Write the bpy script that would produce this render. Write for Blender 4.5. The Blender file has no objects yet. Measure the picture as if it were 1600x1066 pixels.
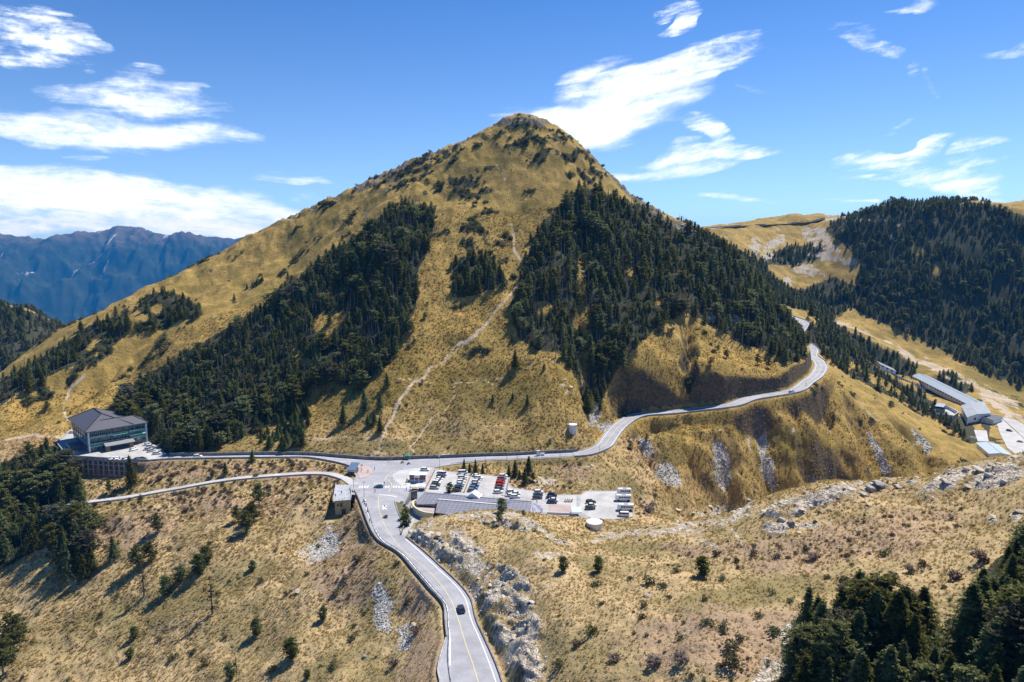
import bpy, bmesh, math, random
import numpy as np
from mathutils import Vector, Matrix
random.seed(7); RNG = np.random.default_rng(11)
R = math.radians
scene = bpy.context.scene
COL = scene.collection

# ------------------------------------------------------------------ camera
CAM_Z = 116.0
PITCH = math.atan(153 / 1067.0)
cam_d = bpy.data.cameras.new("camera"); cam_d.lens = 24.0; cam_d.sensor_width = 36.0
cam_d.clip_start = 1.0; cam_d.clip_end = 60000.0
cam = bpy.data.objects.new("camera", cam_d); COL.objects.link(cam)
cam.location = (0, 0, CAM_Z); cam.rotation_euler = (math.pi / 2 - PITCH, 0, 0)
scene.camera = cam

# ------------------------------------------------------------------ light and sky
SUN_AZ = R(43)      # clockwise from +Y (the view direction) towards +X
SUN_EL = R(56)
sun_dir = Vector((math.sin(SUN_AZ) * math.cos(SUN_EL), math.cos(SUN_AZ) * math.cos(SUN_EL), math.sin(SUN_EL)))
sl = bpy.data.lights.new("sun", 'SUN'); sl.energy = 4.6; sl.angle = R(0.5); sl.color = (1.0, 0.95, 0.87)
so = bpy.data.objects.new("sun", sl); COL.objects.link(so); so.location = (300, 200, 600)
so.rotation_euler = (-sun_dir).to_track_quat('-Z', 'Y').to_euler()
scene.view_settings.view_transform = 'Standard'; scene.view_settings.look = 'None'
scene.view_settings.exposure = 0.68; scene.view_settings.gamma = 1.0
HAZE = 0.000045
scene.render.resolution_x = 1024; scene.render.resolution_y = 682

class NT:
    """small helper to write node trees"""
    def __init__(s, tree): s.t = tree; s.n = tree.nodes; s.l = tree.links
    def put(s, sock, v):
        if v is None: return
        if hasattr(v, 'is_output'): s.l.new(v, sock)
        elif isinstance(v, (tuple, list)) and len(v) == 3 and sock.type == 'RGBA': sock.default_value = (*v, 1)
        else: sock.default_value = v
    def math(s, op, a, b=None, c=None, clamp=False):
        n = s.n.new('ShaderNodeMath'); n.operation = op; n.use_clamp = clamp
        s.put(n.inputs[0], a); s.put(n.inputs[1], b); s.put(n.inputs[2], c); return n.outputs[0]
    def mix(s, f, a, b, mode='MIX'):
        n = s.n.new('ShaderNodeMix'); n.data_type = 'RGBA'; n.blend_type = mode
        s.put(n.inputs[0], f); s.put(n.inputs[6], a); s.put(n.inputs[7], b); return n.outputs[2]
    def noise(s, vec, scale, detail=4, rough=0.55, dist=0.0, out=0):
        n = s.n.new('ShaderNodeTexNoise'); s.put(n.inputs['Vector'], vec)
        n.inputs['Scale'].default_value = scale; n.inputs['Detail'].default_value = detail
        n.inputs['Roughness'].default_value = rough; n.inputs['Distortion'].default_value = dist
        return n.outputs[out]
    def ramp(s, v, lo, hi, a=0.0, b=1.0):
        n = s.n.new('ShaderNodeMapRange'); n.interpolation_type = 'SMOOTHSTEP'
        s.put(n.inputs[0], v); s.put(n.inputs[1], lo); s.put(n.inputs[2], hi)
        n.inputs[3].default_value = a; n.inputs[4].default_value = b; return n.outputs[0]
    def comb(s, x, y, z):
        n = s.n.new('ShaderNodeCombineXYZ'); s.put(n.inputs[0], x); s.put(n.inputs[1], y); s.put(n.inputs[2], z); return n.outputs[0]
    def attr(s, name, out='Fac'):
        n = s.n.new('ShaderNodeAttribute'); n.attribute_name = name; return n.outputs[out]

world = bpy.data.worlds.new("World"); scene.world = world; world.use_nodes = True
W = NT(world.node_tree); W.n.clear()
w_out = W.n.new('ShaderNodeOutputWorld')
sky = W.n.new('ShaderNodeTexSky'); sky.sky_type = 'NISHITA'; sky.sun_disc = False
sky.sun_elevation = SUN_EL; sky.sun_rotation = SUN_AZ; sky.altitude = 3100
sky.air_density = 1.0; sky.dust_density = 0.4; sky.ozone_density = 3.0
bg = W.n.new('ShaderNodeBackground'); bg.inputs[1].default_value = 0.092
W.l.new(bg.outputs[0], w_out.inputs[0])
# cirrus and stratus: soft shapes fixed to directions in the sky
# a cloud = (azimuth tangent, elevation tangent, half length, half thickness, tilt deg, weight)
def sky_pt(u, v):
    a = (u - 800) / 1067.0; b = (533 - v) / 1067.0
    y = math.cos(PITCH) + b * math.sin(PITCH)
    return a / y, (b * math.cos(PITCH) - math.sin(PITCH)) / y
CLOUDS = [  # centre px, half length, half thickness, tilt, weight, raggedness
 (60, 50, 110, 44, -20, .8, 1.3), (130, 85, 60, 12, -8, .8, .8), (215, 158, 150, 26, -6, 1.25, .7), (260, 140, 110, 8, -5, .8, .6),
 (150, 203, 220, 28, -6, 1.35, .55), (40, 193, 150, 20, -5, 1.35, .5), (330, 220, 55, 9, -7, 1.1, .3), (120, 300, 330, 40, -5, 1.35, .8), (200, 338, 420, 34, -1, 1.35, .85), (30, 282, 200, 30, -3, 1.3, .4), (410, 312, 150, 20, -6, 1.3, .6), (300, 345, 320, 24, -2, 1.3, .7),
 (1045, 44, 56, 12, 14, .62, 1.5), (1022, 22, 40, 9, 8, .6, 1.5), (1060, 16, 34, 8, 0, .5, 1.5), (1000, 128, 160, 34, 10, 1.2, .9), (1115, 105, 125, 24, 16, .95, 1.1), (925, 185, 150, 46, 6, 1.75, .5), (985, 150, 140, 48, 10, 1.5, .6), (865, 168, 105, 30, 0, 1.6, .4), (1000, 170, 120, 30, 8, 1.4, .5), (900, 115, 60, 18, 20, 1.1, .7),
 (1100, 205, 45, 14, -10, .95, 1.), (1100, 240, 130, 15, 10, 1.2, .8), (1050, 272, 100, 16, 10, 1.2, .5), (960, 285, 70, 12, 4, 1., .6), (1090, 325, 60, 5, -4, .6, .5), (1150, 332, 60, 4, -4, .6, .5),
 (1420, 225, 100, 14, 4, .85, .9), (1530, 262, 90, 20, -10, 1., .8), (1530, 298, 70, 8, 0, .9, .7), (1340, 308, 70, 5, 0, .7, .6), (1430, 188, 35, 5, 10, .8, .8), (1560, 240, 50, 10, -5, .7, 1.), (1380, 250, 60, 6, 0, .6, .9),
 (1400, 75, 75, 14, -40, .5, 1.), (1470, 120, 40, 7, -45, .38, .8), (1360, 35, 30, 10, -20, .45, 1.), (1200, 148, 40, 5, -10, .5, .8), (1460, 5, 50, 7, 5, .7, .7), (770, 153, 30, 3, 8, .8, .4), (115, 243, 40, 5, 0, .5, .8), (460, 283, 60, 5, -3, .55, .7), (250, 125, 40, 5, 0, .5, 1.), (1600, 75, 40, 10, 0, .4, 1.), (5, 355, 300, 16, 0, 1., .5)]
tcw = W.n.new('ShaderNodeTexCoord'); sew = W.n.new('ShaderNodeSeparateXYZ'); W.l.new(tcw.outputs['Generated'], sew.inputs[0])
tint = W.mix(W.ramp(sew.outputs[2], .04, .52), (.84, .95, 1.06), (.215, .655, 1.10))
skyc = W.mix(1.0, sky.outputs[0], tint, 'MULTIPLY')
W.l.new(skyc, bg.inputs[0])
# ------------------------------------------------------------------ geometry of the view: a pixel of the 1600 px photograph and a distance or height -> a point of the land
CP, SP = math.cos(PITCH), math.sin(PITCH)
def ray(u, v):
    a = (u - 800) / 1067.0; b = (533 - v) / 1067.0
    y = CP + b * SP
    return a / y, (b * CP - SP) / y
def PY(u, v, Y):
    a, b = ray(u, v); return (a * Y, Y, CAM_Z + b * Y)
def PZ(u, v, z):
    a, b = ray(u, v); Y = (z - CAM_Z) / b; return (a * Y, Y, z)
def proj(x, y, z):
    x = np.asarray(x, float); y = np.asarray(y, float); z = np.asarray(z, float) - CAM_Z
    d = np.maximum(y * CP - z * SP, 1e-3)
    return 800 + 1067 * x / d, 533 - 1067 * (y * SP + z * CP) / d
# ------------------------------------------------------------------ the land
def face(u, v, s=.75, y0=375., z0=3.):      # a point of the main face: even slope s rising from the road
    a, b = ray(u, v); Y = (CAM_Z - z0 + s * y0) / (s - b); return (a * Y, Y, CAM_Z + b * Y)
C = []
# skyline of the peak, left to right
for u, v, Y in [(-200,720,450),(-80,640,500),(0,580,530),(40,550,545),(100,505,565),(160,478,580),(240,440,600),(300,415,615),(380,372,635),(440,345,645),(500,318,655),(560,291,665),(625,261,672),
                (700,231,680),(760,202,685),(800,186,688),(820,185,690),(850,196,685),(880,211,678),(915,229,665),(930,246,655),(960,274,640),(1000,312,620),(1035,330,612),(1080,352,605),(1110,375,605),(1150,402,608),(1200,452,600),(1230,506,590),(1260,528,568)]:
    C.append(PY(u, v + 5, Y))
    x, y, z = PY(u, v, Y); C.append((x * (y + 38) / y, y + 38, z - (26 if 300 < u < 1060 else 14)))
# behind the ridge it falls away
for u, v, Y, dY, dz in [(-80,640,500,150,-60),(100,505,565,150,-75),(240,440,600,150,-90),(380,372,635,150,-100),(500,318,655,150,-120),(625,261,672,160,-150),(760,202,685,150,-140),(820,185,690,150,-140),(930,246,655,150,-110),(1000,312,620,150,-90)]:
    x, y, z = PY(u, v, Y); C.append((x * (y + dY) / y, y + dY, z + dz))
for u, v in [(800,640),(800,600),(800,500),(800,400),(800,300),(700,640),(700,560),(700,480),(700,400),(700,300),(620,400),(620,500),(620,600),(880,640),(880,560),(880,440),(880,340)]:
    C.append(face(u, v))
for u, v, Y in [(100,600,462),(100,640,432),(0,640,440),(0,690,400),(300,550,478),(300,620,442),(400,480,518),(400,600,430),(500,400,560),(500,560,440),(500,640,402),(560,480,480),(560,330,600),(450,400,590),(350,450,560),(200,540,500),(200,610,462),(-100,690,420),
                (950,600,442),(950,500,475),(1000,500,480),(950,300,595),(950,400,530),(1000,400,535),(1000,600,442),(1100,550,478),(1100,605,440),(1150,598,453),(1200,560,492),(1200,586,476),(1240,578,492),(1100,490,520),(1150,470,545),(1060,420,550),(1080,390,575),(1230,560,510),(1255,560,525)]:
    C.append(PY(u, v, Y))
# road shelf and hotel shelf
for u, v, z in [(100,690,0),(160,700,0),(300,714,0),(400,715,0),(500,716,0),(600,725,0),(700,716,0),(800,714,0),(880,708,0),(935,700,1),(965,675,3),(1004,648,5),(1045,643,7),(1089,640,9),(1144,633,12),(1200,620,14.5),(1245,610,16),(1283,578,19),(1272,560,21),
                (620,760,0),(700,760,0),(800,780,0),(900,790,0),(970,780,0),(650,790,0),(590,790,0)]:
    C.append(PZ(u, v, z))
C += [PY(1222, 484, 715), PY(1240, 495, 700), PY(1300, 540, 690), PY(1330, 552, 690), PY(1380, 578, 680), PY(1300, 515, 790)]
# the spur with gullies below the right hand road, down to the valley
for u, v, Y in [(1290,600,495),(1340,620,508),(1400,650,520),(1470,685,505),(1530,714,490),(1100,700,401),(1200,700,413),(1300,700,432),(1400,710,460),(1100,770,383),(1200,750,400),(1300,730,430),(1150,660,422),(1250,650,440),(1330,660,470),(1200,650,432),(1050,680,404),(1000,692,389),(1250,642,452),(1300,650,452)]:
    C.append(PY(u, v, Y))
C += [(60,330,-16),(70,350,-8),(95,345,-27),(150,340,-48),(250,350,-62),(350,365,-75),(470,400,-86),(600,420,-92),(45,350,-3),(390,500,-62)]
# far right: river flat, lodge shelf, wooded mountain and saddle
for u, v, Y in [(1380,576,800),(1400,590,740),(1480,640,660),(1540,660,635),(1580,690,590),(1550,700,580),(1600,700,590),(1700,760,560),(1480,600,740),(1290,490,930),(1380,540,830),(1480,575,790),(1600,628,730),(1700,670,680),
                (1400,522,900),(1500,560,850),(1600,598,790),(1700,640,750),(1310,346,1150),(1340,336,1130),(1380,322,1100),(1450,316,1080),(1520,322,1050),(1570,334,1020),(1600,342,1000),(1700,362,950),(1800,380,900),
                (1400,400,1010),(1500,440,950),(1600,440,920),(1600,520,850),(1700,520,820),(1400,460,950),
                (1290,338,1250),(1240,336,1230),(1180,346,1200),(1110,354,1150),(1090,358,1100),(1250,370,1170),(1150,380,1040),(1230,405,1080),(1220,450,990),(1280,450,1010),(1180,430,900),(1260,480,900),(1200,395,1060)]:
    C.append(PY(u, v, Y))
C += [PY(1560,318,1500), PY(1600,297,1500), PY(1700,270,1500), PY(1500,335,1450)]
for u, v, Y, dY, dz in [(1290,338,1250,170,-20),(1180,346,1200,200,-50),(1100,354,1150,200,-80),(1380,322,1100,180,-60),(1520,322,1050,180,-60)]:
    x, y, z = PY(u, v, Y); C.append((x * (y + dY) / y, y + dY, z + dz))
# dark wooded hill at the far left, low ground between
for u, v, Y in [(-250,500,1050),(-120,478,1000),(-60,472,1000),(0,478,980),(50,488,960),(95,515,930)]:
    C.append(PY(u, v, Y))
C += [(-480,700,-60),(-420,760,-40),(-560,650,-80),(-500,1250,-80),(-900,1200,-120),(-300,1100,-60),(-1000,900,-150),(-900,500,-150)]
# near right hill
for u, v, Y in [(668,824,258),(720,820,254),(780,821,251),(830,820,250),(880,830,251),(930,838,248),(1000,828,243),(1060,815,243),(1100,808,243),(1200,777,240),(1300,754,238),(1380,745,235),(1440,742,231),(1530,722,228),(1600,708,222),(1750,680,224),(1900,660,220)]:
    C.append(PY(u, v, Y))
for u, v, z in [(1600,850,46),(1600,1066,40),(1400,1066,34),(1400,900,35),(1200,1066,27),(1200,900,26),(1000,1066,19),(1000,950,18),(1000,880,14),(900,1066,12.5),(900,960,13.5),(865,905,13),(850,1000,9.5),(800,870,11),(740,850,6.5),(700,840,4),(1300,830,31),(1500,800,41),(1100,850,19),
                (745,935,1),(795,1030,2.5),(700,890,1)]:
    C.append(PZ(u, v, z))
C += [(0,130,-.4),(0,90,-1),(0,50,-2),(70,80,19),(60,40,20),(140,50,34),(220,90,48),(300,150,50),(150,280,-12),(240,290,-14),(110,265,4),(200,262,14),(330,300,-20),(60,262,1),(420,240,20)]
# crest of the near hill falls off behind
# left: steep grass below the road
for u, v, z in [(560,850,-6),(520,830,-9),(640,960,-7),(620,1066,-9),(500,1066,-19),(400,1066,-25),(300,1066,-30),(150,1066,-37),(0,1066,-43),(-150,1066,-50),(500,950,-14),(400,950,-20),(300,950,-25),(150,950,-31),(0,950,-37),(400,850,-12),(300,850,-15),(150,850,-19),(0,850,-23),
                (450,780,-5),(300,780,-9.5),(0,760,-14),(100,755,-10),(180,750,-8),(0,715,-4),(-150,800,-25),(-150,900,-40),(-200,720,-14),(540,775,-3)]:
    C.append(PZ(u, v, z))
for u, v, z in [(565,793,0),(591,846,0),(622,865,0),(645,891,0),(669,919,0),(692,945,0),(695,975,0),(697,1000,0),(686,1066,0),(515,742,-.8),(450,741,-2.4),(400,745,-3.8),(340,752,-5.4),(280,762,-7.5),(200,777,-10),(130,787,-12),(80,792,-13.5)]:
    C.append(PZ(u, v, z))
C += [(-45,110,-18),(-45,60,-20),(-90,140,-40),(-120,60,-55),(-160,180,-58),(-260,200,-75),(-400,300,-80),(-250,100,-95),(-450,400,-50),(-380,380,-28)]
C = np.array(C, float)

def qc(x, y):
    return np.stack([x / np.maximum(y, 20.0) * 1.15, np.log(np.maximum(y, 20.0)) * 1.0], -1)
def tps_fit(P, z, lam):
    q = qc(P[:, 0], P[:, 1]); n = len(q)
    d2 = ((q[:, None] - q[None]) ** 2).sum(-1); K = np.where(d2 > 0, .5 * d2 * np.log(np.maximum(d2, 1e-12)), 0) + lam * np.eye(n)
    A = np.zeros((n + 3, n + 3)); A[:n, :n] = K; A[:n, n] = 1; A[:n, n + 1:] = q; A[n:, :n] = A[:n, n:].T
    s = np.linalg.solve(A, np.concatenate([z, [0, 0, 0]])); return q, s
_q, _s = tps_fit(C, C[:, 2], 2e-5)
def tps_raw(p):
    out = np.empty(len(p))
    for i in range(0, len(p), 20000):
        pp = p[i:i + 20000]; d2 = ((pp[:, None] - _q[None]) ** 2).sum(-1)
        out[i:i + 20000] = (.5 * d2 * np.log(np.maximum(d2, 1e-12))) @ _s[:-3] + _s[-3] + pp @ _s[-2:]
    return out

_g0 = np.linspace(-1.75, 1.75, 520); _g1 = np.linspace(math.log(20), math.log(2100), 520)
_G = tps_raw(np.stack(np.meshgrid(_g0, _g1), -1).reshape(-1, 2)).reshape(520, 520)
def tps(x, y):
    p = qc(x, y); i = np.clip((p[:, 0] - _g0[0]) / (_g0[1] - _g0[0]), 0, 518.999); j = np.clip((p[:, 1] - _g1[0]) / (_g1[1] - _g1[0]), 0, 518.999)
    i0 = i.astype(int); j0 = j.astype(int); i -= i0; j -= j0
    return (_G[j0, i0] * (1 - i) + _G[j0, i0 + 1] * i) * (1 - j) + (_G[j0 + 1, i0] * (1 - i) + _G[j0 + 1, i0 + 1] * i) * j
_tab = RNG.random((256, 256))
def vnoise(x, y):
    xi = np.floor(x).astype(np.int64); yi = np.floor(y).astype(np.int64); fx = x - xi; fy = y - yi
    fx = fx * fx * fx * (fx * (fx * 6 - 15) + 10); fy = fy * fy * fy * (fy * (fy * 6 - 15) + 10)
    a = _tab[xi & 255, yi & 255]; b = _tab[(xi + 1) & 255, yi & 255]; c = _tab[xi & 255, (yi + 1) & 255]; d = _tab[(xi + 1) & 255, (yi + 1) & 255]
    return (a + (b - a) * fx) * (1 - fy) + (c + (d - c) * fx) * fy - .5
def fbm(x, y, wl, octv=4, gain=.5):
    out = 0; amp = 1.0; k = 1.0 / wl; ca, sa = math.cos(.6), math.sin(.6)
    for i in range(octv):
        out = out + amp * vnoise((x * ca - y * sa) * k + 17.3 * i, (x * sa + y * ca) * k + 9.1 * i); amp *= gain; k *= 2.03; ca, sa = ca * .8 - sa * .6, sa * .8 + ca * .6
    return out
def ridged(x, y, wl, octv=4):
    out = 0; amp = 1.0; k = 1.0 / wl
    for i in range(octv):
        out = out + amp * (1 - 4 * np.abs(vnoise(x * k + 31 * i, y * k + 7 * i))); amp *= .5; k *= 2.1
    return out

def seg_dist(x, y, pts, closed=False):
    """distance to a polyline, parameter (segment index + t)"""
    best = np.full(x.shape, 1e9); par = np.zeros(x.shape)
    n = len(pts) - (0 if closed else 1)
    for i in range(n):
        ax, ay = pts[i][0], pts[i][1]; bx, by = pts[(i + 1) % len(pts)][0], pts[(i + 1) % len(pts)][1]
        dx, dy = bx - ax, by - ay; t = np.clip(((x - ax) * dx + (y - ay) * dy) / max(dx * dx + dy * dy, 1e-9), 0, 1)
        d = np.hypot(x - ax - t * dx, y - ay - t * dy); m = d < best
        best = np.where(m, d, best); par = np.where(m, i + t, par)
    return best, par
def inpoly(x, y, pts):
    x = np.asarray(x); y = np.asarray(y); c = np.zeros(x.shape, bool); n = len(pts)
    for i in range(n):
        x0, y0 = pts[i][:2]; x1, y1 = pts[(i + 1) % n][:2]
        if y0 == y1: continue
        c ^= ((y0 > y) != (y1 > y)) & (x < (x1 - x0) * (y - y0) / (y1 - y0) + x0)
    return c
def sstep(a, b, v):
    t = np.clip((v - a) / (b - a), 0, 1); return t * t * (3 - 2 * t)

# paved areas at road level (z = 0): outlines
def outline(pix, z=0.0): return [PZ(u, v, z) for u, v in pix]
PAVE = outline([(688,1300),(688,1066),(684,1049),(689,1023),(698,997),(695,971),(692,945),(669,919),(645,891),(622,865),(591,846),(577,824),(565,793),(559,778),(553,768),(545,764),(546,757),(552,752),(556,745),(549,732),(540,727),(515,721),(480,715.7),(400,716),(325,717),(265,718),
                (230,720.5),(180,718),(130,715),(103,714),(97,704),(90,692),(100,682),(112,672),(135,668),(160,690),(200,695),(232,690),(250,700),(262,711),
                (325,712.5),(400,711),(480,711.5),(541,716),(585,719),(620,719),(655,717),(700,715.5),(760,713),(800,712),(845,709.5),(905,706.5),(905,713),(875,715.5),(800,718.5),(760,720),(700,727),(678,731),
                (690,735),(720,739),(750,741),(782,745),(800,762),(840,768),(862,773),(910,773),(916,767),(984,767),(989,808),(960,812),(925,812),(905,809),(845,808),(800,806),(680,818),(652,816),(646,819),(640,829),(634,839),(663.5,862.5),(689,886),(715,910),(735,935),(744,969),(759,1002),(775,1038),(785,1066),(860,1300)])
# right hand road: left edge, right edge, height
ROADR = [((896,706.3),(896,713.5),0.2),((916,704),(921,711),.6),((935,693),(951.5,701),1.6),((946,674),(962.5,691.6),2.4),((965,661),(968,674),3.4),((984.5,649),(984.5,660),4.4),((1004,643.5),(1006.5,652),5.4),((1045,641.5),(1045,648),7),((1086,636.5),(1089,644),9),((1141,629.5),(1144,637),12),((1171.5,619),(1171.5,628),13.5),((1200,615),(1210,620),14.8),((1224,610.5),(1236,616.5),15.8),((1243,604),(1253,612),16.8),((1257,592),(1268,602),18),((1269,583),(1284,590),19.2),((1272,569),(1295,577.5),20.3),((1268,561),(1291,567),21),((1262,553),(1276,557),22)]
RR = []
for a, b, z in ROADR:
    A = PZ(*a, z); B = PZ(*b, z); RR.append((A, B))
def lerp3(A, B, t): return tuple(A[i] + (B[i] - A[i]) * t for i in range(3))
RRc = [lerp3(A, B, .5) for A, B in RR]
# hidden part behind the spur and the loop that shows again
RRc += [(RRc[-1][0] + 8, 590, 25), (RRc[-1][0] + 12, 630, 31), (PY(1232,492,690)[0] + 6, 665, 38.5), PY(1233, 494, 695), PY(1226, 487, 722), PY(1215, 481, 745), (PY(1215, 481, 745)[0] - 40, 760, 47)]
# lower lane at the left
LL = [PZ(u, v, z) for u, v, z in [(553,757,0),(540,748,-.3),(525,743,-.6),(510,740,-.9),(480,739.5,-1.6),(440,742,-2.6),(400,745,-3.7),(360,749,-4.8),(320,755,-6),(280,762.5,-7.5),(240,769.5,-8.8),(200,776.5,-10),(150,783,-11.5),(110,787,-12.6),(80,791,-13.5),(30,800,-16)]]
GULLIES = [  # pixel polyline with distance, depth, half width
 ([(905,400,525),(912,480,480),(918,560,440),(935,625,405),(948,655,392)], 7, 11),
 ([(1072,500,520),(1075,570,462),(1070,622,428)], 8, 9),
 ([(990,560,455),(978,620,415),(985,645,402)], 6, 9),
 ([(985,697,392),(1029,740,372),(1075,785,352)], 8, 15),
 ([(1105,680,415),(1118,705,402),(1140,756,380),(1148,775,372)], 9, 17),
 ([(1189,645,440),(1189,699,420),(1218,762,396)], 11, 19),
 ([(1272,622,480),(1300,653,462),(1308,699,440),(1335,742,418)], 12, 18),
 ([(1322,636,498),(1365,694,462),(1392,742,436)], 11, 18),
 ([(1398,648,505),(1435,682,480),(1462,722,455)], 8, 15),
 ([(1055,690,405),(1085,725,388),(1100,770,366)], 4, 10),
 ([(1150,700,412),(1180,750,390)], 3.5, 9), ([(1235,670,448),(1262,730,415)], 3.5, 9),
 ([(730,380,525),(690,470,470),(660,560,425),(600,690,380)], 0.0, 8),
 ([(640,470,490),(560,600,420)], 2.5, 14),
 ([(330,430,580),(250,500,520),(150,560,475),(60,610,440)], 9, 22),
 ([(700,230,670),(690,300,600),(670,400,535)], 3, 18),
 ([(900,260,640),(905,330,590),(890,400,530)], 4, 18),
 ([(400,400,620),(470,380,600)], 0, 10),
 ([(760,870,225),(745,900,205)], 0, 8),
]
HOTEL_PAD = None
def smooth_heights(x, y):
    """base land + gullies, before roads"""
    z = tps(x, y)
    for pts, dep, hw in GULLIES:
        if dep == 0: continue
        P = [PY(*p) for p in pts]
        bx = [p[0] for p in P]; by = [p[1] for p in P]; m = (x > min(bx) - 60) & (x < max(bx) + 60) & (y > min(by) - 60) & (y < max(by) + 60)
        if not m.any(): continue
        xx, yy_ = x[m], y[m]
        wob = fbm(xx, yy_, 25, 3) * 9
        d, par = seg_dist(xx + wob, yy_ - wob, P); t = par / (len(P) - 1)
        prof = np.clip(1 - d / hw, 0, 1) ** 1.1 * dep * sstep(.0, .3, t) * 1.45 * 1.0
        z[m] -= prof
    return z
PAVEb = (min(p[0] for p in PAVE), max(p[0] for p in PAVE), min(p[1] for p in PAVE), max(p[1] for p in PAVE))
def near_line(x, y, z, pts, hw, cut, drop, lev):
    """press the land to the level of a road running along pts"""
    bx = [p[0] for p in pts]; by = [p[1] for p in pts]
    m = (x > min(bx) - 40) & (x < max(bx) + 40) & (y > min(by) - 40) & (y < max(by) + 40)
    xx, yy_, zz_ = x[m], y[m], z[m]
    d, par = seg_dist(xx, yy_, pts); i = np.clip(par.astype(int), 0, len(pts) - 2); t = par - i
    zr = np.array([p[2] for p in pts]); zl = zr[i] * (1 - t) + zr[i + 1] * t - lev
    up = zz_ > zl; w = np.where(up, 1 - sstep(hw, hw + cut, d), 1 - sstep(hw, hw + drop, d))
    z[m] = zz_ * (1 - w) + zl * w
    return z
def cover(x, y, z):
    """land cover weights at ground points (rock, scree, path, dark brush, green, dry pink brush)"""
    u, v = proj(x, y, z)
    n = fbm(x, y, 9, 4) ; uu = u + 14 * fbm(x + 300, y, 12, 4); vv = v + 10 * fbm(x, y + 500, 12, 4)
    return u, v, uu, vv, n
def heights(x, y):
    x = np.asarray(x, float); y = np.asarray(y, float)
    z = smooth_heights(x, y)
    r = np.hypot(x, y)
    # natural relief, weaker on graded ground
    m = (x > PAVEb[0] - 25) & (x < PAVEb[1] + 25) & (y > PAVEb[2] - 5) & (y < PAVEb[3] + 25)
    dp = np.full(x.shape, 99.0)
    d, _ = seg_dist(x[m], y[m], PAVE, True); ins = inpoly(x[m], y[m], PAVE); dp[m] = np.where(ins, -d, d)
    m2 = (x > -20) & (x < 330) & (y > 330) & (y < 790); d2 = np.full(x.shape, 99.0); d2[m2] = seg_dist(x[m2], y[m2], RRc)[0] - 4
    m2 = (x > -340) & (x < -60) & (y > 300) & (y < 420); d3 = np.full(x.shape, 99.0); d3[m2] = seg_dist(x[m2], y[m2], LL)[0] - 2
    dq = np.minimum(np.minimum(dp, d2), d3); quiet = sstep(2, 18, dq)
    far = sstep(500, 900, r)
    z = z + (fbm(x, y, 70, 3) * 5.5 * sstep(8, 60, dq) * (0.5 + .8 * far)) * sstep(60, 120, r)
    z = z + quiet * (fbm(x, y, 22, 3) * 3.2 + ridged(x, y, 38, 3) * 1.15 * sstep(240, 380, r))
    z = z + quiet * (fbm(x, y, 7.5, 3) * .75 + fbm(x, y, 2.4, 2) * .28)
    # broken ground towards the summit
    hi_ = sstep(520, 640, y) * (1 - sstep(740, 800, y)) * (x > -330) * (x < 200)
    z = z + hi_ * (np.abs(ridged(x * .9 + y * .4, y * .35, 26, 4)) * 1.1 - 1.2 + fbm(x, y, 9, 3) * 1.6)
    z = z + 4.0 * np.exp(-np.hypot(x - 9, y - 684) / 16.0)
    # crags
    stp = sstep(300, 380, y) * (1 - sstep(560, 620, y)) * (x > 40) * (d2 < 60)
    z = z + stp * quiet * (np.abs(fbm(x, y, 9, 4)) * 2.2)
    u, v = proj(x, y, z)
    cr = crag_mask(x, y, u, v)
    if cr.any():
        st = ridged(x * .75 + y * .65, (y * .75 - x * .65) * .22, 2.8, 3)      # slabs dipping one way
        z = z + cr * (np.abs(fbm(x, y, 7, 4)) * 1.9 + st * 1.0)
    # terracing of the grass
    z = z + quiet * .07 * np.sin(z * 2.1 + fbm(x, y, 15, 3) * 9) * (1 - far)
    # graded ground
    w = np.where(z > -.3, 1 - sstep(.8, 4.5, dp), 1 - sstep(1.0, 3.0, dp))
    z = z * (1 - w) + (-.3) * w
    # the hill stands up in a cut bank on the inner side of the climbing road
    mm = (x > 60) & (x < 270) & (y > 380) & (y < 600)
    xx, yy_ = x[mm], y[mm]; d, par = seg_dist(xx, yy_, RRc); i = np.clip(par.astype(int), 0, len(RRc) - 2); rx = np.array([p[0] for p in RRc]); ry = np.array([p[1] for p in RRc])
    side = (rx[i + 1] - rx[i]) * (yy_ - ry[i]) - (ry[i + 1] - ry[i]) * (xx - rx[i]); am = sstep(4.2, 6.5, par) * (1 - sstep(16.5, 18.5, par)) * (side > 0)
    z[mm] += am * (8.0 + 5 * fbm(xx, yy_, 30, 3)) * sstep(4.5, 8.5, d) * (1 - sstep(13, 40, d))
    z = near_line(x, y, z, RRc, 5.6, 3.5, 8.0, .35)
    z = near_line(x, y, z, LL, 3.6, 2.5, 3.0, .3)
    z = extra_grading(x, y, z)
    return z
def blobs(u, v, items):
    """soft union of ellipses given as (u, v, ru, rv, tilt)"""
    out = np.zeros(np.shape(u))
    for (a, b, ru, rv, tl) in items:
        c, s = math.cos(R(tl)), math.sin(R(tl)); du = u - a; dv = v - b
        q = ((du * c - dv * s) / ru) ** 2 + ((du * s + dv * c) / rv) ** 2
        out = np.maximum(out, np.clip(1.35 - q, 0, 1))
    return out
CRAGS = [(705,858,38,22,-35),(790,940,24,40,60),(820,990,30,40,20),(800,900,30,12,-35),(765,955,14,50,20),(830,1040,22,30,0),(1215,822,26,14,0),(1130,790,50,7,8),(1480,752,55,14,25),(1370,760,60,9,14),(1560,745,45,18,20),(1225,795,40,8,5),(800,822,50,5,-5),(1300,775,60,12,8),(1255,1000,20,18,0)]
CRAGS_TOP = [(815,190,45,9,0),(935,245,30,9,-45),(980,290,40,9,-45),(1010,320,30,7,-40),(700,233,70,4,24),(600,272,60,5,26),(480,328,60,4,25),(1060,352,30,6,-20)]
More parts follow.
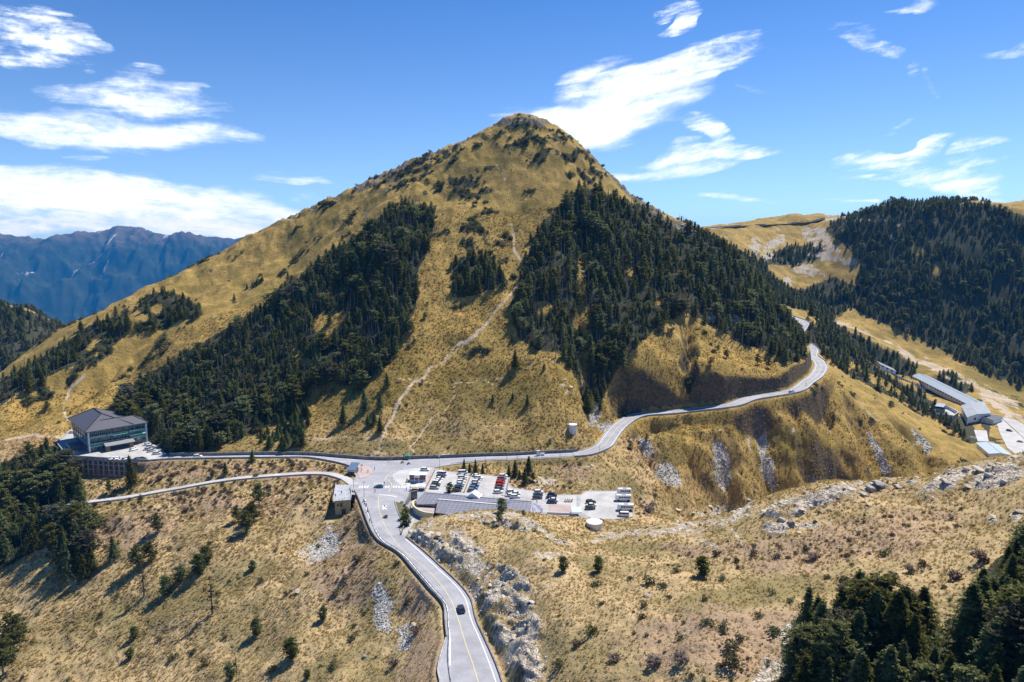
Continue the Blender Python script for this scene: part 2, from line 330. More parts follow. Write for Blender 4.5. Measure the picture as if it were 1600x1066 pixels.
def crag_mask(x, y, u, v):
    n = 18 * fbm(x, y, 14, 3)
    a = blobs(u + n, v + n * .7, CRAGS) * (y < 300)
    b = blobs(u + n, v + n * .5, CRAGS_TOP) * (y > 540) * (y < 740) * 1.0
    b = b * np.where(y > 540, 1.7, 1)
    return np.maximum(a, b)
PADS = []
def outline_(pix, z): return [PZ(u, v, z) for u, v in pix]      # (polygon, z, cut, drop)
def extra_grading(x, y, z):
    for poly, zp, cut, drop in PADS:
        bx = [p[0] for p in poly]; by = [p[1] for p in poly]
        m = (x > min(bx) - 15) & (x < max(bx) + 15) & (y > min(by) - 15) & (y < max(by) + 15)
        if not m.any(): continue
        xx, yy_, z0 = x[m], y[m], z[m]; d, _ = seg_dist(xx, yy_, poly, True); d = np.where(inpoly(xx, yy_, poly), -d, d)
        w = np.where(z0 > zp, 1 - sstep(0.6, .6 + cut, d), 1 - sstep(.3, .3 + drop, d))
        z[m] = z0 * (1 - w) + zp * w
    return z

def build_grid(rs, ths):
    T, Rr = np.meshgrid(ths, rs); x = (Rr * np.sin(T)).ravel(); y = (Rr * np.cos(T)).ravel(); z = heights(x, y)
    return x, y, z
NTH, NR = 1150, 1250
def grid_mesh(name, x, y, z, nr, nt):
    me = bpy.data.meshes.new(name); me.vertices.add(nr * nt)
    me.vertices.foreach_set('co', np.stack([x, y, z], -1).astype(np.float32).ravel())
    i = np.arange(nr - 1)[:, None] * nt + np.arange(nt - 1)[None]; i = i.ravel()
    q = np.stack([i, i + 1, i + nt + 1, i + nt], -1).astype(np.int32)
    me.loops.add(q.size); me.polygons.add(len(q)); me.loops.foreach_set('vertex_index', q.ravel())
    me.polygons.foreach_set('loop_start', (np.arange(len(q)) * 4).astype(np.int32))
    me.polygons.foreach_set('use_smooth', np.ones(len(q), bool)); me.update(calc_edges=True); return me
LODGE_Z = -46.0
LODGE_PAD = outline_([(1446,612),(1470,606),(1545,624),(1568,640),(1640,690),(1640,730),(1575,716),(1535,708),(1510,685),(1495,662),(1450,632)], LODGE_Z)
PADS.append((LODGE_PAD, LODGE_Z, 14, 12))
# hollow under the front of the hotel yard, where the concrete frame stands
_e = [PZ(u, v, 0) for u, v in [(103,714),(130,715),(180,718),(232,720.5)]]
YARD_EDGE = [(p[0], p[1]) for p in _e]
PADS.append(([(p[0] - .2, p[1] - .4) for p in YARD_EDGE[:1]] + [(p[0], p[1] - .4) for p in YARD_EDGE[1:3]] + [(YARD_EDGE[3][0] - 8, YARD_EDGE[3][1] - .4), (YARD_EDGE[3][0] - 14, YARD_EDGE[3][1] - 6), (YARD_EDGE[2][0], YARD_EDGE[2][1] - 9), (YARD_EDGE[0][0] - 5, YARD_EDGE[0][1] - 9)], -10.0, 1.2, 14))
# cellar yard under the deck house beside the junction
DECK = [PZ(u, v, .4) for u, v in [(525,757.5),(550,757.5),(548.5,781),(520.5,783)]]
_c = [sum(p[0] for p in DECK) / 4, sum(p[1] for p in DECK) / 4]
PADS.append(([(p[0] + (p[0] - _c[0]) * .10, p[1] + (p[1] - _c[1]) * .03) for p in DECK[:2]] + [(DECK[2][0] + .3, DECK[2][1] - 5), (DECK[3][0] - 1.5, DECK[3][1] - 6)], -7.2, 1.6, 3.0))

FORESTS = [  # outline in the photograph, distance range, spacing m, height range, mix (probability of hi/lo kinds: fir, pine, grey pine, snag), name, gap
 (dict(poly=[(188,640),(200,602),(250,572),(330,522),(400,482),(450,442),(510,402),(560,362),(600,332),(640,315),(680,320),(674,370),(655,420),(650,480),(622,530),(602,570),(562,602),(525,592),(485,592),(452,622),(418,657),(398,672),(335,692),(300,716),(250,714),(222,700),(215,670)], yr=(370,700), sp=3.6, h=(9,15), mix=(.62,.22,.12,.04), where='in the dense stand left of the trail', gaps=[(515,500,22,30,-30),(470,560,24,10,-35),(350,640,14,8,0),(210,650,6,18,0)])),
 (dict(poly=[(850,338),(836,370),(820,400),(815,440),(800,455),(800,490),(810,528),(842,542),(877,550),(900,580),(912,622),(925,645),(938,640),(948,600),(971,561),(995,536),(1017,517),(1045,497),(1072,486),(1100,497),(1155,531),(1205,545),(1237,566),(1258,550),(1262,525),(1240,500),(1205,462),(1170,415),(1120,372),(1080,352),(1050,345),(1010,322),(950,300),(905,287),(880,318)], yr=(380,680), sp=3.7, h=(8,14), mix=(.34,.40,.21,.05), where='in the forest right of the trail', gaps=[(908,430,7,50,4),(915,540,7,60,-3),(850,480,14,10,0),(905,495,14,20,0),(985,420,7,18,20),(1030,470,14,6,0)])),
 (dict(poly=[(708,402),(738,394),(762,396),(790,426),(795,442),(762,450),(737,458),(706,464)], yr=(420,600), sp=4.2, h=(7,11), mix=(.9,.1,0,0), where='in the small square grove beside the trail', gaps=[])),
 (dict(poly=[(238,455),(262,450),(290,462),(315,482),(300,492),(270,500),(258,512),(240,512),(232,490),(215,480)], yr=(420,700), sp=4.2, h=(8,12), mix=(.6,.4,0,0), where='in the grove on the left ridge', gaps=[(245,482,10,8,0)])),
 (dict(poly=[(0,590),(50,566),(100,530),(135,508),(185,488),(205,500),(180,535),(130,560),(90,575),(60,595),(25,612),(0,632)], yr=(400,680), sp=4.4, h=(7,12), mix=(.5,.4,.1,0), where='in the belt below the left ridge', gaps=[(150,540,16,8,20)])),
 (dict(poly=[(-400,455),(-100,465),(0,472),(60,486),(92,503),(85,525),(50,555),(0,582),(-400,620)], yr=(780,1300), sp=6.0, h=(10,16), mix=(.5,.5,0,0), where='on the far dark hill', gaps=[])),
 (dict(poly=[(-60,740),(0,728),(40,704),(92,690),(106,712),(108,740),(128,760),(118,790),(135,802),(140,868),(120,900),(92,885),(70,850),(40,862),(0,885),(-60,900)], yr=(250,470), sp=5.2, h=(12,18), mix=(.7,.24,.06,0), where='in the dark wood below the hotel', gaps=[(105,775,10,12,0)])),
 (dict(poly=[(1216,1130),(1222,1005),(1240,968),(1262,958),(1312,965),(1345,950),(1400,975),(1440,960),(1482,990),(1515,985),(1525,915),(1560,870),(1605,835),(1720,800),(1720,1330),(1216,1330)], yr=(60,260), sp=4.1, h=(9,15), mix=(.76,.17,.05,.02), where='in the near wood at the lower right corner', gaps=[(1500,1010,16,24,10)])),
 (dict(poly=[(1292,358),(1300,342),(1342,332),(1370,318),(1400,310),(1500,310),(1545,316),(1600,333),(1760,350),(1760,700),(1600,602),(1540,577),(1490,552),(1440,528),(1385,505),(1335,480),(1322,462),(1340,440),(1345,405),(1312,372)], yr=(700,1300), sp=4.3, h=(9,14), mix=(.2,.58,.18,.04), where='on the wooded mountain at the right', gaps=[(1435,392,16,6,-20),(1465,420,8,12,0),(1400,520,10,8,0)])),
 (dict(poly=[(1062,340),(1100,362),(1150,375),(1190,400),(1215,440),(1255,452),(1300,480),(1310,505),(1285,500),(1262,482),(1240,475),(1210,470),(1180,430),(1130,392),(1085,360)], yr=(600,1020), sp=5, h=(8,13), mix=(.5,.45,.05,0), where='in the valley behind the spur', gaps=[])),
 (dict(poly=[(1236,505),(1270,500),(1310,520),(1350,552),(1372,572),(1400,592),(1440,612),(1485,640),(1520,672),(1505,680),(1460,650),(1420,628),(1370,605),(1320,578),(1290,552),(1262,530)], yr=(470,745), sp=4.8, h=(7,11), mix=(.4,.5,.1,0), where='on the back of the spur', gaps=[(1380,600,40,6,-28),(1335,575,14,8,-30)])),
 (dict(poly=[(1275,495),(1340,520),(1392,546),(1432,568),(1425,586),(1392,578),(1345,552),(1290,520)], yr=(680,900), sp=5, h=(8,12), mix=(.4,.5,.1,0), where='beside the river flat', gaps=[])),
 (dict(poly=[(1463,585),(1480,578),(1510,592),(1520,608),(1500,614),(1470,600)], yr=(600,900), sp=6.0, h=(8,12), mix=(.2,.7,.1,0), where='behind the long blue roof', gaps=[])),
 (dict(poly=[(1188,402),(1230,382),(1288,378),(1292,398),(1240,412),(1195,410)], yr=(900,1200), sp=5.5, h=(8,12), mix=(.5,.5,0,0), where='below the saddle', gaps=[])),
 (dict(poly=[(1240,455),(1300,430),(1335,440),(1340,470),(1310,490),(1275,470)], yr=(850,1100), sp=5.5, h=(8,12), mix=(.4,.5,.1,0), where='below the saddle', gaps=[])),
 (dict(poly=[(438,628),(470,622),(487,660),(472,702),(445,708),(418,705),(405,682),(425,652)], yr=(360,450), sp=4.4, h=(8,11), mix=(1,0,0,0), where='in the young plantation above the road', gaps=[])),
 (dict(poly=[(1480,640),(1510,650),(1540,690),(1548,712),(1520,700),(1500,672)], yr=(540,700), sp=7.0, h=(6,10), mix=(.1,.8,.1,0), where='in front of the white lodge', gaps=[])),
 (dict(poly=[(1520,618),(1532,615),(1550,660),(1545,680),(1532,660)], yr=(560,700), sp=7.0, h=(7,10), mix=(.1,.9,0,0), where='beside the white lodge', gaps=[])),
 (dict(poly=[(1060,335),(1085,332),(1140,360),(1160,385),(1100,370),(1060,350)], yr=(600,900), sp=6.0, h=(7,11), mix=(.6,.4,0,0), where='on the right shoulder of the peak', gaps=[])),
]
def forest_floor(u, v, y):
    """where the woods stand the ground is dark undergrowth"""
    out = np.zeros(np.shape(u))
    for F in FORESTS:
        if 'plantation' in F['where']: continue
        m = inpoly(u, v - 4, F['poly']) & (y > F['yr'][0]) & (y < F['yr'][1]); out = np.maximum(out, m * (1 - np.clip(blobs(u, v, F['gaps']) * 1.6, 0, 1)))
    return out
# ------------------------------------------------------------------ land cover
def line_mask(x, y, z, u, v, pts, w, yr=(0, 9999)):
    """pixel-described trail, laid on the land: soft weight"""
    us = [p[0] for p in pts]; vs = [p[1] for p in pts]
    m = (u > min(us) - 20) & (u < max(us) + 20) & (v > min(vs) - 20) & (v < max(vs) + 20) & (y > yr[0]) & (y < yr[1])
    out = np.zeros(u.shape)
    if m.any():
        jit = fbm(x[m], y[m], 8, 2) * 5
        d, _ = seg_dist(u[m] + jit, v[m] + jit, pts); out[m] = (1 - sstep(w * .5, w * 1.3, d)) * np.clip(.85 + 1.3 * fbm(x[m] + 30, y[m], 16, 3), .6, 1)
    return out
SCREE = [(503,853,38,19,34),(597,950,14,46,8),(632,1003,9,18,15),(1188,672,11,36,6),(1128,730,11,36,12),(1200,735,9,40,18),(1374,712,8,38,28),(1042,742,22,14,-30),(1150,500,14,8,-30),(1440,690,7,24,35),(930,650,8,20,-10),(946,668,9,9,0),(1112,500,10,8,0),(1008,700,9,16,35)]
BARE = [(1275,368,26,13,-15),(1300,402,42,10,-12),(1262,424,30,8,-10),(1226,442,18,7,25),(1212,378,24,9,30),(1180,385,10,14,0),(1200,400,9,12,20),(1290,385,30,8,-20),(1245,400,12,6,0),(1330,343,60,4,-2),
        (800,960,38,75,8),(820,1010,34,55,5),(790,900,60,22,-30),(705,852,52,30,-30),(750,925,16,16,0),(1560,742,50,14,18),(1480,750,70,10,20),(1590,725,30,14,20),(1130,800,50,7,6),(1045,828,50,6,6),(660,838,22,12,-40),(1590,690,20,14,0),(1590,800,14,8,0),(1550,805,10,5,0),(635,1000,10,25,0),(1245,1005,26,26,0),(1200,1050,24,30,10)]
RIVER = [(1288,490),(1320,504),(1380,531),(1430,553),(1480,575),(1540,600),(1590,628),(1600,655),(1600,690),(1585,672),(1560,640),(1500,603),(1455,578),(1400,553),(1340,524),(1290,498)]
TRAILS = [([(818,432),(800,460),(772,484),(760,505),(740,525),(715,540),(690,565),(650,597),(625,630),(605,665),(597,685),(592,700)], 2.9),
 ([(700,560),(735,532),(760,508)], 1.5), ([(798,350),(806,375),(803,390),(812,405)], 2.6), ([(775,255),(785,275),(790,283)], 2),
 ([(455,684),(595,685),(650,681),(700,676),(760,668),(800,666),(835,655)], 1.1), ([(655,678),(668,660),(690,645),(712,618),(708,603)], 1.5), ([(655,680),(640,700),(650,708)], 1.5), ([(840,690),(868,680),(888,670)], 1.6), ([(590,705),(570,715)], 2),
 ([(112,658),(101,650),(100,628),(106,610),(122,597),(132,588)], 2.4), ([(0,690),(50,680),(95,684)], 2), ([(395,640),(408,660),(402,672)], 1.6), ([(560,610),(610,590),(700,600),(790,590),(850,560)], .9), ([(745,590),(830,625),(825,637)], 1.1),
 ([(1540,720),(1600,712)], 3)]
RIDGEPATH = [([(640,838),(655,822),(690,812),(740,806),(800,805),(826,815),(850,832),(870,845),(905,850),(950,838),(1000,831),(1050,826),(1092,818),(1130,815),(1165,803),(1205,791),(1235,781),(1262,774),(1300,764),(1345,757)], 4.5),
 ([(1081,829),(1090,844),(1138,862)], 2), ([(1140,822),(1162,853),(1170,862)], 2), ([(1272,779),(1237,805),(1250,831)], 2.2), ([(1272,772),(1300,790)], 2)]
BRUSH = [(815,190,22,8,0),(845,200,12,8,0),(905,240,12,12,-40),(860,238,18,8,0),(770,262,12,5,0),(720,285,30,9,8),(672,300,20,6,10),(750,345,22,7,-8),(790,370,16,9,-20),(830,300,10,5,0),(890,275,12,6,0),(925,275,8,14,-20),(640,262,40,5,28),(560,300,30,4,28),(812,198,26,12,0),(792,214,34,7,0),(836,215,28,6,-20),(700,290,40,7,8),(725,302,30,7,-12),(740,318,25,5,0),(648,275,40,8,30),(735,230,40,4,20),(838,246,22,9,0),(740,356,36,7,-8),(770,377,26,8,-22),(760,334,20,4,0),(888,246,16,7,0),(915,262,14,18,-20),(452,364,28,5,33),(357,407,36,4,24),(505,322,24,4,20),(395,440,18,8,30),(690,365,20,5,0),(650,380,14,5,0),(800,385,16,8,0),(940,270,14,7,-40),(1000,310,20,6,-45),(760,300,14,8,0),(870,215,14,5,-20),(590,287,36,4,28),(230,440,24,4,25),(310,410,30,3,25),
         (220,515,40,12,25),(140,560,50,14,30),(80,610,50,12,25),(1150,500,30,12,0),(985,640,20,16,0),(1075,580,6,36,0),(1280,610,12,5,0)]
GREEN = [(310,930,170,28,22),(160,960,90,20,15),(1180,930,170,30,8),(760,610,120,45,0),(880,735,70,30,0),(960,760,60,25,-20),(1050,700,30,40,0),(1250,700,60,40,0),(560,620,90,30,10),(650,700,250,10,0),(930,800,40,14,0),(1000,860,60,16,0),(500,1040,60,20,20),(570,960,30,50,0),(760,430,60,16,-30),(1400,560,80,14,-22),(1560,600,80,20,-22)]
PINK = [(300,735,230,16,-3),(480,742,60,12,0),(60,700,80,22,0),(650,950,22,60,-8),(660,1030,28,50,0),(540,900,60,70,10),(200,830,100,30,10),(1010,795,20,18,0),(900,740,40,14,0),(820,762,70,9,0),(360,790,140,20,0),(1150,1000,200,60,0),(700,740,60,8,0),(1120,860,120,14,0),(570,830,40,60,0),(1330,850,200,40,10),(1000,700,40,20,-30)]
def cover_weights(x, y, z):
    u, v = proj(x, y, z)
    n = fbm(x, y, 11, 4); n2 = fbm(x + 400, y - 200, 11, 4); k = np.clip(200 / np.maximum(y, 1), .35, 1.2)
    uu = u + 26 * n * k; vv = v + 20 * n2 * k
    rock = np.maximum(blobs(uu, vv, BARE), 1.2 * crag_mask(x, y, u, v))
    rock = np.clip(rock * (0.85 + 1.4 * fbm(x, y, 5, 3)), 0, 1)
    for pts, w in RIDGEPATH: rock = np.maximum(rock, line_mask(x, y, z, u, v, pts, w * 1.25, (0, 320)) * np.clip(.75 + 1.6 * fbm(x, y, 4, 3), 0, 1))
    # isolated outcrops
    out = sstep(.42, .56, fbm(x, y, 18, 4) + .08 * (y < 280) * (x > 0)) * .9 * ((x > 0) | (v < 360))
    rock = np.maximum(rock, out * sstep(0.03, .12, fbm(x + 90, y, 4, 3)))
    n3 = fbm(x + 77, y, 4.5, 4); n4 = fbm(x - 77, y + 33, 4.5, 4); floor_ = forest_floor(u + 10 * n * k, v + 8 * n2 * k, y); scree = np.clip(blobs(u + (12 * n + 17 * n3) * k, v + (14 * n2 + 22 * n4) * k, SCREE) * (1.2 + .9 * n3), 0, 1)
    path = np.zeros(u.shape)
    for pts, w in TRAILS: path = np.maximum(path, line_mask(x, y, z, u, v, pts, w, (330, 900)))
    path = np.maximum(path, inpoly(uu, vv, RIVER) * np.clip(.72 + 1.5 * fbm(x, y, 22, 4), 0, 1))
    brush = np.maximum(np.clip(blobs(uu, vv, BRUSH) * 1.2, 0, 1) * sstep(-.25, .1, fbm(x, y, 9, 3)) * (y > 330), floor_)
    brush = np.maximum(brush, sstep(.27, .42, fbm(x + 900, y * 1.3, 24, 4) + .10 * sstep(600, 660, y)) * sstep(-.1, .1, fbm(x, y, 6, 3)) * (y > 430) * (y < 760) * .85)
    green = np.clip(blobs(uu, vv, GREEN), 0, 1); pink = np.clip(blobs(uu, vv, PINK), 0, 1)
    return rock, scree, path, brush, green, pink

rs = np.exp(np.linspace(math.log(45), math.log(1750), NR)); ths = np.linspace(R(-50), R(50), NTH)
gx, gy, gz = build_grid(rs, ths)
cv = cover_weights(gx, gy, gz)
me = grid_mesh('hillside', gx, gy, gz, NR, NTH)
ground = bpy.data.objects.new('hillside', me); COL.objects.link(ground); ground['kind'] = 'structure'
for nm, arrs in (('coverA', cv[0:3]), ('coverB', cv[3:6])):
    at = me.attributes.new(nm, 'FLOAT_VECTOR', 'POINT'); at.data.foreach_set('vector', np.stack(arrs, -1).astype(np.float32).ravel())
lnr = np.log(rs)
def ground_z(x, y):
    """bilinear height of the built land mesh"""
    x = np.atleast_1d(np.asarray(x, float)); y = np.atleast_1d(np.asarray(y, float))
    t = (np.arctan2(x, y) - ths[0]) / (ths[1] - ths[0]); r = (np.log(np.hypot(x, y)) - lnr[0]) / (lnr[1] - lnr[0])
    t = np.clip(t, 0, NTH - 1.001); r = np.clip(r, 0, NR - 1.001); i = t.astype(int); j = r.astype(int); t -= i; r -= j
    Z = gz.reshape(NR, NTH)
    return (Z[j, i] * (1 - t) + Z[j, i + 1] * t) * (1 - r) + (Z[j + 1, i] * (1 - t) + Z[j + 1, i + 1] * t) * r
_Zg = gz.reshape(NR, NTH)
def hit(u, v, ymin=60, ymax=1700):
    """first point of the land seen through a pixel of the photograph"""
    a, b = ray(u, v); Y = np.exp(np.linspace(math.log(ymin), math.log(ymax), 4000)); Z = ground_z(a * Y, Y); d = CAM_Z + b * Y - Z
    k = np.where(d < 0)[0]; i = k[0] if len(k) else len(Y) - 1
    return (a * Y[i], Y[i], float(Z[i]))

def mat(name, color, rough=.8, metal=0.0, bump=0.0, bscale=4.0, var=0.0, vscale=1.0, spec=.3):
    m = bpy.data.materials.new(name); m.use_nodes = True; N = NT(m.node_tree); b = m.node_tree.nodes['Principled BSDF']
    b.inputs['Roughness'].default_value = rough; b.inputs['Metallic'].default_value = metal; b.inputs['Specular IOR Level'].default_value = spec
    b.inputs['Base Color'].default_value = (*color, 1)
    t = N.n.new('ShaderNodeTexCoord')
    if var > 0:
        f = N.noise(t.outputs['Object'], vscale, 4, .6); lo = tuple(max(0, c * (1 - var)) for c in color); hi = tuple(min(1, c * (1 + var)) for c in color)
        N.l.new(N.mix(N.ramp(f, .3, .7), lo, hi), b.inputs['Base Color'])
    if bump > 0:
        bn = N.n.new('ShaderNodeBump'); bn.inputs['Strength'].default_value = bump; bn.inputs['Distance'].default_value = .1
        N.l.new(N.noise(t.outputs['Object'], bscale, 4, .6), bn.inputs['Height']); N.l.new(bn.outputs[0], b.inputs['Normal'])
    return m
gm = bpy.data.materials.new('grass_and_rock'); gm.use_nodes = True; N = NT(gm.node_tree); pb = gm.node_tree.nodes['Principled BSDF']
pb.inputs['Roughness'].default_value = .95; pb.inputs['Specular IOR Level'].default_value = .1
tcg = N.n.new('ShaderNodeTexCoord').outputs['Object']
sa = N.n.new('ShaderNodeSeparateXYZ'); N.l.new(N.attr('coverA', 'Vector'), sa.inputs[0]); sb = N.n.new('ShaderNodeSeparateXYZ'); N.l.new(N.attr('coverB', 'Vector'), sb.inputs[0])
nb = N.noise(tcg, .02, 4, .6); nm_ = N.noise(tcg, .11, 5, .65); nf = N.noise(tcg, .55, 5, .7); nt = N.noise(tcg, 1.6, 3, .7)
gold = N.mix(N.ramp(nm_, .35, .68), (.50, .37, .155), (.31, .238, .092))
gold = N.mix(N.ramp(nb, .4, .65, 0, .5), gold, (.41, .315, .12))
patch = N.ramp(N.noise(tcg, .035, 5, .65, .6), .47, .60)
olive = N.mix(N.ramp(nf, .3, .7), (.28, .235, .078), (.15, .132, .044))
base = N.mix(N.math('MULTIPLY', N.math('MAXIMUM', N.ramp(N.math('ADD', sb.outputs[1], N.math('MULTIPLY', N.math('SUBTRACT', nm_, .5), 1.6)), .25, .9), N.math('MULTIPLY', patch, .7)), .78), gold, olive)
pinkc = N.mix(N.ramp(nf, .35, .65), (.46, .32, .19), (.25, .165, .10))
base = N.mix(N.math('MULTIPLY', N.ramp(N.math('ADD', sb.outputs[2], N.math('MULTIPLY', N.math('SUBTRACT', nm_, .5), 2.0)), .3, .95), .55), base, pinkc)
sxy = N.n.new('ShaderNodeSeparateXYZ'); N.l.new(tcg, sxy.inputs[0])
# the high slopes carry a browner, denser dwarf bamboo than the hay meadows near the road
base = N.mix(N.ramp(N.math('ADD', sxy.outputs[1], N.math('MULTIPLY', N.math('SUBTRACT', nb, .5), 120)), 330, 420), N.mix(1.0, base, (1.10, 1.07, 1.36), 'MULTIPLY'), N.mix(1.0, base, (.93, .83, .60), 'MULTIPLY'))
# tufts: darker soil and stems between the bright grass heads
base = N.mix(N.ramp(nf, .28, .52, .7, 0), base, (.12, .085, .032))
base = N.mix(N.ramp(nt, .30, .50, .4, 0), base, (.12, .09, .035))
spots = N.ramp(N.noise(tcg, .23, 5, .7), .60, .68)
base = N.mix(N.math('MULTIPLY', spots, .6), base, (.075, .062, .026))
base = N.mix(N.ramp(N.math('ADD', sb.outputs[0], N.math('MULTIPLY', N.math('SUBTRACT', nf, .5), 1.5)), .35, .7), base, N.mix(N.ramp(nt, .3, .7), (.03, .034, .018), (.085, .08, .045)))
vor = N.n.new('ShaderNodeTexVoronoi'); vor.feature = 'DISTANCE_TO_EDGE'; vor.inputs['Scale'].default_value = .55
wv = N.n.new('ShaderNodeVectorMath'); wv.operation = 'MULTIPLY_ADD'; N.l.new(N.noise(tcg, .5, 3, .6, 0, out=1), wv.inputs[0]); wv.inputs[1].default_value = (2.5, 2.5, 2.5); N.l.new(tcg, wv.inputs[2]); N.l.new(wv.outputs[0], vor.inputs['Vector'])
crack = N.ramp(vor.outputs['Distance'], .0, .16)
rockc = N.mix(N.ramp(nf, .32, .66), (.38, .31, .235), (.72, .63, .50)); rockc = N.mix(N.ramp(nt, .3, .6, .5, 0), rockc, (.2, .17, .14)); rockc = N.mix(N.math('MULTIPLY', N.ramp(crack, 0, 1, 1, 0), .3), rockc, (.14, .11, .09))
rockf = N.ramp(N.math('ADD', sa.outputs[0], N.math('MULTIPLY', N.math('SUBTRACT', nf, .5), 1.7)), .42, .66)
rockc = N.mix(N.math('MULTIPLY', N.ramp(sxy.outputs[1], 500, 560), N.ramp(sxy.outputs[1], 780, 860, 1, 0)), rockc, N.mix(1.0, rockc, (.42, .42, .42), 'MULTIPLY'))
base = N.mix(rockf, base, rockc)
v2 = N.n.new('ShaderNodeTexVoronoi'); v2.inputs['Scale'].default_value = 1.1; N.l.new(tcg, v2.inputs['Vector'])
v2s = N.n.new('ShaderNodeSeparateXYZ'); N.l.new(v2.outputs['Color'], v2s.inputs[0])
screec = N.mix(v2s.outputs[0], (.24, .22, .19), (.60, .56, .49))
scf = N.ramp(N.math('ADD', sa.outputs[1], N.math('MULTIPLY', N.math('SUBTRACT', nf, .5), 1.4)), .4, .62)
base = N.mix(scf, base, screec)
pathc = N.mix(N.ramp(nf, .3, .7), (.38, .29, .20), (.56, .46, .34))
ptf = N.ramp(N.math('ADD', sa.outputs[2], N.math('MULTIPLY', N.math('SUBTRACT', nf, .5), 1.2)), .42, .7)
base = N.mix(ptf, base, pathc)
# steep cuts: bare earth and rock, their shade darkened into the colour
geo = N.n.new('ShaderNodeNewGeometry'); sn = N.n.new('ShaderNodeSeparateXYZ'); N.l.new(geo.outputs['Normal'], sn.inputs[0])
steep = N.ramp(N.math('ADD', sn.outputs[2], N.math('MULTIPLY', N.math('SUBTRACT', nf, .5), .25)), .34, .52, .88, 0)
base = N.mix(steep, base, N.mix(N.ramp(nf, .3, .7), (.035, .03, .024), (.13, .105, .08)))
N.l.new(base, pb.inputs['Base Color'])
hgt = N.math('ADD', N.math('MULTIPLY', nf, 1.5), N.math('ADD', N.math('MULTIPLY', nt, .55), N.math('MULTIPLY', v2.outputs['Distance'], N.math('MULTIPLY', scf, -.5))))
hgt = N.math('ADD', hgt, N.math('MULTIPLY', crack, N.math('MULTIPLY', rockf, .5)))
bn = N.n.new('ShaderNodeBump'); bn.inputs['Strength'].default_value = 1.0; bn.inputs['Distance'].default_value = .5
N.l.new(hgt, bn.inputs['Height']); N.l.new(bn.outputs[0], pb.inputs['Normal'])
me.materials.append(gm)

# ------------------------------------------------------------------ far blue ranges
def far_range():
    nu, nv = 900, 170
    tt = np.linspace(R(-50), R(50), nu); rr = np.linspace(7600, 12600, nv)
    T, Q = np.meshgrid(tt, rr); x = Q * np.sin(T); y = Q * np.cos(T)
    prof_u = [-400,-200,-50,0,50,100,150,190,225,260,320,350,385,420,500,700,900,1200,1600,2000]; prof_v = [372,380,378,376,378,369,370,360,363,367,370,373,370,366,362,375,372,378,385,392]
    uu = 800 + 1067 * np.tan(T) * 1.0; vv = np.interp(uu, prof_u, prof_v)
    b = ray(0, 0); elev = np.array([ray(800, q)[1] for q in vv.ravel()]).reshape(vv.shape)
    crest = CAM_Z + elev * 11300 * np.cos(T)
    s = np.clip((Q - 7600) / 3700, 0, 1); back = np.clip((Q - 11300) / 1300, 0, 1)
    z = -1500 + (crest + 1500) * s ** 1.05 - back * 900
    rid = ridged((x + 200 * fbm(x, y, 900, 3)), y * .32, 1150, 5); rid2 = ridged(x * .8 + y * .3, y * .5, 420, 4)
    env = np.sin(np.clip(s, 0, 1) * math.pi) ** .7
    z = z + env * (rid * 330 + rid2 * 110) + 70 * fbm(x, y, 420, 6, .6) * s + 20 * rid2 * s
    me = grid_mesh('far_mountains', x.ravel(), y.ravel(), z.ravel(), nv, nu)
    sl_ = np.clip(sstep(.95, 1.45, ridged(x * 1.6 + 90 * fbm(x, y, 500, 3), y * .22, 520, 3) + .5 * fbm(x, y, 900, 3)) * sstep(.2, .9, s), 0, 1)
    at = me.attributes.new('slide', 'FLOAT', 'POINT'); at.data.foreach_set('value', sl_.ravel().astype(np.float32))
    o = bpy.data.objects.new('far_mountains', me); COL.objects.link(o); o['kind'] = 'structure'
    m = bpy.data.materials.new('far_forest'); m.use_nodes = True; N = NT(m.node_tree); p = m.node_tree.nodes['Principled BSDF']; p.inputs['Roughness'].default_value = 1; p.inputs['Specular IOR Level'].default_value = 0
    t = N.n.new('ShaderNodeTexCoord').outputs['Object']
    c = N.mix(N.ramp(N.noise(t, .006, 5, .7), .35, .65), (.02, .03, .016), (.05, .055, .03))
    hz = N.n.new('ShaderNodeSeparateXYZ'); N.l.new(t, hz.inputs[0])
    c = N.mix(N.ramp(N.math('ADD', hz.outputs[2], N.math('MULTIPLY', N.noise(t, .004, 4, .7), 700)), 380, 620, 0, .6), c, (.17, .12, .07))
    c = N.mix(N.ramp(N.math('ADD', N.attr('slide'), N.math('MULTIPLY', N.math('SUBTRACT', N.noise(t, .01, 4, .7), .5), 1.2)), .45, .8, 0, .85), c, (.5, .42, .36))
    N.l.new(c, p.inputs['Base Color']); me.materials.append(m)
far_range()
# valley floor out to the horizon
bm = bmesh.new(); bmesh.ops.create_grid(bm, x_segments=60, y_segments=60, size=6400)
for vv_ in bm.verts: vv_.co.x *= 2; vv_.co.y += 6400; vv_.co.z = -1550 + 40 * math.sin(vv_.co.x * .0007) * math.cos(vv_.co.y * .0009)
me2 = bpy.data.meshes.new('valley_ground'); bm.to_mesh(me2); vg = bpy.data.objects.new('valley_ground', me2); COL.objects.link(vg); vg['kind'] = 'structure'
vg.data.materials.append(mat('valley_forest', (.035, .045, .025), 1, var=.4, vscale=.003, spec=0))

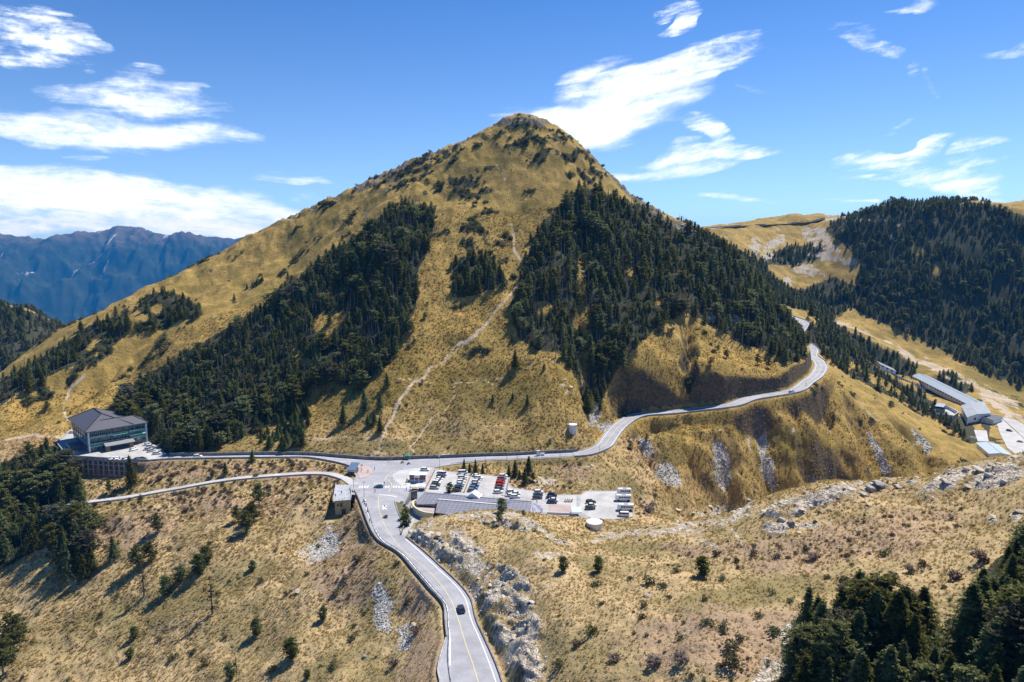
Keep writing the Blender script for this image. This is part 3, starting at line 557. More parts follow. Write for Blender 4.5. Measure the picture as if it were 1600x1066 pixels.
# ------------------------------------------------------------------ clouds: a thin high layer 30 km off
def clouds():
    az = np.linspace(R(-62), R(62), 620); el = np.linspace(R(-.3), R(48), 300)
    A, E = np.meshgrid(az, el); dx = np.sin(A) * np.cos(E); dy = np.cos(A) * np.cos(E); dz = np.sin(E)
    tx = dx / dy; tz = dz / dy
    wx = tx + .10 * fbm(tx * 100 + 50, tz * 260, 30, 3); wz = tz + .045 * fbm(tx * 100, tz * 260 + 70, 22, 4)
    best = np.full(A.shape, -9.0); mm = np.zeros(A.shape); rr_ = np.zeros(A.shape)
    for (u, v, L, T, tilt, wgt, rg) in CLOUDS:
        cx, cz = sky_pt(u, v); Lx = L / 1067.0 * 1.12; Tz = T / 1067.0 * 1.15; c, s = math.cos(R(tilt)), math.sin(R(tilt))
        a = ((wx - cx) * c + (wz - cz) * s) / Lx; b = (-(wx - cx) * s + (wz - cz) * c) / Tz
        m = np.clip(1 - a * a - b * b, 0, 1) ** .8 * wgt
        k = m > mm; mm = np.where(k, m, mm); rr_ = np.where(k, rg, rr_)
    Rd = 30000.0
    me = grid_mesh('clouds', (Rd * dx).ravel(), (Rd * dy).ravel(), (Rd * dz + CAM_Z).ravel(), len(el), len(az))
    for nm, ar in (('mass', mm), ('rag', rr_)):
        at = me.attributes.new(nm, 'FLOAT', 'POINT'); at.data.foreach_set('value', ar.ravel().astype(np.float32))
    bm = bmesh.new(); bm.from_mesh(me); lay = bm.verts.layers.float.get('mass')
    bmesh.ops.delete(bm, geom=[f for f in bm.faces if max(w[lay] for w in f.verts) <= .001], context='FACES'); bm.to_mesh(me); bm.free()
    o = bpy.data.objects.new('clouds', me); COL.objects.link(o); o['kind'] = 'structure'
    m = bpy.data.materials.new('cloud_layer'); m.use_nodes = True; N = NT(m.node_tree); N.n.clear(); out = N.n.new('ShaderNodeOutputMaterial')
    g = N.n.new('ShaderNodeTexCoord').outputs['Object']
    sp = N.n.new('ShaderNodeSeparateXYZ'); N.l.new(g, sp.inputs[0]); ex = N.math('DIVIDE', sp.outputs[0], sp.outputs[1]); ez = N.math('DIVIDE', sp.outputs[2], sp.outputs[1])
    # streaks run along the wind, which turns a little from left to right
    rt = N.ramp(ex, -.25, .1)
    cross = N.math('SUBTRACT', ez, N.math('MULTIPLY', ex, N.math('MULTIPLY_ADD', rt, .30, -.08)))
    st = N.comb(N.math('MULTIPLY', ex, 1.3), N.math('MULTIPLY', cross, 9.0), .2)
    na = N.noise(st, 4.5, 9, .62, .55); nb_ = N.noise(N.comb(ex, N.math('MULTIPLY', cross, 2.4), .7), 26, 8, .7, .3)
    rag = N.math('SUBTRACT', N.math('ADD', N.math('MULTIPLY', na, .68), N.math('MULTIPLY', nb_, .32)), .5)
    d = N.math('ADD', N.attr('mass'), N.math('MULTIPLY', rag, N.math('MULTIPLY_ADD', N.attr('rag'), 4.6, 1.4)))
    d = N.math('MULTIPLY', d, N.ramp(N.attr('mass'), 0, .25)); a = N.math('POWER', N.ramp(d, .05, 1.7), 1.1)
    em = N.n.new('ShaderNodeEmission'); N.l.new(N.mix(N.ramp(ez, .0, .16), (1.12, 1.02, .94), N.mix(N.ramp(nb_, .35, .65), (.74, .80, .90), (.93, .95, .98))), em.inputs[0]); em.inputs[1].default_value = CLOUD_E
    tr = N.n.new('ShaderNodeBsdfTransparent'); mx = N.n.new('ShaderNodeMixShader'); N.l.new(a, mx.inputs[0]); N.l.new(tr.outputs[0], mx.inputs[1]); N.l.new(em.outputs[0], mx.inputs[2]); N.l.new(mx.outputs[0], out.inputs[0])
    m.cycles.emission_sampling = 'NONE'; me.materials.append(m)
CLOUD_E = 1.0
clouds()
# ------------------------------------------------------------------ trees
def leaf_mat(name, dark, light, scale=.8):
    m = bpy.data.materials.new(name); m.use_nodes = True; N = NT(m.node_tree); p = m.node_tree.nodes['Principled BSDF']
    p.inputs['Roughness'].default_value = .75; p.inputs['Specular IOR Level'].default_value = .15
    t = N.n.new('ShaderNodeTexCoord').outputs['Object']; oi = N.n.new('ShaderNodeObjectInfo')
    c = N.mix(N.ramp(N.noise(t, scale, 3, .7), .35, .65), dark, light)
    hs = N.n.new('ShaderNodeHueSaturation'); N.l.new(c, hs.inputs['Color'])
    N.l.new(N.math('MULTIPLY_ADD', oi.outputs['Random'], .045, .478), hs.inputs['Hue']); N.l.new(N.math('MULTIPLY_ADD', oi.outputs['Random'], .7, .65), hs.inputs['Value']); N.l.new(N.math('MULTIPLY_ADD', oi.outputs['Random'], -.35, 1.05), hs.inputs['Saturation'])
    N.l.new(hs.outputs[0], p.inputs['Base Color'])
    tl_ = N.n.new('ShaderNodeBsdfTranslucent'); N.l.new(hs.outputs[0], tl_.inputs[0]); ms = N.n.new('ShaderNodeMixShader'); ms.inputs[0].default_value = .42
    ou = next(q for q in N.n if q.type == 'OUTPUT_MATERIAL'); N.l.new(p.outputs[0], ms.inputs[1]); N.l.new(tl_.outputs[0], ms.inputs[2]); N.l.new(ms.outputs[0], ou.inputs[0]); return m
M_FIR = leaf_mat('fir_needles', (.07, .08, .014), (.20, .22, .045)); M_PINE = leaf_mat('pine_needles', (.08, .085, .018), (.22, .23, .055))
M_GREY = leaf_mat('old_needles', (.07, .07, .04), (.17, .16, .085)); M_YOUNG = leaf_mat('young_needles', (.06, .085, .014), (.18, .22, .04))
M_BARK = mat('bark', (.16, .135, .115), .95, var=.4, vscale=3)
M_SHRUB = leaf_mat('shrub_leaves', (.07, .065, .025), (.17, .15, .06), 1.5); M_SHRUBG = leaf_mat('green_shrub_leaves', (.06, .072, .022), (.15, .165, .05), 1.5); M_TWIG = leaf_mat('bare_twigs', (.14, .10, .08), (.26, .19, .16), 1.5)
def clump(vs, fs, c, r, n, rng, flat=.5):
    """a tuft: n small leaf-shaped triangles scattered around c"""
    for _ in range(n):
        o = rng.normal(size=3) * r * .55; o[2] *= flat; a = rng.normal(size=3); a[2] *= .5; a /= np.linalg.norm(a) + 1e-9; b = np.cross(a, rng.normal(size=3)); b /= np.linalg.norm(b) + 1e-9
        p = np.array(c) + o; s = r * rng.uniform(.6, 1.15); k = len(vs)
        vs += [tuple(p + a * s), tuple(p - a * s * .5 + b * s * .55), tuple(p - a * s * .5 - b * s * .55)]; fs.append((k, k + 1, k + 2))
def mesh_of(name, vs, fs, m):
    me = bpy.data.meshes.new(name); me.from_pydata([tuple(map(float, v)) for v in vs], [], fs); me.materials.append(m); me.update(); return me
def tube_into(vs, fs, pts, rads, k=6):
    base = len(vs)
    for p, r in zip(pts, rads):
        for i in range(k): a = 2 * math.pi * i / k; vs.append((p[0] + r * math.cos(a), p[1] + r * math.sin(a), p[2]))
    for j in range(len(pts) - 1):
        for i in range(k): a = base + j * k + i; b = base + j * k + (i + 1) % k; fs.append((a, b, b + k, a + k))
def tree_meshes(name, kind, seed, hi, lm):
    """unit trees, one metre tall per unit of scale: crown and trunk meshes"""
    rng = np.random.default_rng(seed); vs, fs, tv, tf = [], [], [], []
    H = 10.0; lean = rng.normal(size=2) * .25
    ax = lambda t: np.array([lean[0] * t * t, lean[1] * t * t, H * t])
    tube_into(tv, tf, [ax(0) - [0, 0, 1.2], ax(.3), ax(.6), ax(.97)], [.26, .19, .11, .03], 6)
    if kind == 'fir':
        nl = 19 if hi else 12; R0 = rng.uniform(2.6, 3.2) if hi else rng.uniform(2.1, 2.6)
        for i in range(nl):
            t = .10 + .88 * (i + rng.uniform(-.2, .2)) / nl; rad = R0 * (1 - t) ** (.95 if hi else .8) * (1.12 if hi else 1) * (1 + .14 * math.sin(i * 2.3)) + .06
            nbr = (12 if hi else 8); ph = rng.uniform(0, 6.28)
            for j in range(nbr):
                if rng.random() < .10: continue
                an = ph + 6.283 * j / nbr + rng.uniform(-.25, .25); rr = rad * rng.uniform(.55, 1.2); c = ax(t); n = (6 if hi else 2)
                tip = c + np.array([math.cos(an) * rr, math.sin(an) * rr, -.28 * rr + .1])
                if hi and rng.random() < .5: tube_into(tv, tf, [c, tip], [.035, .012], 3)
                for q in range(n):
                    f = (q + .8) / n; p = c + (tip - c) * f; p[2] += .16 * rr * math.sin(f * 3)
                    clump(vs, fs, p, (.34 if hi else .8) * (1.15 - .5 * f) * (.6 + .5 * rad / R0), 5 if hi else 3, rng, .35)
        clump(vs, fs, ax(.99), .22, 6, rng, 1.4)
    elif kind in ('pine', 'bushy'):      # looser, rounder, layered plates of foliage
        bush = kind == 'bushy'; nb = 90 if bush else 60 if hi else 22; R0 = rng.uniform(2.9, 3.3) if bush else rng.uniform(2.3, 3.0)
        for i in range(nb):
            t = (.05 + .90 * (i / nb)) if bush else .22 + .76 * (i / nb) ** .9; env = math.sin(min(1, (t - .12) / .88) * 2.6 + .35) ** .8 if t < 1 else .3; rr = R0 * max(.25, env) * rng.uniform(.35, 1.1)
            an = rng.uniform(0, 6.283); c = ax(t * .95); tip = c + np.array([math.cos(an) * rr, math.sin(an) * rr, rng.uniform(.1, .7)])
            if hi: tube_into(tv, tf, [c, (c + tip) / 2 - [0, 0, .1], tip], [.06, .04, .015], 4)
            for q in range(6 if hi else 3):
                p = tip + rng.normal(size=3) * [.5, .5, .18]; clump(vs, fs, p, .34 if hi else .9, 8 if hi else 3, rng, .45)
            clump(vs, fs, c + (tip - c) * .5, .5 if hi else .9, 4, rng, .5)
        clump(vs, fs, ax(.98), .35, 6, rng, 1.0)
    elif kind == 'snag':     # thin, half bare
        for i in range(26 if hi else 12):
            t = .15 + .8 * rng.random(); rr = 1.7 * (1.05 - t) * rng.uniform(.6, 1.2); an = rng.uniform(0, 6.283); c = ax(t); tip = c + np.array([math.cos(an) * rr, math.sin(an) * rr, -.1])
            tube_into(tv, tf, [c, tip], [.05, .015], 3)
            if rng.random() < .65: clump(vs, fs, tip, .4, 6, rng, .5); clump(vs, fs, c + (tip - c) * .6, .35, 4, rng, .5)
    return mesh_of(name + '_crown', vs, fs, lm), mesh_of(name + '_trunk', tv, tf, M_BARK)
def shrub_mesh(name, seed, lm, n=60, tall=1.0):
    rng = np.random.default_rng(seed); vs, fs = [], []
    lob = [(rng.uniform(-.45, .45), rng.uniform(-.45, .45), rng.uniform(.15, .5) * tall, rng.uniform(.3, .5)) for _ in range(5)]
    for _ in range(n):
        l = lob[rng.integers(5)]; d = rng.normal(size=3); d /= np.linalg.norm(d); d[2] = abs(d[2]) - .25
        clump(vs, fs, (l[0] + d[0] * l[3], l[1] + d[1] * l[3], l[2] + d[2] * l[3] * tall), .17, 3, rng, 1)
    return mesh_of(name, vs, fs, lm)
HI = [('fir_tree',) + tree_meshes('fir', 'fir', 1, True, M_FIR), ('fir_tree',) + tree_meshes('fir', 'fir', 2, True, M_FIR), ('pine_tree',) + tree_meshes('pine', 'pine', 3, True, M_PINE), ('pine_tree',) + tree_meshes('pine', 'pine', 4, True, M_GREY), ('pine_tree',) + tree_meshes('pine', 'snag', 5, True, M_GREY), ('fir_tree',) + tree_meshes('fir', 'fir', 21, True, M_YOUNG), ('pine_tree',) + tree_meshes('pine', 'bushy', 22, True, M_YOUNG)]
LO = [tree_meshes('low_fir', 'fir', 6, False, M_FIR), tree_meshes('low_fir', 'fir', 7, False, M_FIR), tree_meshes('low_pine', 'pine', 8, False, M_PINE), tree_meshes('low_pine', 'pine', 9, False, M_FIR), tree_meshes('low_pine', 'pine', 10, False, M_GREY), tree_meshes('low_snag', 'snag', 12, False, M_GREY)]

SINGLE = [  # foot pixel, height m, kind, label
 (90,882,12,0),(124,890,13,0),(247,835,10,2),(178,874,11,0),(216,893,12,2),(236,878,9,2),(225,932,15,4),(259,932,14,6),(281,910,12,6),(311,898,15,6),(322,880,12,6),(332,960,16,4),(401,994,11,6),(456,1030,12,6),(210,998,8,6),(203,1030,7,6),(116,970,6,4),(504,970,9,6),(394,892,7,6),(405,790,11,2),(397,816,10,2),(386,832,10,2),(371,816,8,2),(360,1062,10,6),(370,1055,8,4),(22,1018,16,2),(5,1055,15,2),(30,1000,10,2),(95,790,14,0),(206,760,17,0),(124,780,15,0),(171,771,7,2),(128,806,16,0),(352,742,7,5),(394,722,7,5),(332,745,6,6),(480,1060,5,6),
 (664,499,5,2),(626,525,5,2),(605,604,9,5),(570,643,14,5),(593,640,11,5),(575,668,8,5),(585,663,8,5),(594,676,9,5),(805,576,12,0),(770,629,5,5),(801,625,4.5,0),(824,634,7,0),(800,535,6,0),(850,579,5,0),(536,666,13,5),(395,450,5,0),(402,446,6,0),(386,452,5,0),(366,469,6,0),(410,440,5,0),(660,600,3,2),(520,615,3,2),(560,612,3,2),(502,620,4,2),
 (725,738,7.5,0),(734,739,5.5,0),(743,741,8,0),(754,741,6,0),(761,739,6,4),(795,748,8,0),(805,744,9,0),(812,748,5,0),(826,741,10,0),(820,758,9,0),(833,752,4.5,2),(702,771,5.5,6),(784,802,6.5,6),(780,818,5,2),(818,806,2.5,2),(633,812,5.5,6),(635,823,5.5,6),
 (1098,900,6,6),(880,893,5,6),(934,893,5,6),(1000,980,0,0),(1178,860,0,0),(985,700,4,2),(1110,572,6,2),(1200,575,8,2),(1184,570,8,2),(1135,560,6,2),(1090,560,5,2),(1265,590,0,0),(1010,690,5,2),(1302,660,6,2),(1392,640,7,2),(1500,625,6,2),(1465,600,0,0),(74,640,6,2),(110,648,4,6)]
def place_forests():
    items = []     # x, y, z, h, kind, rot, where, pixel height
    for F in FORESTS:
        P = F['poly']; us = [p[0] for p in P]; y0, y1 = F['yr']
        xa = min((u - 800) / 1067 * (y1 if u < 800 else y0) for u in us) - 20; xb = max((u - 800) / 1067 * (y1 if u > 800 else y0) for u in us) + 20
        sp = F['sp']; nx = int((xb - xa) / sp) + 1; ny = int((y1 - y0) / sp) + 1
        X, Y = np.meshgrid(xa + np.arange(nx) * sp, y0 + np.arange(ny) * sp); X = X + RNG.uniform(-.5, .5, X.shape) * sp; Y = Y + RNG.uniform(-.5, .5, Y.shape) * sp; X = X.ravel(); Y = Y.ravel()
        k = np.abs(X / Y) < .95; X = X[k]; Y = Y[k]
        Z = ground_z(X, Y); h = RNG.uniform(F['h'][0], F['h'][1], X.shape) * (.85 + .6 * fbm(X, Y, 30, 2))
        u, v = proj(X, Y, Z + h * .45); n = fbm(X, Y, 16, 3); kk = min(1, 400 / y0)
        ok = inpoly(u + 14 * n * kk, v + 12 * n * kk, P) & (RNG.random(X.shape) > np.clip(blobs(u, v, F['gaps']) * 1.6, 0, 1) * .97)
        ok &= fbm(X + 70, Y, 26, 3) > -.42
        clear = np.minimum(seg_dist(X, Y, RRc)[0] - 6, seg_dist(X, Y, LL)[0] - 4); ok &= clear > 0; ok &= ~inpoly(X, Y, PAVE)
        ok &= seg_dist(X, Y, PAVE, True)[0] > 2.5
        for poly, _, _, _ in PADS: ok &= ~inpoly(X, Y, poly)
        if 'near wood' in F['where']: ok &= v < 1170
        for i in np.where(ok)[0]:
            c = RNG.random(); m = F['mix']; kd = 0 if c < m[0] else 2 if c < m[0] + m[1] else 3 if c < m[0] + m[1] + m[2] else 4
            if kd == 0 and RNG.random() < .5: kd = 1
            if 'plantation' in F['where']: kd = 5
            px = 1067 * h[i] / math.hypot(X[i], Y[i]) * (2.5 if kd == 5 else 1)
            vis = -10 < u[i] < 1640 and -20 < v[i] < 1066 + px * .5 or 'near wood' in F['where']
            items.append([X[i], Y[i], Z[i], h[i], kd, RNG.uniform(0, 6.28), F['where'], px if vis else px * .01])
    return items
def add_obj(name, me, parent=None):
    o = bpy.data.objects.new(name, me); COL.objects.link(o); o.parent = parent; return o
def make_tree(kind, x, y, z, h, rot, wid=1.0):
    nm, cr, tr = HI[kind]; s = h / 10.0
    e = bpy.data.objects.new(nm, None); COL.objects.link(e); e.empty_display_size = .5
    e.location = (x, y, z - .1); e.rotation_euler = (0, 0, rot); e.scale = (s * wid, s * wid, s)
    add_obj('crown', cr, e); add_obj('trunk', tr, e); e['category'] = 'tree'; return e
items = place_forests()
items.sort(key=lambda t: -t[7])
N_IND = 370
SINGLES = [s for s in SINGLE if s[2] > 0]
KW = {0: 'dark green cone-shaped fir', 1: 'dark green cone-shaped fir', 2: 'dark green rounded pine', 3: 'grey-green rounded pine', 4: 'thin half-bare grey pine'}
for t in items[:N_IND]:
    e = make_tree(t[4], t[0], t[1], t[2], t[3], t[5], RNG.uniform(1.0, 1.45)); k = KW.get(t[4], 'bright green young fir')
    e['label'] = k + ' ' + t[6]; e['group'] = k + 's ' + t[6]
EXTRA_LABELS = []
def single_label(u, v, kind):
    k = {0: 'dark cone-shaped fir', 2: 'dark rounded tree', 4: 'thin sparse grey pine', 5: 'young green fir', 6: 'bright green rounded tree'}[kind]
    if 716 <= v <= 760 and 715 < u < 770: return k + ' in the roadside row above the first parking bays', 'roadside trees above the parking rows'
    if 735 <= v <= 760 and 790 < u < 840: return k + ' on the grass bank above the red cars parking lot', 'trees on the bank above the parking'
    if v > 780 and u < 160: return k + ' at the edge of the dark wood below the lower lane', 'trees at the edge of the dark wood'
    if v > 775 and u < 520: return k + ' standing alone on the steep grass slope at the lower left', 'trees dotted over the lower left slope'
    if v > 700 and u < 420: return k + ' between the hotel road and the lower lane', 'trees between the two left roads'
    if u > 1000 and v < 700: return k + ' on the grassy cut around the right-hand road', 'trees around the right-hand road'
    if v > 800 and u > 860: return k + ' on the dry near hillside below the rocky crest', 'trees on the near hillside'
    if v < 480 and u < 430: return k + ' high on the bare left ridge', 'trees high on the left ridge'
    if 600 < u < 900 and v < 690: return k + ' alone on the golden slope near the trail', 'lone trees on the golden slope'
    if u < 130: return k + ' on the slope above the hotel yard', 'trees above the hotel'
    if 625 < u < 640: return k + ' in the planting strip beside the ramp', 'trees beside the ramp'
    if 695 < u < 790 and v > 760: return k + ' against the tiled visitor building', 'trees beside the visitor building'
    return k + ' on the golden slope left of the trail foot', 'trees left of the trail foot'
for (u, v, h, kd) in SINGLES:
    x, y, z = hit(u, v); z = float(ground_z(x, y)[0]); h = h * (.62 if kd == 6 and u < 520 else 1); e = make_tree(kd, x, y, z, h, RNG.uniform(0, 6), RNG.uniform(.9, 1.2)); e['label'], e['group'] = single_label(u, v, kd)

def scatter(name, pts, protos, label, cat):
    """one object of uncountable vegetation: geometry nodes put a proto on every point. pts rows: x y z scale rot kind"""
    pts = np.array(pts, float); me = bpy.data.meshes.new(name); me.vertices.add(len(pts)); me.vertices.foreach_set('co', pts[:, :3].astype(np.float32).ravel())
    a = me.attributes.new('scl', 'FLOAT_VECTOR', 'POINT'); sc = np.stack([pts[:, 3] * pts[:, 6], pts[:, 3] * pts[:, 6], pts[:, 3]], -1); a.data.foreach_set('vector', sc.astype(np.float32).ravel())
    a = me.attributes.new('rotz', 'FLOAT', 'POINT'); a.data.foreach_set('value', pts[:, 4].astype(np.float32))
    a = me.attributes.new('kindi', 'INT', 'POINT'); a.data.foreach_set('value', pts[:, 5].astype(np.int32)); me.update()
    o = bpy.data.objects.new(name, me); COL.objects.link(o); o['kind'] = 'stuff'; o['label'] = label; o['category'] = cat
    ng = bpy.data.node_groups.new(name, 'GeometryNodeTree'); ng.interface.new_socket('Geometry', in_out='INPUT', socket_type='NodeSocketGeometry'); ng.interface.new_socket('Geometry', in_out='OUTPUT', socket_type='NodeSocketGeometry')
    n = ng.nodes; l = ng.links; gi = n.new('NodeGroupInput'); go = n.new('NodeGroupOutput'); ip = n.new('GeometryNodeInstanceOnPoints'); l.new(gi.outputs[0], ip.inputs['Points'])
    jg = n.new('GeometryNodeJoinGeometry')
    for pr in reversed(protos):
        g2i = n.new('GeometryNodeGeometryToInstance')
        for me_ob in pr:
            oi = n.new('GeometryNodeObjectInfo'); oi.inputs['Object'].default_value = me_ob; oi.transform_space = 'ORIGINAL'; l.new(oi.outputs['Geometry'], g2i.inputs[0])
        l.new(g2i.outputs[0], jg.inputs[0])
    l.new(jg.outputs[0], ip.inputs['Instance']); ip.inputs['Pick Instance'].default_value = True
    def at(nm, ty):
        a = n.new('GeometryNodeInputNamedAttribute'); a.data_type = ty; a.inputs['Name'].default_value = nm; return a.outputs['Attribute']
    l.new(at('kindi', 'INT'), ip.inputs['Instance Index']); l.new(at('scl', 'FLOAT_VECTOR'), ip.inputs['Scale'])
    cx = n.new('ShaderNodeCombineXYZ'); l.new(at('rotz', 'FLOAT'), cx.inputs[2]); l.new(cx.outputs[0], ip.inputs['Rotation'])
    l.new(ip.outputs[0], go.inputs[0]); md = o.modifiers.new('scatter', 'NODES'); md.node_group = ng
    return o
# low-detail trees stand in the wood as real trees whose crown and trunk also serve the scattered mass
def low_sources():
    out = []
    for i, (cr, tr) in enumerate(LO):
        t = items[N_IND + i]; s = t[3] / 10.0; e = bpy.data.objects.new('pine_tree' if i > 1 else 'fir_tree', None); COL.objects.link(e); e.location = (t[0], t[1], t[2] - .1); e.scale = (s, s, s); e['category'] = 'tree'
        k = KW.get(t[4], 'bright green young fir'); e['label'] = k + ' ' + t[6]; e['group'] = k + 's ' + t[6]
        out.append((add_obj('crown', cr, e), add_obj('trunk', tr, e)))
    return out
lo_src = low_sources()
LOK = {0: 0, 1: 1, 2: 2, 3: 4, 4: 5, 5: 0}
pts = []
for t in items[N_IND + len(LO):]:
    k = LOK[t[4]]; k = 3 if (k == 2 and RNG.random() < .5) else k
    pts.append((t[0], t[1], t[2] - .1, t[3] / 10.0, t[5], k, RNG.uniform(1.0, 1.55)))
print('trees', len(items))
scatter('forest', pts, lo_src, 'dense dark conifer forest covering the flanks of the peak and the right mountain', 'forest')

# ------------------------------------------------------------------ shrubs and tussocks
SH = [shrub_mesh('shrub', 31, M_SHRUB), shrub_mesh('shrub', 32, M_SHRUBG), shrub_mesh('shrub', 33, M_TWIG, 70, 1.3)]
SPOTS = [(1270,875,4,2),(1258,862,3,0),(1178,868,3,2),(1382,868,4,1),(1120,870,3,0),(1150,880,2.5,0),(1320,870,2.5,0),(1395,905,4,0),(1420,895,3.5,2),(1330,912,3,0),(1312,920,2.2,2),(1290,905,2.4,0),(1015,912,4,1),(1035,918,3.5,1),(1060,895,3,0),(1045,935,2.5,1),(930,915,3.5,1),(940,945,2,1),(1005,950,3,0),(1000,968,3,0),(1105,975,3.5,1),(1065,1000,3.5,1),(1130,985,3.5,1),(1140,1020,5,0),(1150,1045,5.5,0),(1020,1040,5,2),(1065,1035,4.5,2),(960,1035,4,2),(925,990,4,1),(985,905,2.5,0),(1207,928,2.6,1),(1235,940,2.2,1),(1420,930,3,2),(1490,905,4,2),(1530,880,5,2),(1370,960,3,0),(1160,1000,3,0),(1315,905,3,0),(875,1040,4,0),(900,1010,3,2),(1210,990,4,1),(1190,965,3,0),(1100,940,2.5,0),(1215,870,3,0),(1130,905,2.6,0),(1445,885,3,0),
  (1012,800,6,2),(1020,792,5,2),(1005,795,4,0),(600,810,3,0),(545,830,4,0),(500,855,3,0),(620,885,4,0),(560,880,5,0),(520,930,4,0),(540,905,4,2),(640,940,3,0),(650,990,4,2),(615,1040,4,2),(520,1045,4,1),(170,830,4,0),(140,850,4,2),(290,800,4,2),(320,770,5,2),(400,745,4,2),(270,745,5,0),(250,750,5,2),(300,735,5,0),(345,730,4,2),(470,730,3.5,2),(430,732,3.5,2),(180,770,5,1),(220,780,4,1),(125,760,6,2),(150,790,4,0),(480,800,3,0),(430,860,3,0),(330,850,3,0),(280,860,3,0),(120,930,3,0),(160,960,3,0),(60,960,3,1),(250,1000,3,1),(300,1020,3,0),(350,1000,3,0),(270,1030,4,1),(320,1040,4,1),(420,1050,4,0),(550,1000,4,1),(570,960,3,1),(450,930,3,0),(480,900,3,0),(410,910,4,0),(340,930,3,1)]
n_sh = 0
def shrub(u, v, w, k, where, grp):
    x, y, z = hit(u, v); o = add_obj('shrub', SH[k]); o.location = (x, y, z - .1); o.rotation_euler = (0, 0, RNG.uniform(0, 6)); s = w * .62; o.scale = (s, s, s * RNG.uniform(.8, 1.1)); o['category'] = 'shrub'
    col = ('brown-green', 'green', 'bare purplish-grey')[k]; o['label'] = col + ' shrub ' + where; o['group'] = col + ' ' + grp
for (u, v, w, k) in SPOTS:
    shrub(u, v, w, k, 'on the dry near hillside' if u > 860 and v > 850 else 'beside the bus parking' if u > 900 else 'on the bank between the two left roads' if v < 800 and u < 500 else 'on the steep grass slope left of the near road', 'shrubs')
src_sh = []
for i in range(3):
    u, v = [(700, 700), (860, 690), (420, 700)][i]; x, y, z = hit(u, v); o = add_obj('shrub', SH[i]); o.location = (x, y, z); o.scale = (2, 2, 1.6); o['category'] = 'shrub'
    o['label'] = ['low brown-green shrub on the bank right above the junction', 'low green shrub on the bank below the white hillside tank', 'bare purplish-grey shrub above the road near the plantation'][i]; src_sh.append((o,))
# dark dwarf bushes and tussocks where the cover is brushy: uncountable
nP = 150000; TH = RNG.uniform(R(-46), R(46), nP); RRd = 80 * (760 / 80.0) ** RNG.random(nP) ; bx = RRd * np.sin(TH); by = RRd * np.cos(TH); bz = ground_z(bx, by)
w5 = cover_weights(bx, by, bz); brushy = w5[3]; pnk = w5[5]
noi = fbm(bx, by, 20, 4); p_ = np.clip(brushy * .9, 0, 1) * (RRd > 330) + .018 * (noi > -.05) + np.clip(pnk, 0, 1) * .10 * (RRd > 200)
band = (bx > -300) & (bx < 0) & (seg_dist(bx, by, LL)[0] < 22); p_ = p_ + band * .25
okk = (RNG.random(nP) < p_) & ((forest_floor(*proj(bx, by, bz), by) < .5) | (RNG.random(nP) < .3)) & (w5[1] < .3) & (w5[2] < .3) & ~inpoly(bx, by, PAVE) & (seg_dist(bx, by, PAVE, True)[0] > 1.5) & (seg_dist(bx, by, RRc)[0] > 6.5) & (seg_dist(bx, by, LL)[0] > 4)
for poly, _, _, _ in PADS: okk &= ~inpoly(bx, by, poly)
ii = np.where(okk)[0]; print('bushes', len(ii))
kk_ = np.where(brushy[ii] > .4, RNG.integers(0, 2, len(ii)), np.where((pnk[ii] > .35) | band[ii], np.where(RNG.random(len(ii)) < .5, 2, 0), RNG.integers(0, 2, len(ii))))
ssz = np.where(brushy[ii] > .4, RNG.uniform(1.2, 2.8, len(ii)), RNG.uniform(.4, 1.5, len(ii)) ** 1.3) * np.clip(RRd[ii] / 300, .7, 1.2)
scatter('brushwood', np.stack([bx[ii], by[ii], bz[ii] - .15, ssz, RNG.uniform(0, 6, len(ii)), kk_, np.ones(len(ii))], -1), src_sh, 'low dark brush and dwarf bushes dotted over the grass slopes', 'brush')

# tussock grass: a mass of bunches over the slopes
M_TUSS = bpy.data.materials.new('tussock_grass'); M_TUSS.use_nodes = True; N = NT(M_TUSS.node_tree); pb_ = M_TUSS.node_tree.nodes['Principled BSDF']; pb_.inputs['Roughness'].default_value = .9; pb_.inputs['Specular IOR Level'].default_value = .1
oi_ = N.n.new('ShaderNodeObjectInfo'); gx_ = N.noise(N.n.new('ShaderNodeNewGeometry').outputs['Position'], .02, 3, .6)
cc_ = N.mix(oi_.outputs['Random'], (.60, .46, .23), (.41, .325, .14)); tc_ = N.mix(N.ramp(gx_, .35, .65), cc_, N.mix(oi_.outputs['Random'], (.54, .38, .17), (.36, .29, .085))); sy_ = N.n.new('ShaderNodeSeparateXYZ'); N.l.new(N.n.new('ShaderNodeNewGeometry').outputs['Position'], sy_.inputs[0])
tc_ = N.mix(N.ramp(sy_.outputs[1], 330, 420), tc_, N.mix(1.0, tc_, (.93, .83, .60), 'MULTIPLY')); N.l.new(tc_, pb_.inputs['Base Color'])
tl_ = N.n.new('ShaderNodeBsdfTranslucent'); N.l.new(tc_, tl_.inputs[0]); ms = N.n.new('ShaderNodeMixShader'); ms.inputs[0].default_value = .45; N.l.new(pb_.outputs[0], ms.inputs[1]); N.l.new(tl_.outputs[0], ms.inputs[2]); N.l.new(ms.outputs[0], next(q for q in N.n if q.type == 'OUTPUT_MATERIAL').inputs[0])
def tussock(seed):
    rng = np.random.default_rng(seed); vs, fs = [], []
    for i in range(26):
        a = rng.uniform(0, 6.283); r = rng.uniform(.0, .35); l = rng.uniform(.5, 1.0); out = rng.uniform(.1, .75); c, s = math.cos(a), math.sin(a); w = rng.uniform(.10, .2); k = len(vs)
        vs += [(c * r - s * w, s * r + c * w, -.25), (c * r + s * w, s * r - c * w, -.25), (c * (r + out), s * (r + out), l * (1.1 - out * .8))]; fs.append((k, k + 1, k + 2))
    return mesh_of('tussock', vs, fs, M_TUSS)
TS = []
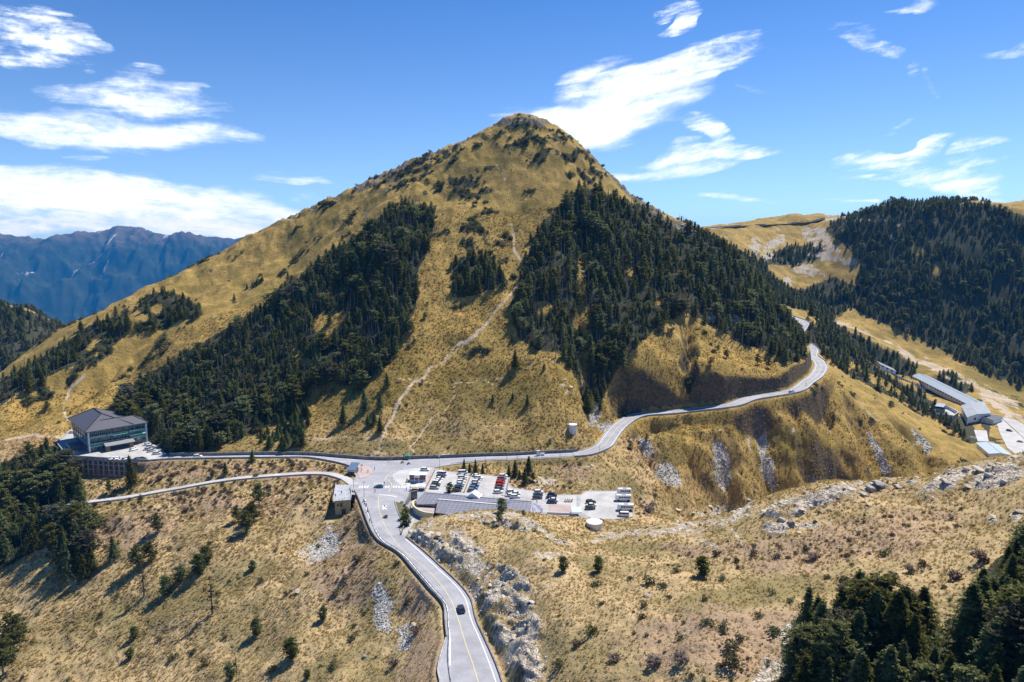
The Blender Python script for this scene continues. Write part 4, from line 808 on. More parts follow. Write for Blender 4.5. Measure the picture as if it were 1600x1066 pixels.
for i, (u, v) in enumerate([(760, 690), (1000, 900), (450, 950)]):
    x, y, z = hit(u, v); o = add_obj('tussock', tussock(50 + i)); o.location = (x, y, z); o['category'] = 'grass tussock'; o['label'] = ['single tussock of golden grass on the slope just above the road', 'single tussock of golden grass on the near hillside', 'single tussock of golden grass on the lower left slope'][i]; TS.append((o,))
nP = 260000; TH = RNG.uniform(R(-43), R(43), nP); RRd = np.sqrt(RNG.uniform(85.0 ** 2, 560.0 ** 2, nP)); q_ = RNG.random(nP) < np.clip(230 / RRd, .2, 1); TH = TH[q_]; RRd = RRd[q_]; tx_ = RRd * np.sin(TH); ty_ = RRd * np.cos(TH); tz_ = ground_z(tx_, ty_)
w5 = cover_weights(tx_, ty_, tz_); nn = fbm(tx_, ty_, 10, 4)
ok = (w5[0] < .35) & (w5[1] < .35) & (w5[2] < .3) & (RNG.random(len(tx_)) < .5 + .6 * sstep(-.2, .25, nn)) & (forest_floor(*proj(tx_, ty_, tz_), ty_) < .5) & ~inpoly(tx_, ty_, PAVE) & (seg_dist(tx_, ty_, PAVE, True)[0] > 1.3) & (seg_dist(tx_, ty_, RRc)[0] > 6.2) & (seg_dist(tx_, ty_, LL)[0] > 3.6)
for poly, _, _, _ in PADS: ok &= ~inpoly(tx_, ty_, poly)
ii = np.where(ok)[0]; print('tussocks', len(ii))
scatter('tussock_grass', np.stack([tx_[ii], ty_[ii], tz_[ii], RNG.uniform(.3, .75, len(ii)) * np.clip(RRd[ii] / 230, .8, 1.4), RNG.uniform(0, 6, len(ii)), RNG.integers(0, 3, len(ii)), RNG.uniform(.9, 1.4, len(ii))], -1), TS, 'golden tussock grass covering the slopes around the roads', 'grass')

# loose rock: angular blocks on the screes, the cuts and the bare crest
def rock_mat(name, lo, hi):
    m = bpy.data.materials.new(name); m.use_nodes = True; N = NT(m.node_tree); p = m.node_tree.nodes['Principled BSDF']; p.inputs['Roughness'].default_value = .85; p.inputs['Specular IOR Level'].default_value = .2
    o = N.n.new('ShaderNodeObjectInfo'); t = N.n.new('ShaderNodeTexCoord').outputs['Object']; N.l.new(N.mix(N.math('ADD', N.math('MULTIPLY', o.outputs['Random'], .7), N.math('MULTIPLY', N.noise(t, 1.5, 4, .65), .4)), lo, hi), p.inputs['Base Color']); return m
M_ROCKT = rock_mat('tan_rock', (.21, .165, .115), (.64, .55, .42)); M_ROCKG = rock_mat('grey_slate', (.13, .12, .105), (.55, .52, .47))
def rock_mesh(seed, m, flat):
    rng = np.random.default_rng(seed); bm = bmesh.new(); pts_ = rng.normal(size=(16, 3)); pts_ /= np.linalg.norm(pts_, axis=1)[:, None]; pts_ *= np.array([1.25, .75, flat]) * rng.uniform(.6, .8, (16, 1))
    vs_ = [bm.verts.new(q) for q in pts_]; bmesh.ops.convex_hull(bm, input=vs_); bmesh.ops.rotate(bm, verts=bm.verts, matrix=Matrix.Rotation(rng.uniform(.2, .7), 3, 'Y')); me = bpy.data.meshes.new('rock'); bm.to_mesh(me); me.materials.append(m); return me
RS = []
for i, (u, v, m, fl, s, lb) in enumerate([(1222,815,M_ROCKG,.6,2.6,'large grey boulder in the outcrop on the near crest, its left block'),(1236,818,M_ROCKG,.5,2.2,'large grey boulder in the outcrop on the near crest, its right block'),(1290,763,M_ROCKT,.4,1.8,'flat tan slab lying on the bare path of the near crest'),(1212,826,M_ROCKT,.7,1.5,'small tan boulder below the outcrop on the near crest')]):
    x, y, z = hit(u, v); o = add_obj('boulder', rock_mesh(70 + i, m, fl)); o.location = (x, y, z + .1); o.scale = (s, s, s); o.rotation_euler = (0, 0, i * 1.3); o['category'] = 'boulder'; o['label'] = lb; RS.append((o,))
for i, (u, v, s) in enumerate([(1360,765,3.2),(1375,758,3.6),(1392,752,3.0),(1350,775,2.4),(1405,762,2.4),(1530,735,3.5),(1545,745,2.6),(1170,782,2.4),(1060,797,2.6),(1040,805,2.0),(1110,792,2.6),(1590,800,1.8),(1570,755,2.4),(1480,755,2.4),(1260,770,2.0),(570,1027,1.5)]):
    x, y, z = hit(u, v); o = add_obj('boulder', RS[i % 3][0].data); o.location = (x, y, z + .1); o.scale = (s, s, s * .8); o.rotation_euler = (0, 0, -.5 + .2 * (i % 3)); o['category'] = 'boulder'; o['label'] = 'tilted grey slab sticking out of the near crest among others' if u > 600 else 'single pale rock on the grass slope at the bottom, left of the lay-by'
    if u > 600: o['group'] = 'tilted slabs on the near crest'
nP = 900000; TH = RNG.uniform(R(-41), R(41), nP); RRd = np.sqrt(RNG.uniform(110.0 ** 2, 620.0 ** 2, nP)); X_ = RRd * np.sin(TH); Y_ = RRd * np.cos(TH); Z_ = ground_z(X_, Y_)
w5 = cover_weights(X_, Y_, Z_); near = np.clip(260 / RRd, .25, 1) ** 1.3
pr = np.where(w5[1] > .45, .55 * near, 0) + np.where((w5[0] > .45), .10 * near * (.4 + 1.6 * sstep(-.1, .2, fbm(X_, Y_, 7, 3))) * np.where(Y_ > 480, .5, 1), 0) + np.where((w5[0] > .2) & (w5[0] <= .45), .03 * near, 0) + np.where((w5[1] > .15) & (w5[1] <= .45), .12 * near, 0) + .0006 * (RRd < 300)
ok = (RNG.random(nP) < pr) & ~inpoly(X_, Y_, PAVE) & (seg_dist(X_, Y_, PAVE, True)[0] > .9) & (seg_dist(X_, Y_, RRc)[0] > 5.6)
for poly, _, _, _ in PADS: ok &= ~inpoly(X_, Y_, poly)
ii = np.where(ok)[0]; print('rocks', len(ii))
sc_ = w5[1][ii] > .15
sz = np.where(sc_, RNG.uniform(.22, .6, len(ii)), RNG.uniform(.18, .42, len(ii)) + RNG.random(len(ii)) ** 7 * 1.5) / near[ii] ** .45
scatter('loose_rock', np.stack([X_[ii], Y_[ii], Z_[ii] + .05, sz, np.where(sc_, RNG.uniform(0, 6, len(ii)), RNG.uniform(-.9, -.1, len(ii))), np.where(sc_, RNG.integers(0, 2, len(ii)), np.where((RNG.random(len(ii)) < .8) & (Y_[ii] < 480), RNG.integers(2, 4, len(ii)), RNG.integers(0, 2, len(ii)))), RNG.uniform(.8, 1.5, len(ii))], -1), RS, 'loose grey and tan rock covering the screes, road cuts and bare crest', 'scree')
# ------------------------------------------------------------------ building helpers
def link_mesh(name, bm, m, parent=None, smooth=False):
    me = bpy.data.meshes.new(name); bm.normal_update(); bm.to_mesh(me); bm.free(); me.materials.append(m)
    if smooth:
        for p in me.polygons: p.use_smooth = True
    o = bpy.data.objects.new(name, me); COL.objects.link(o); o.parent = parent; return o
def empty(name, loc, label, cat, rot=0, group=None):
    e = bpy.data.objects.new(name, None); COL.objects.link(e); e.location = loc; e.rotation_euler = (0, 0, rot); e['label'] = label; e['category'] = cat; e.empty_display_size = .5
    if group: e['group'] = group
    return e
def tag(o, label, cat, group=None):
    o['label'] = label; o['category'] = cat
    if group: o['group'] = group
    return o
def box(bm, x0, x1, y0, y1, z0, z1):
    v = [bm.verts.new(p) for p in [(x0,y0,z0),(x1,y0,z0),(x1,y1,z0),(x0,y1,z0),(x0,y0,z1),(x1,y0,z1),(x1,y1,z1),(x0,y1,z1)]]
    for f in [(0,3,2,1),(4,5,6,7),(0,1,5,4),(1,2,6,5),(2,3,7,6),(3,0,4,7)]: bm.faces.new([v[i] for i in f])
def prism(bm, poly, z0, z1):
    """poly: xy outline; z0/z1 number or list"""
    n = len(poly); a = [bm.verts.new((p[0], p[1], z0 if not isinstance(z0, list) else z0[i])) for i, p in enumerate(poly)]; b = [bm.verts.new((p[0], p[1], z1 if not isinstance(z1, list) else z1[i])) for i, p in enumerate(poly)]
    for i in range(n): bm.faces.new((a[i], a[(i + 1) % n], b[(i + 1) % n], b[i]))
    t = bm.faces.new(b); q = bm.faces.new(a[::-1]); bmesh.ops.triangulate(bm, faces=[t, q])
def ribbon(bm, L, Rr):
    pv = None
    for a, b in zip(L, Rr):
        c = (bm.verts.new(a), bm.verts.new(b))
        if pv: bm.faces.new((pv[0], c[0], c[1], pv[1]))
        pv = c
def dense(pts, step=3.0):
    """Catmull-Rom smoothing, then points every few metres"""
    P = [Vector(p) for p in pts]; out = []
    for i in range(len(P) - 1):
        p0 = P[max(i - 1, 0)]; p1 = P[i]; p2 = P[i + 1]; p3 = P[min(i + 2, len(P) - 1)]; n = max(1, int((p2 - p1).length / step))
        for k in range(n):
            t = k / n; out.append(.5 * ((2 * p1) + (p2 - p0) * t + (2 * p0 - 5 * p1 + 4 * p2 - p3) * t * t + (3 * p1 - p0 - 3 * p2 + p3) * t ** 3))
    out.append(P[-1]); return out
def offset(pts, d, dz=0):
    out = []
    for i, p in enumerate(pts):
        t = Vector(pts[min(i + 1, len(pts) - 1)]) - Vector(pts[max(i - 1, 0)]); t.z = 0
        if t.length < 1e-6: t = Vector((1, 0, 0))
        t.normalize(); out.append(Vector(p) + Vector((-t.y, t.x, 0)) * d + Vector((0, 0, dz)))
    return out
def wall_line(bm, pts, th, z0, z1):
    a = offset(pts, th / 2); b = offset(pts, -th / 2)
    A0 = [bm.verts.new((p.x, p.y, p.z + z0)) for p in a]; A1 = [bm.verts.new((p.x, p.y, p.z + z1)) for p in a]; B0 = [bm.verts.new((p.x, p.y, p.z + z0)) for p in b]; B1 = [bm.verts.new((p.x, p.y, p.z + z1)) for p in b]
    for i in range(len(pts) - 1):
        bm.faces.new((A0[i], A0[i + 1], A1[i + 1], A1[i])); bm.faces.new((B0[i + 1], B0[i], B1[i], B1[i + 1])); bm.faces.new((A1[i], A1[i + 1], B1[i + 1], B1[i])); bm.faces.new((A0[i + 1], A0[i], B0[i], B0[i + 1]))
    bm.faces.new((A0[0], A1[0], B1[0], B0[0])); bm.faces.new((A0[-1], B0[-1], B1[-1], A1[-1]))
def cyl(bm, x, y, z0, z1, r, r2=None, k=12):
    r2 = r if r2 is None else r2; a = []; b = []
    for i in range(k): c, s = math.cos(2 * math.pi * i / k), math.sin(2 * math.pi * i / k); a.append(bm.verts.new((x + r * c, y + r * s, z0))); b.append(bm.verts.new((x + r2 * c, y + r2 * s, z1)))
    for i in range(k): bm.faces.new((a[i], a[(i + 1) % k], b[(i + 1) % k], b[i]))
    bm.faces.new(b); bm.faces.new(a[::-1])
def p0(u, v, z=0.0): return PZ(u, v, z)

def road_mat(name, c, streak=.19):
    m = bpy.data.materials.new(name); m.use_nodes = True; N = NT(m.node_tree); b = m.node_tree.nodes['Principled BSDF']; b.inputs['Roughness'].default_value = .85; b.inputs['Specular IOR Level'].default_value = .25
    t = N.n.new('ShaderNodeTexCoord').outputs['Object']; a = N.noise(t, .09, 7, .7, .8); f = N.noise(t, 1.3, 4, .7); cr = N.noise(t, .35, 6, .75, 1.5)
    col = N.mix(N.ramp(a, .3, .7), tuple(x * (1 - streak) for x in c), tuple(min(1, x * (1 + streak)) for x in c))
    col = N.mix(N.ramp(f, .2, .8, .25, 0), col, tuple(x * .6 for x in c)); col = N.mix(N.math('MULTIPLY', N.math('SUBTRACT', 1.0, N.ramp(N.math('ABSOLUTE', N.math('SUBTRACT', cr, .5)), 0, .012)), .35), col, tuple(x * .5 for x in c))
    pt = N.noise(t, .16, 2, .4); col = N.mix(N.ramp(pt, .60, .615, 0, .16), col, tuple(x * .55 for x in c)); N.l.new(col, b.inputs['Base Color']); return m
M_ASPH = road_mat('old_asphalt', (.33, .33, .352)); M_CONC = road_mat('concrete_paving', (.43, .42, .405)); M_LANE = road_mat('pale_concrete', (.47, .455, .44)); M_PINKP = road_mat('pink_paving', (.42, .34, .32))
M_WALLC = mat('grey_concrete', (.36, .36, .37), .9, var=.25, vscale=.6); M_WALLD = mat('stained_concrete', (.20, .185, .17), .9, var=.35, vscale=.5); M_WHITE = mat('white_paint', (.68, .68, .68), .55, var=.06, vscale=1.0); M_MARKW = mat('white_road_paint', (.80, .80, .80), .7); M_MARKY = mat('yellow_road_paint', (.60, .50, .26), .7)
M_STEEL = mat('galvanised_steel', (.55, .56, .58), .45, .6); M_DARK = mat('dark_metal', (.05, .052, .06), .5); M_GLASS = mat('dark_glass', (.02, .03, .035), .08, 0, spec=.8); M_RED = mat('red_paint', (.45, .06, .04), .5); M_YEL = mat('yellow_paint', (.75, .45, .03), .5)

# ------------------------------------------------------------------ roads
bm = bmesh.new(); f = bm.faces.new([bm.verts.new((p[0], p[1], 0)) for p in PAVE]); bmesh.ops.triangulate(bm, faces=[f])
o = link_mesh('road', bm, M_ASPH); o['kind'] = 'structure'
# skirt under the slab edge so that it has thickness
bm = bmesh.new(); n_ = len(PAVE)
for i in range(n_):
    a, b = PAVE[i], PAVE[(i + 1) % n_]; bm.faces.new([bm.verts.new(q) for q in [(a[0], a[1], -.02), (b[0], b[1], -.02), (b[0], b[1], -1.6), (a[0], a[1], -1.6)]])
o = link_mesh('road_edge', bm, M_WALLD); o['kind'] = 'structure'
def sheet(name, pix, z, m, world=None):
    bm = bmesh.new(); pts = world or [p0(u, v) for u, v in pix]; f = bm.faces.new([bm.verts.new((p[0], p[1], z)) for p in pts]); bmesh.ops.triangulate(bm, faces=[f]); o = link_mesh(name, bm, m); o['kind'] = 'structure'; return o
sheet('parking_area', [(680,734),(691,736.5),(720,740.5),(750,742.5),(781,746.5),(799,763.5),(840,769.5),(862,774.5),(901,774.5),(901,800),(845,800),(830,783),(668,769),(664,765)], .02, M_CONC)
sheet('bus_parking_area', [(907,775),(917,768.5),(983,768.5),(988,807),(960,811),(926,811),(907,800)], .02, M_CONC)
sheet('hotel_yard', [(103.5,713.5),(97.6,704),(90.8,692),(100.5,682.5),(112,672.8),(135,668.8),(160,690.6),(200,695.5),(232,690.6),(250,700.5),(256,712),(250,718),(230,719.8),(180,717.4),(130,714.4)], .02, M_CONC)
sheet('worn_forecourt', [(613,742),(625,735),(645,731.5),(676,730.5),(668,745),(661,768),(640,768),(625,757),(615,750)], .012, road_mat('worn_concrete', (.46, .455, .455)))
sheet('ramp_path', [(643,792),(656,797),(648,812),(641,826),(634,838),(627,836),(632,820),(638,804)], .03, M_CONC)
pts = dense(RRc, 2.5); W_ = 4.35
def flare(i, n): return W_
bm = bmesh.new(); ribbon(bm, offset(pts, W_), offset(pts, -W_)); o = link_mesh('mountain_road', bm, M_ASPH); o['kind'] = 'structure'
o.location.z = .03
bm = bmesh.new(); wall_line(bm, offset(pts, -W_ - .3), .35, -1.0, .75); o = link_mesh('parapet', bm, M_WALLC); tag(o, 'long grey parapet along the valley edge of the climbing road', 'parapet')
bm = bmesh.new(); wall_line(bm, offset(pts[:-1], W_ + .3), .5, -.4, .25); o = link_mesh('kerb', bm, M_WALLC); o['kind'] = 'structure'
lp = dense([(p[0], p[1], p[2]) for p in LL], 2.5)
bm = bmesh.new(); ribbon(bm, offset(lp, 2.2), offset(lp, -2.2)); o = link_mesh('lane', bm, M_LANE); o['kind'] = 'structure'; o.location.z = .05
bm = bmesh.new(); wall_line(bm, offset(lp[4:], 2.45), .35, -2.2, .45); o = link_mesh('lane_wall', bm, M_WALLC); tag(o, 'low concrete wall along the downhill edge of the narrow lower lane', 'wall')
# high retaining wall where the lower lane bridges a washout
bm = bmesh.new(); k0 = min(range(len(lp)), key=lambda i: abs(proj(*lp[i])[0] - 172)); k1 = min(range(len(lp)), key=lambda i: abs(proj(*lp[i])[0] - 212)); seg = lp[min(k0, k1):max(k0, k1) + 1]; wall_line(bm, offset(seg, 2.9), .4, -5.5, .3); tag(link_mesh('retaining_wall', bm, M_WALLC), 'tall grey retaining wall holding up the lower lane below the hotel', 'retaining wall')
# the old road that crosses the far saddle
sp_ = [hit(u, v, 900) for u, v in [(1106,358.5),(1130,356),(1160,354),(1200,352),(1240,350),(1270,347),(1290,342)]]; sp_ = dense([(q[0], q[1], q[2] + .9) for q in sp_], 12); bm = bmesh.new(); ribbon(bm, offset(sp_, 3.2), offset(sp_, -3.2)); o = link_mesh('saddle_road', bm, M_ASPH); o['kind'] = 'structure'
bm = bmesh.new(); wall_line(bm, offset(sp_, 4.2), 1.0, -1.5, 1.6); tag(link_mesh('snow_wall', bm, M_WALLD), 'dark wall line above the distant road across the far saddle', 'wall')
# paint
def stripe(name, pix, w, m, z=.03, world=None, dash=None):
    P = dense(world or [p0(u, v) for u, v in pix], 2.0); bm = bmesh.new()
    if dash is None: ribbon(bm, offset(P, w / 2, 0), offset(P, -w / 2, 0))
    else:
        for i in range(0, len(P) - dash[0], dash[0] + dash[1]): ribbon(bm, offset(P[i:i + dash[0] + 1], w / 2), offset(P[i:i + dash[0] + 1], -w / 2))
    o = link_mesh(name, bm, m); o.location.z = z; o['kind'] = 'structure'; return o
stripe('yellow_line', [(755,1090),(746,1062),(738,1035),(728,1008),(715,965),(703,935),(682,905),(655,880),(625,855),(606,830),(597,812),(591,790),(592,775)], .24, M_MARKY)
stripe('yellow_line', [(607,769),(612,757),(606,750)], .3, M_MARKY); stripe('yellow_line', [(601,751),(604,744),(612,738)], .3, M_MARKY)
stripe('white_line', [(775,1066),(764,1035),(750,1000),(736,968),(727,936),(709,912),(684,889),(660,866),(634,843)], .25, M_MARKW)
stripe('white_line', [(703,1040),(703,998),(700,970),(697,945),(675,919),(651,891),(630,867),(600,847),(585,825),(573,797),(571,780)], .25, M_MARKW)
stripe('white_line', [(592,773.3),(607,774.3),(620,776.5)], .5, M_MARKW); stripe('white_line', [(584,755.3),(600,755.5)], .4, M_MARKW)
for a_, b_ in [([(265,713.4),(325,713),(400,712.3),(480,712.6),(541,717.5),(585,720.3)], .22), ([(655,718.5),(700,717),(760,714.6),(845,711),(900,708)], .22), ([(705,725),(760,719),(800,717.4),(875,714.6),(903,712.4)], .22), ([(265,716.6),(325,716),(400,715),(480,714.8),(540,722)], .22)]: stripe('white_line', a_, b_, M_MARKW)
rp = [p for p in pts]; stripe('white_line', None, .22, M_MARKW, .05, world=offset(rp, -3.6)); stripe('white_line', None, .22, M_MARKW, .05, world=offset(rp, 3.7)); stripe('yellow_line', None, .25, M_MARKY, .05, world=rp)
bm = bmesh.new()
for i in range(18):
    u = 562 + i * 4.1
    if 576 < u < 590: continue
    a = p0(u, 761); box(bm, a[0] - .28, a[0] + .28, a[1] - 1.4, a[1] + 1.4, .012, .03)
o = link_mesh('zebra_crossing', bm, M_MARKW); o['kind'] = 'structure'
bm = bmesh.new(); a = p0(600, 793)
for tri in [[(-.35, 2.6), (.25, 2.6), (.25, -2.4), (-.35, -2.4)], [(-1.2, .6), (-.05, 2.9), (1.1, .6)], [(.25, -.6), (1.7, -1.9), (1.5, -2.4), (.25, -1.4)]]: bm.faces.new([bm.verts.new((a[0] + q[0], a[1] + q[1], .03)) for q in tri])
o = link_mesh('road_arrow', bm, M_MARKW); o['kind'] = 'structure'
bm = bmesh.new()
for row, us in (((743, 768), (706, 713)), ):
    pass
for (u0, v0, u1, v1, du) in [(697,742,686,767,7), (715,742,700,769,7), (762,746,754,770,6), (770,748,766,772,6)]:
    for i in range(7):
        u = u0 + (u1 - u0) * i / 6; v = v0 + (v1 - v0) * i / 6; a = p0(u, v); box(bm, a[0], a[0] + 2.0, a[1] - .06, a[1] + .06, .022, .032)
o = link_mesh('parking_lines', bm, M_MARKW); o['kind'] = 'structure'

def parapet(name, pix, h, m, label, th=.35, down=.8, world=None, posts=None, z=0):
    P = dense(world or [p0(u, v, z) for u, v in pix], 3.0); bm = bmesh.new(); wall_line(bm, P, th, -down, h); o = link_mesh(name, bm, m); tag(o, label, 'parapet' if name == 'parapet' else name.replace('_', ' ')); return o
parapet('parapet', [(553.5,768),(559,778),(565,793),(577,824),(591,846),(622,865),(645,891),(669,919),(692,945),(695,971),(698,997)], .85, M_WALLD, 'dark low parapet along the outer left edge of the near road', .35, 2.5)
parapet('kerb_wall', [(634.5,839),(663.5,862.5),(689,886),(715,910),(735,935),(744,969),(759,1002),(775,1038),(785,1066),(800,1110)], .45, M_WALLD, 'low dark drain wall along the cliff side of the near road', .4, .5)
parapet('parapet', [(697.5,997),(689,1023),(684,1049),(687.5,1066),(688,1110)], .5, M_WALLC, 'pale curved parapet round the lay-by at the lower edge', .4, 2.5)
def guard_rail(pix, label, h=.75, step=3.0, world=None, z=0, group=None):
    P = dense(world or [p0(u, v, z) for u, v in pix], step); e = empty('guard_rail', tuple(P[0]), label, 'guard rail', group=group); org = P[0]; Q = [p - org for p in P]
    bm = bmesh.new(); wall_line(bm, Q, .09, h - .32, h); link_mesh('rail', bm, M_STEEL, e)
    for k, q in enumerate(Q[:70]):
        bm = bmesh.new(); box(bm, q.x - .09, q.x + .09, q.y - .09, q.y + .09, q.z - .5, q.z + h + .02); link_mesh('post', bm, M_STEEL, e)
    return e
guard_rail([(570,783),(575,795),(584,822),(597,844),(627,864),(651,890),(675,918),(697.5,944),(700.5,970),(702,997),(700.5,1020),(702,1045),(707,1075)], 'steel guard rail on the left side of the near road', step=3.6)
guard_rail([(705,726),(760,720.4),(800,718.8),(875,715.8),(903,713.4)], 'steel guard rail above the parking bank on the downhill side of the road', step=4)
parapet('retaining_wall', [(555.5,744),(549,731.5),(540,726.6),(515,720.8),(480,715.4),(440,715.3),(400,715.6),(325,716.6),(265,717.6),(232,720.3)], .7, M_WALLC, 'long grey retaining wall on the lower side of the hotel road', .4, 3.0)
parapet('bank_wall', [(265,712.4),(325,712),(400,710.6),(480,711.1),(541,715.6),(585,718.7),(620,718.6),(655,716.6),(700,715.2),(760,712.6),(800,711.6),(845,709),(903,706.2)], 1.7, M_WALLD, 'dark stone wall at the foot of the golden slope beside the road', .6, .5)
# yard of the hotel: fascia, edge wall and the concrete frame under it
parapet('parapet', [(232,720.3),(180,718),(130,715),(103,714),(97,704),(90,692),(100,682),(112,672)], .9, M_WALLC, 'white-grey parapet round the hotel yard', .35, 1.4)
fe = empty('concrete_frame', (YARD_EDGE[1][0], YARD_EDGE[1][1], 0), 'tall concrete frame of pillars and beams holding up the hotel yard', 'supporting frame')
A_ = Vector(YARD_EDGE[1]); B_ = Vector(YARD_EDGE[3]); dv = (B_ - A_); Lf = dv.length * .72; dv.normalize(); ang = math.atan2(dv.y, dv.x); fe.rotation_euler[2] = ang; fe.location.x += -.2; fe.location.y -= .3
npil = 9
for i in range(npil + 1):
    x = Lf * i / npil; bm = bmesh.new(); box(bm, x - .35, x + .35, -.5, .2, -10.6, -.9); link_mesh('pillar', bm, M_WALLC, fe)
for z in (-3.4, -6.2, -9.0):
    for i in range(npil):
        x = Lf * i / npil; bm = bmesh.new(); box(bm, x + .35, x + Lf / npil - .35, -.35, .1, z - .25, z + .25); link_mesh('beam', bm, M_WALLC, fe)
bm = bmesh.new(); box(bm, -1, Lf + 8, .9, 1.2, -11, -.9); link_mesh('back_wall', bm, M_WALLD, fe)

# ------------------------------------------------------------------ hotel
M_SLATE = bpy.data.materials.new('grey_roof_tiles'); M_SLATE.use_nodes = True; N = NT(M_SLATE.node_tree); b = M_SLATE.node_tree.nodes['Principled BSDF']; b.inputs['Roughness'].default_value = .6
t = N.n.new('ShaderNodeTexCoord').outputs['Object']; w_ = N.n.new('ShaderNodeTexWave'); w_.inputs['Scale'].default_value = 2.4; N.l.new(t, w_.inputs[0]); N.l.new(N.mix(N.ramp(w_.outputs['Fac'], .1, .9), N.mix(N.noise(t, .6, 3, .6), (.045, .045, .055), (.065, .065, .08)), (.10, .10, .118)), b.inputs['Base Color'])
M_SLDARK = mat('dark_ridge_tiles', (.035, .035, .045), .5); M_MINT = mat('mint_glass', (.18, .40, .34), .25, spec=.6); M_HWALL = mat('pale_render', (.21, .235, .26), .8, var=.12, vscale=.4); M_HDARK = mat('eave_shade_and_dark_roof', (.06, .075, .10), .5); M_HBR = mat('brown_stone', (.20, .14, .10), .8, var=.3, vscale=1.5)
M_TEAL = mat('teal_glass', (.02, .085, .085), .12, spec=.8)
HA = Vector(p0(139, 707.3)); hot = empty('hotel', tuple(HA), 'large three-storey hotel with dark hipped roofs and mint balconies on the walled yard', 'hotel', math.atan2(.69, .72))
def hip(x0, x1, y0, y1, zb, zr, rx0, rx1, ry0, ry1, th=.35):
    bm = bmesh.new(); B = [(x0, y0), (x1, y0), (x1, y1), (x0, y1)]; lo = [bm.verts.new((*p, zb - th)) for p in B]; up = [bm.verts.new((*p, zb)) for p in B]; r0 = bm.verts.new((rx0, ry0, zr)); r1 = bm.verts.new((rx1, ry1, zr))
    for i in range(4): bm.faces.new((lo[i], lo[(i + 1) % 4], up[(i + 1) % 4], up[i]))
    bm.faces.new(lo[::-1])
    if abs(rx1 - rx0) > abs(ry1 - ry0): bm.faces.new((up[0], up[1], r1, r0)); bm.faces.new((up[1], up[2], r1)); bm.faces.new((up[2], up[3], r0, r1)); bm.faces.new((up[3], up[0], r0))
    else: bm.faces.new((up[0], up[1], r0)); bm.faces.new((up[1], up[2], r1, r0)); bm.faces.new((up[2], up[3], r1)); bm.faces.new((up[3], up[0], r0, r1))
    return bm, [(Vector((*B[0], zb)), Vector((rx0, ry0, zr))), (Vector((*B[1], zb)), Vector((rx1, ry0, zr)) if abs(rx1 - rx0) > abs(ry1 - ry0) else Vector((rx0, ry0, zr))), (Vector((*B[2], zb)), Vector((rx1, ry1, zr))), (Vector((*B[3], zb)), Vector((rx0, ry1, zr)) if abs(rx1 - rx0) <= abs(ry1 - ry0) else Vector((rx0, ry0, zr))), (Vector((rx0, ry0, zr)), Vector((rx1, ry1, zr)))]
def bar(bm, a, b, w):
    a = Vector(a); b = Vector(b); d = (b - a).normalized(); s = d.cross(Vector((0, 0, 1)))
    if s.length < 1e-4: s = Vector((1, 0, 0))
    s.normalize(); u = s.cross(d).normalized(); vs = []
    for p in (a, b):
        for q in ((-1, -1), (1, -1), (1, 1), (-1, 1)): vs.append(bm.verts.new(p + s * q[0] * w / 2 + u * q[1] * w / 2))
    for f in [(0,1,5,4),(1,2,6,5),(2,3,7,6),(3,0,4,7),(3,2,1,0),(4,5,6,7)]: bm.faces.new([vs[i] for i in f])
bm, e1 = hip(-1.6, 23, -1.4, 40, 12.3, 18.2, 10.5, 10.5, 13, 31); rf = link_mesh('roof', bm, M_SLATE, hot)
bm = bmesh.new(); [bar(bm, a, b, .5) for a, b in e1]; link_mesh('ridge_tiles', bm, M_SLDARK, rf)
bm, e2 = hip(-1.2, 31, -1.8, 14.5, 12.1, 15.8, 8, 25, 6.4, 6.4); rf2 = link_mesh('roof', bm, M_SLATE, hot)
bm = bmesh.new(); [bar(bm, a, b, .45) for a, b in e2[1:3] + e2[4:]]; link_mesh('ridge_tiles', bm, M_SLDARK, rf2)
bm, e3 = hip(17, 27, 20, 36, 11.0, 13.5, 22, 22, 25, 31); link_mesh('roof', bm, M_SLATE, hot)
bm = bmesh.new(); box(bm, 0, 29.5, .9, 13.5, 0, 11.9); box(bm, .2, 21.5, 13.5, 38.5, 0, 11.95); link_mesh('wall', bm, M_HWALL, hot)
bm = bmesh.new(); box(bm, .5, 29, .3, .9, 8.6, 11.9); box(bm, -.5, 0, 1, 38, 8.6, 11.9); link_mesh('eave_shade_panels', bm, M_HDARK, hot)  # dark panels paint in the shade of the recess under the eaves
for z in (3.7, 7.6, 11.6): bm = bmesh.new(); box(bm, -.3, 29.8, -.9, .88, z, z + .35); link_mesh('floor_band', bm, M_HWALL, hot)
for x in (-.1, 29.3): bm = bmesh.new(); box(bm, x, x + .8, -1.1, 0, 0, 11.9); link_mesh('column', bm, M_WHITE, hot)
for x in (5.8, 11.7, 17.6, 23.5): bm = bmesh.new(); box(bm, x - .2, x + .2, -.6, .28, 0, 11.9); link_mesh('column', bm, M_HWALL, hot)
for fl in range(3):
    for i in range(10):
        x = 1.0 + i * 2.95; z = .5 + fl * 3.95
        f_ = bmesh.new(); box(f_, x - .1, x + 2.2, .78 if fl < 2 else .2, .93 if fl < 2 else .32, z, z + 2.7); w = link_mesh('window', f_, M_WHITE, hot)
        g = bmesh.new(); y = .70 if fl < 2 else .12; box(g, x, x + 1.0, y, y + .1, z + .1, z + 2.55); box(g, x + 1.1, x + 2.1, y, y + .1, z + .1, z + 2.55); link_mesh('pane', g, M_TEAL, w)
for fl in range(3):
    for i in range(7):
        y = 4 + i * 5; z = 1 + fl * 3.95; x = -.08 if fl < 2 else -.58; g = bmesh.new(); box(g, x, x + .1, y, y + 2.6, z, z + 2.0); link_mesh('window', g, M_TEAL, hot)
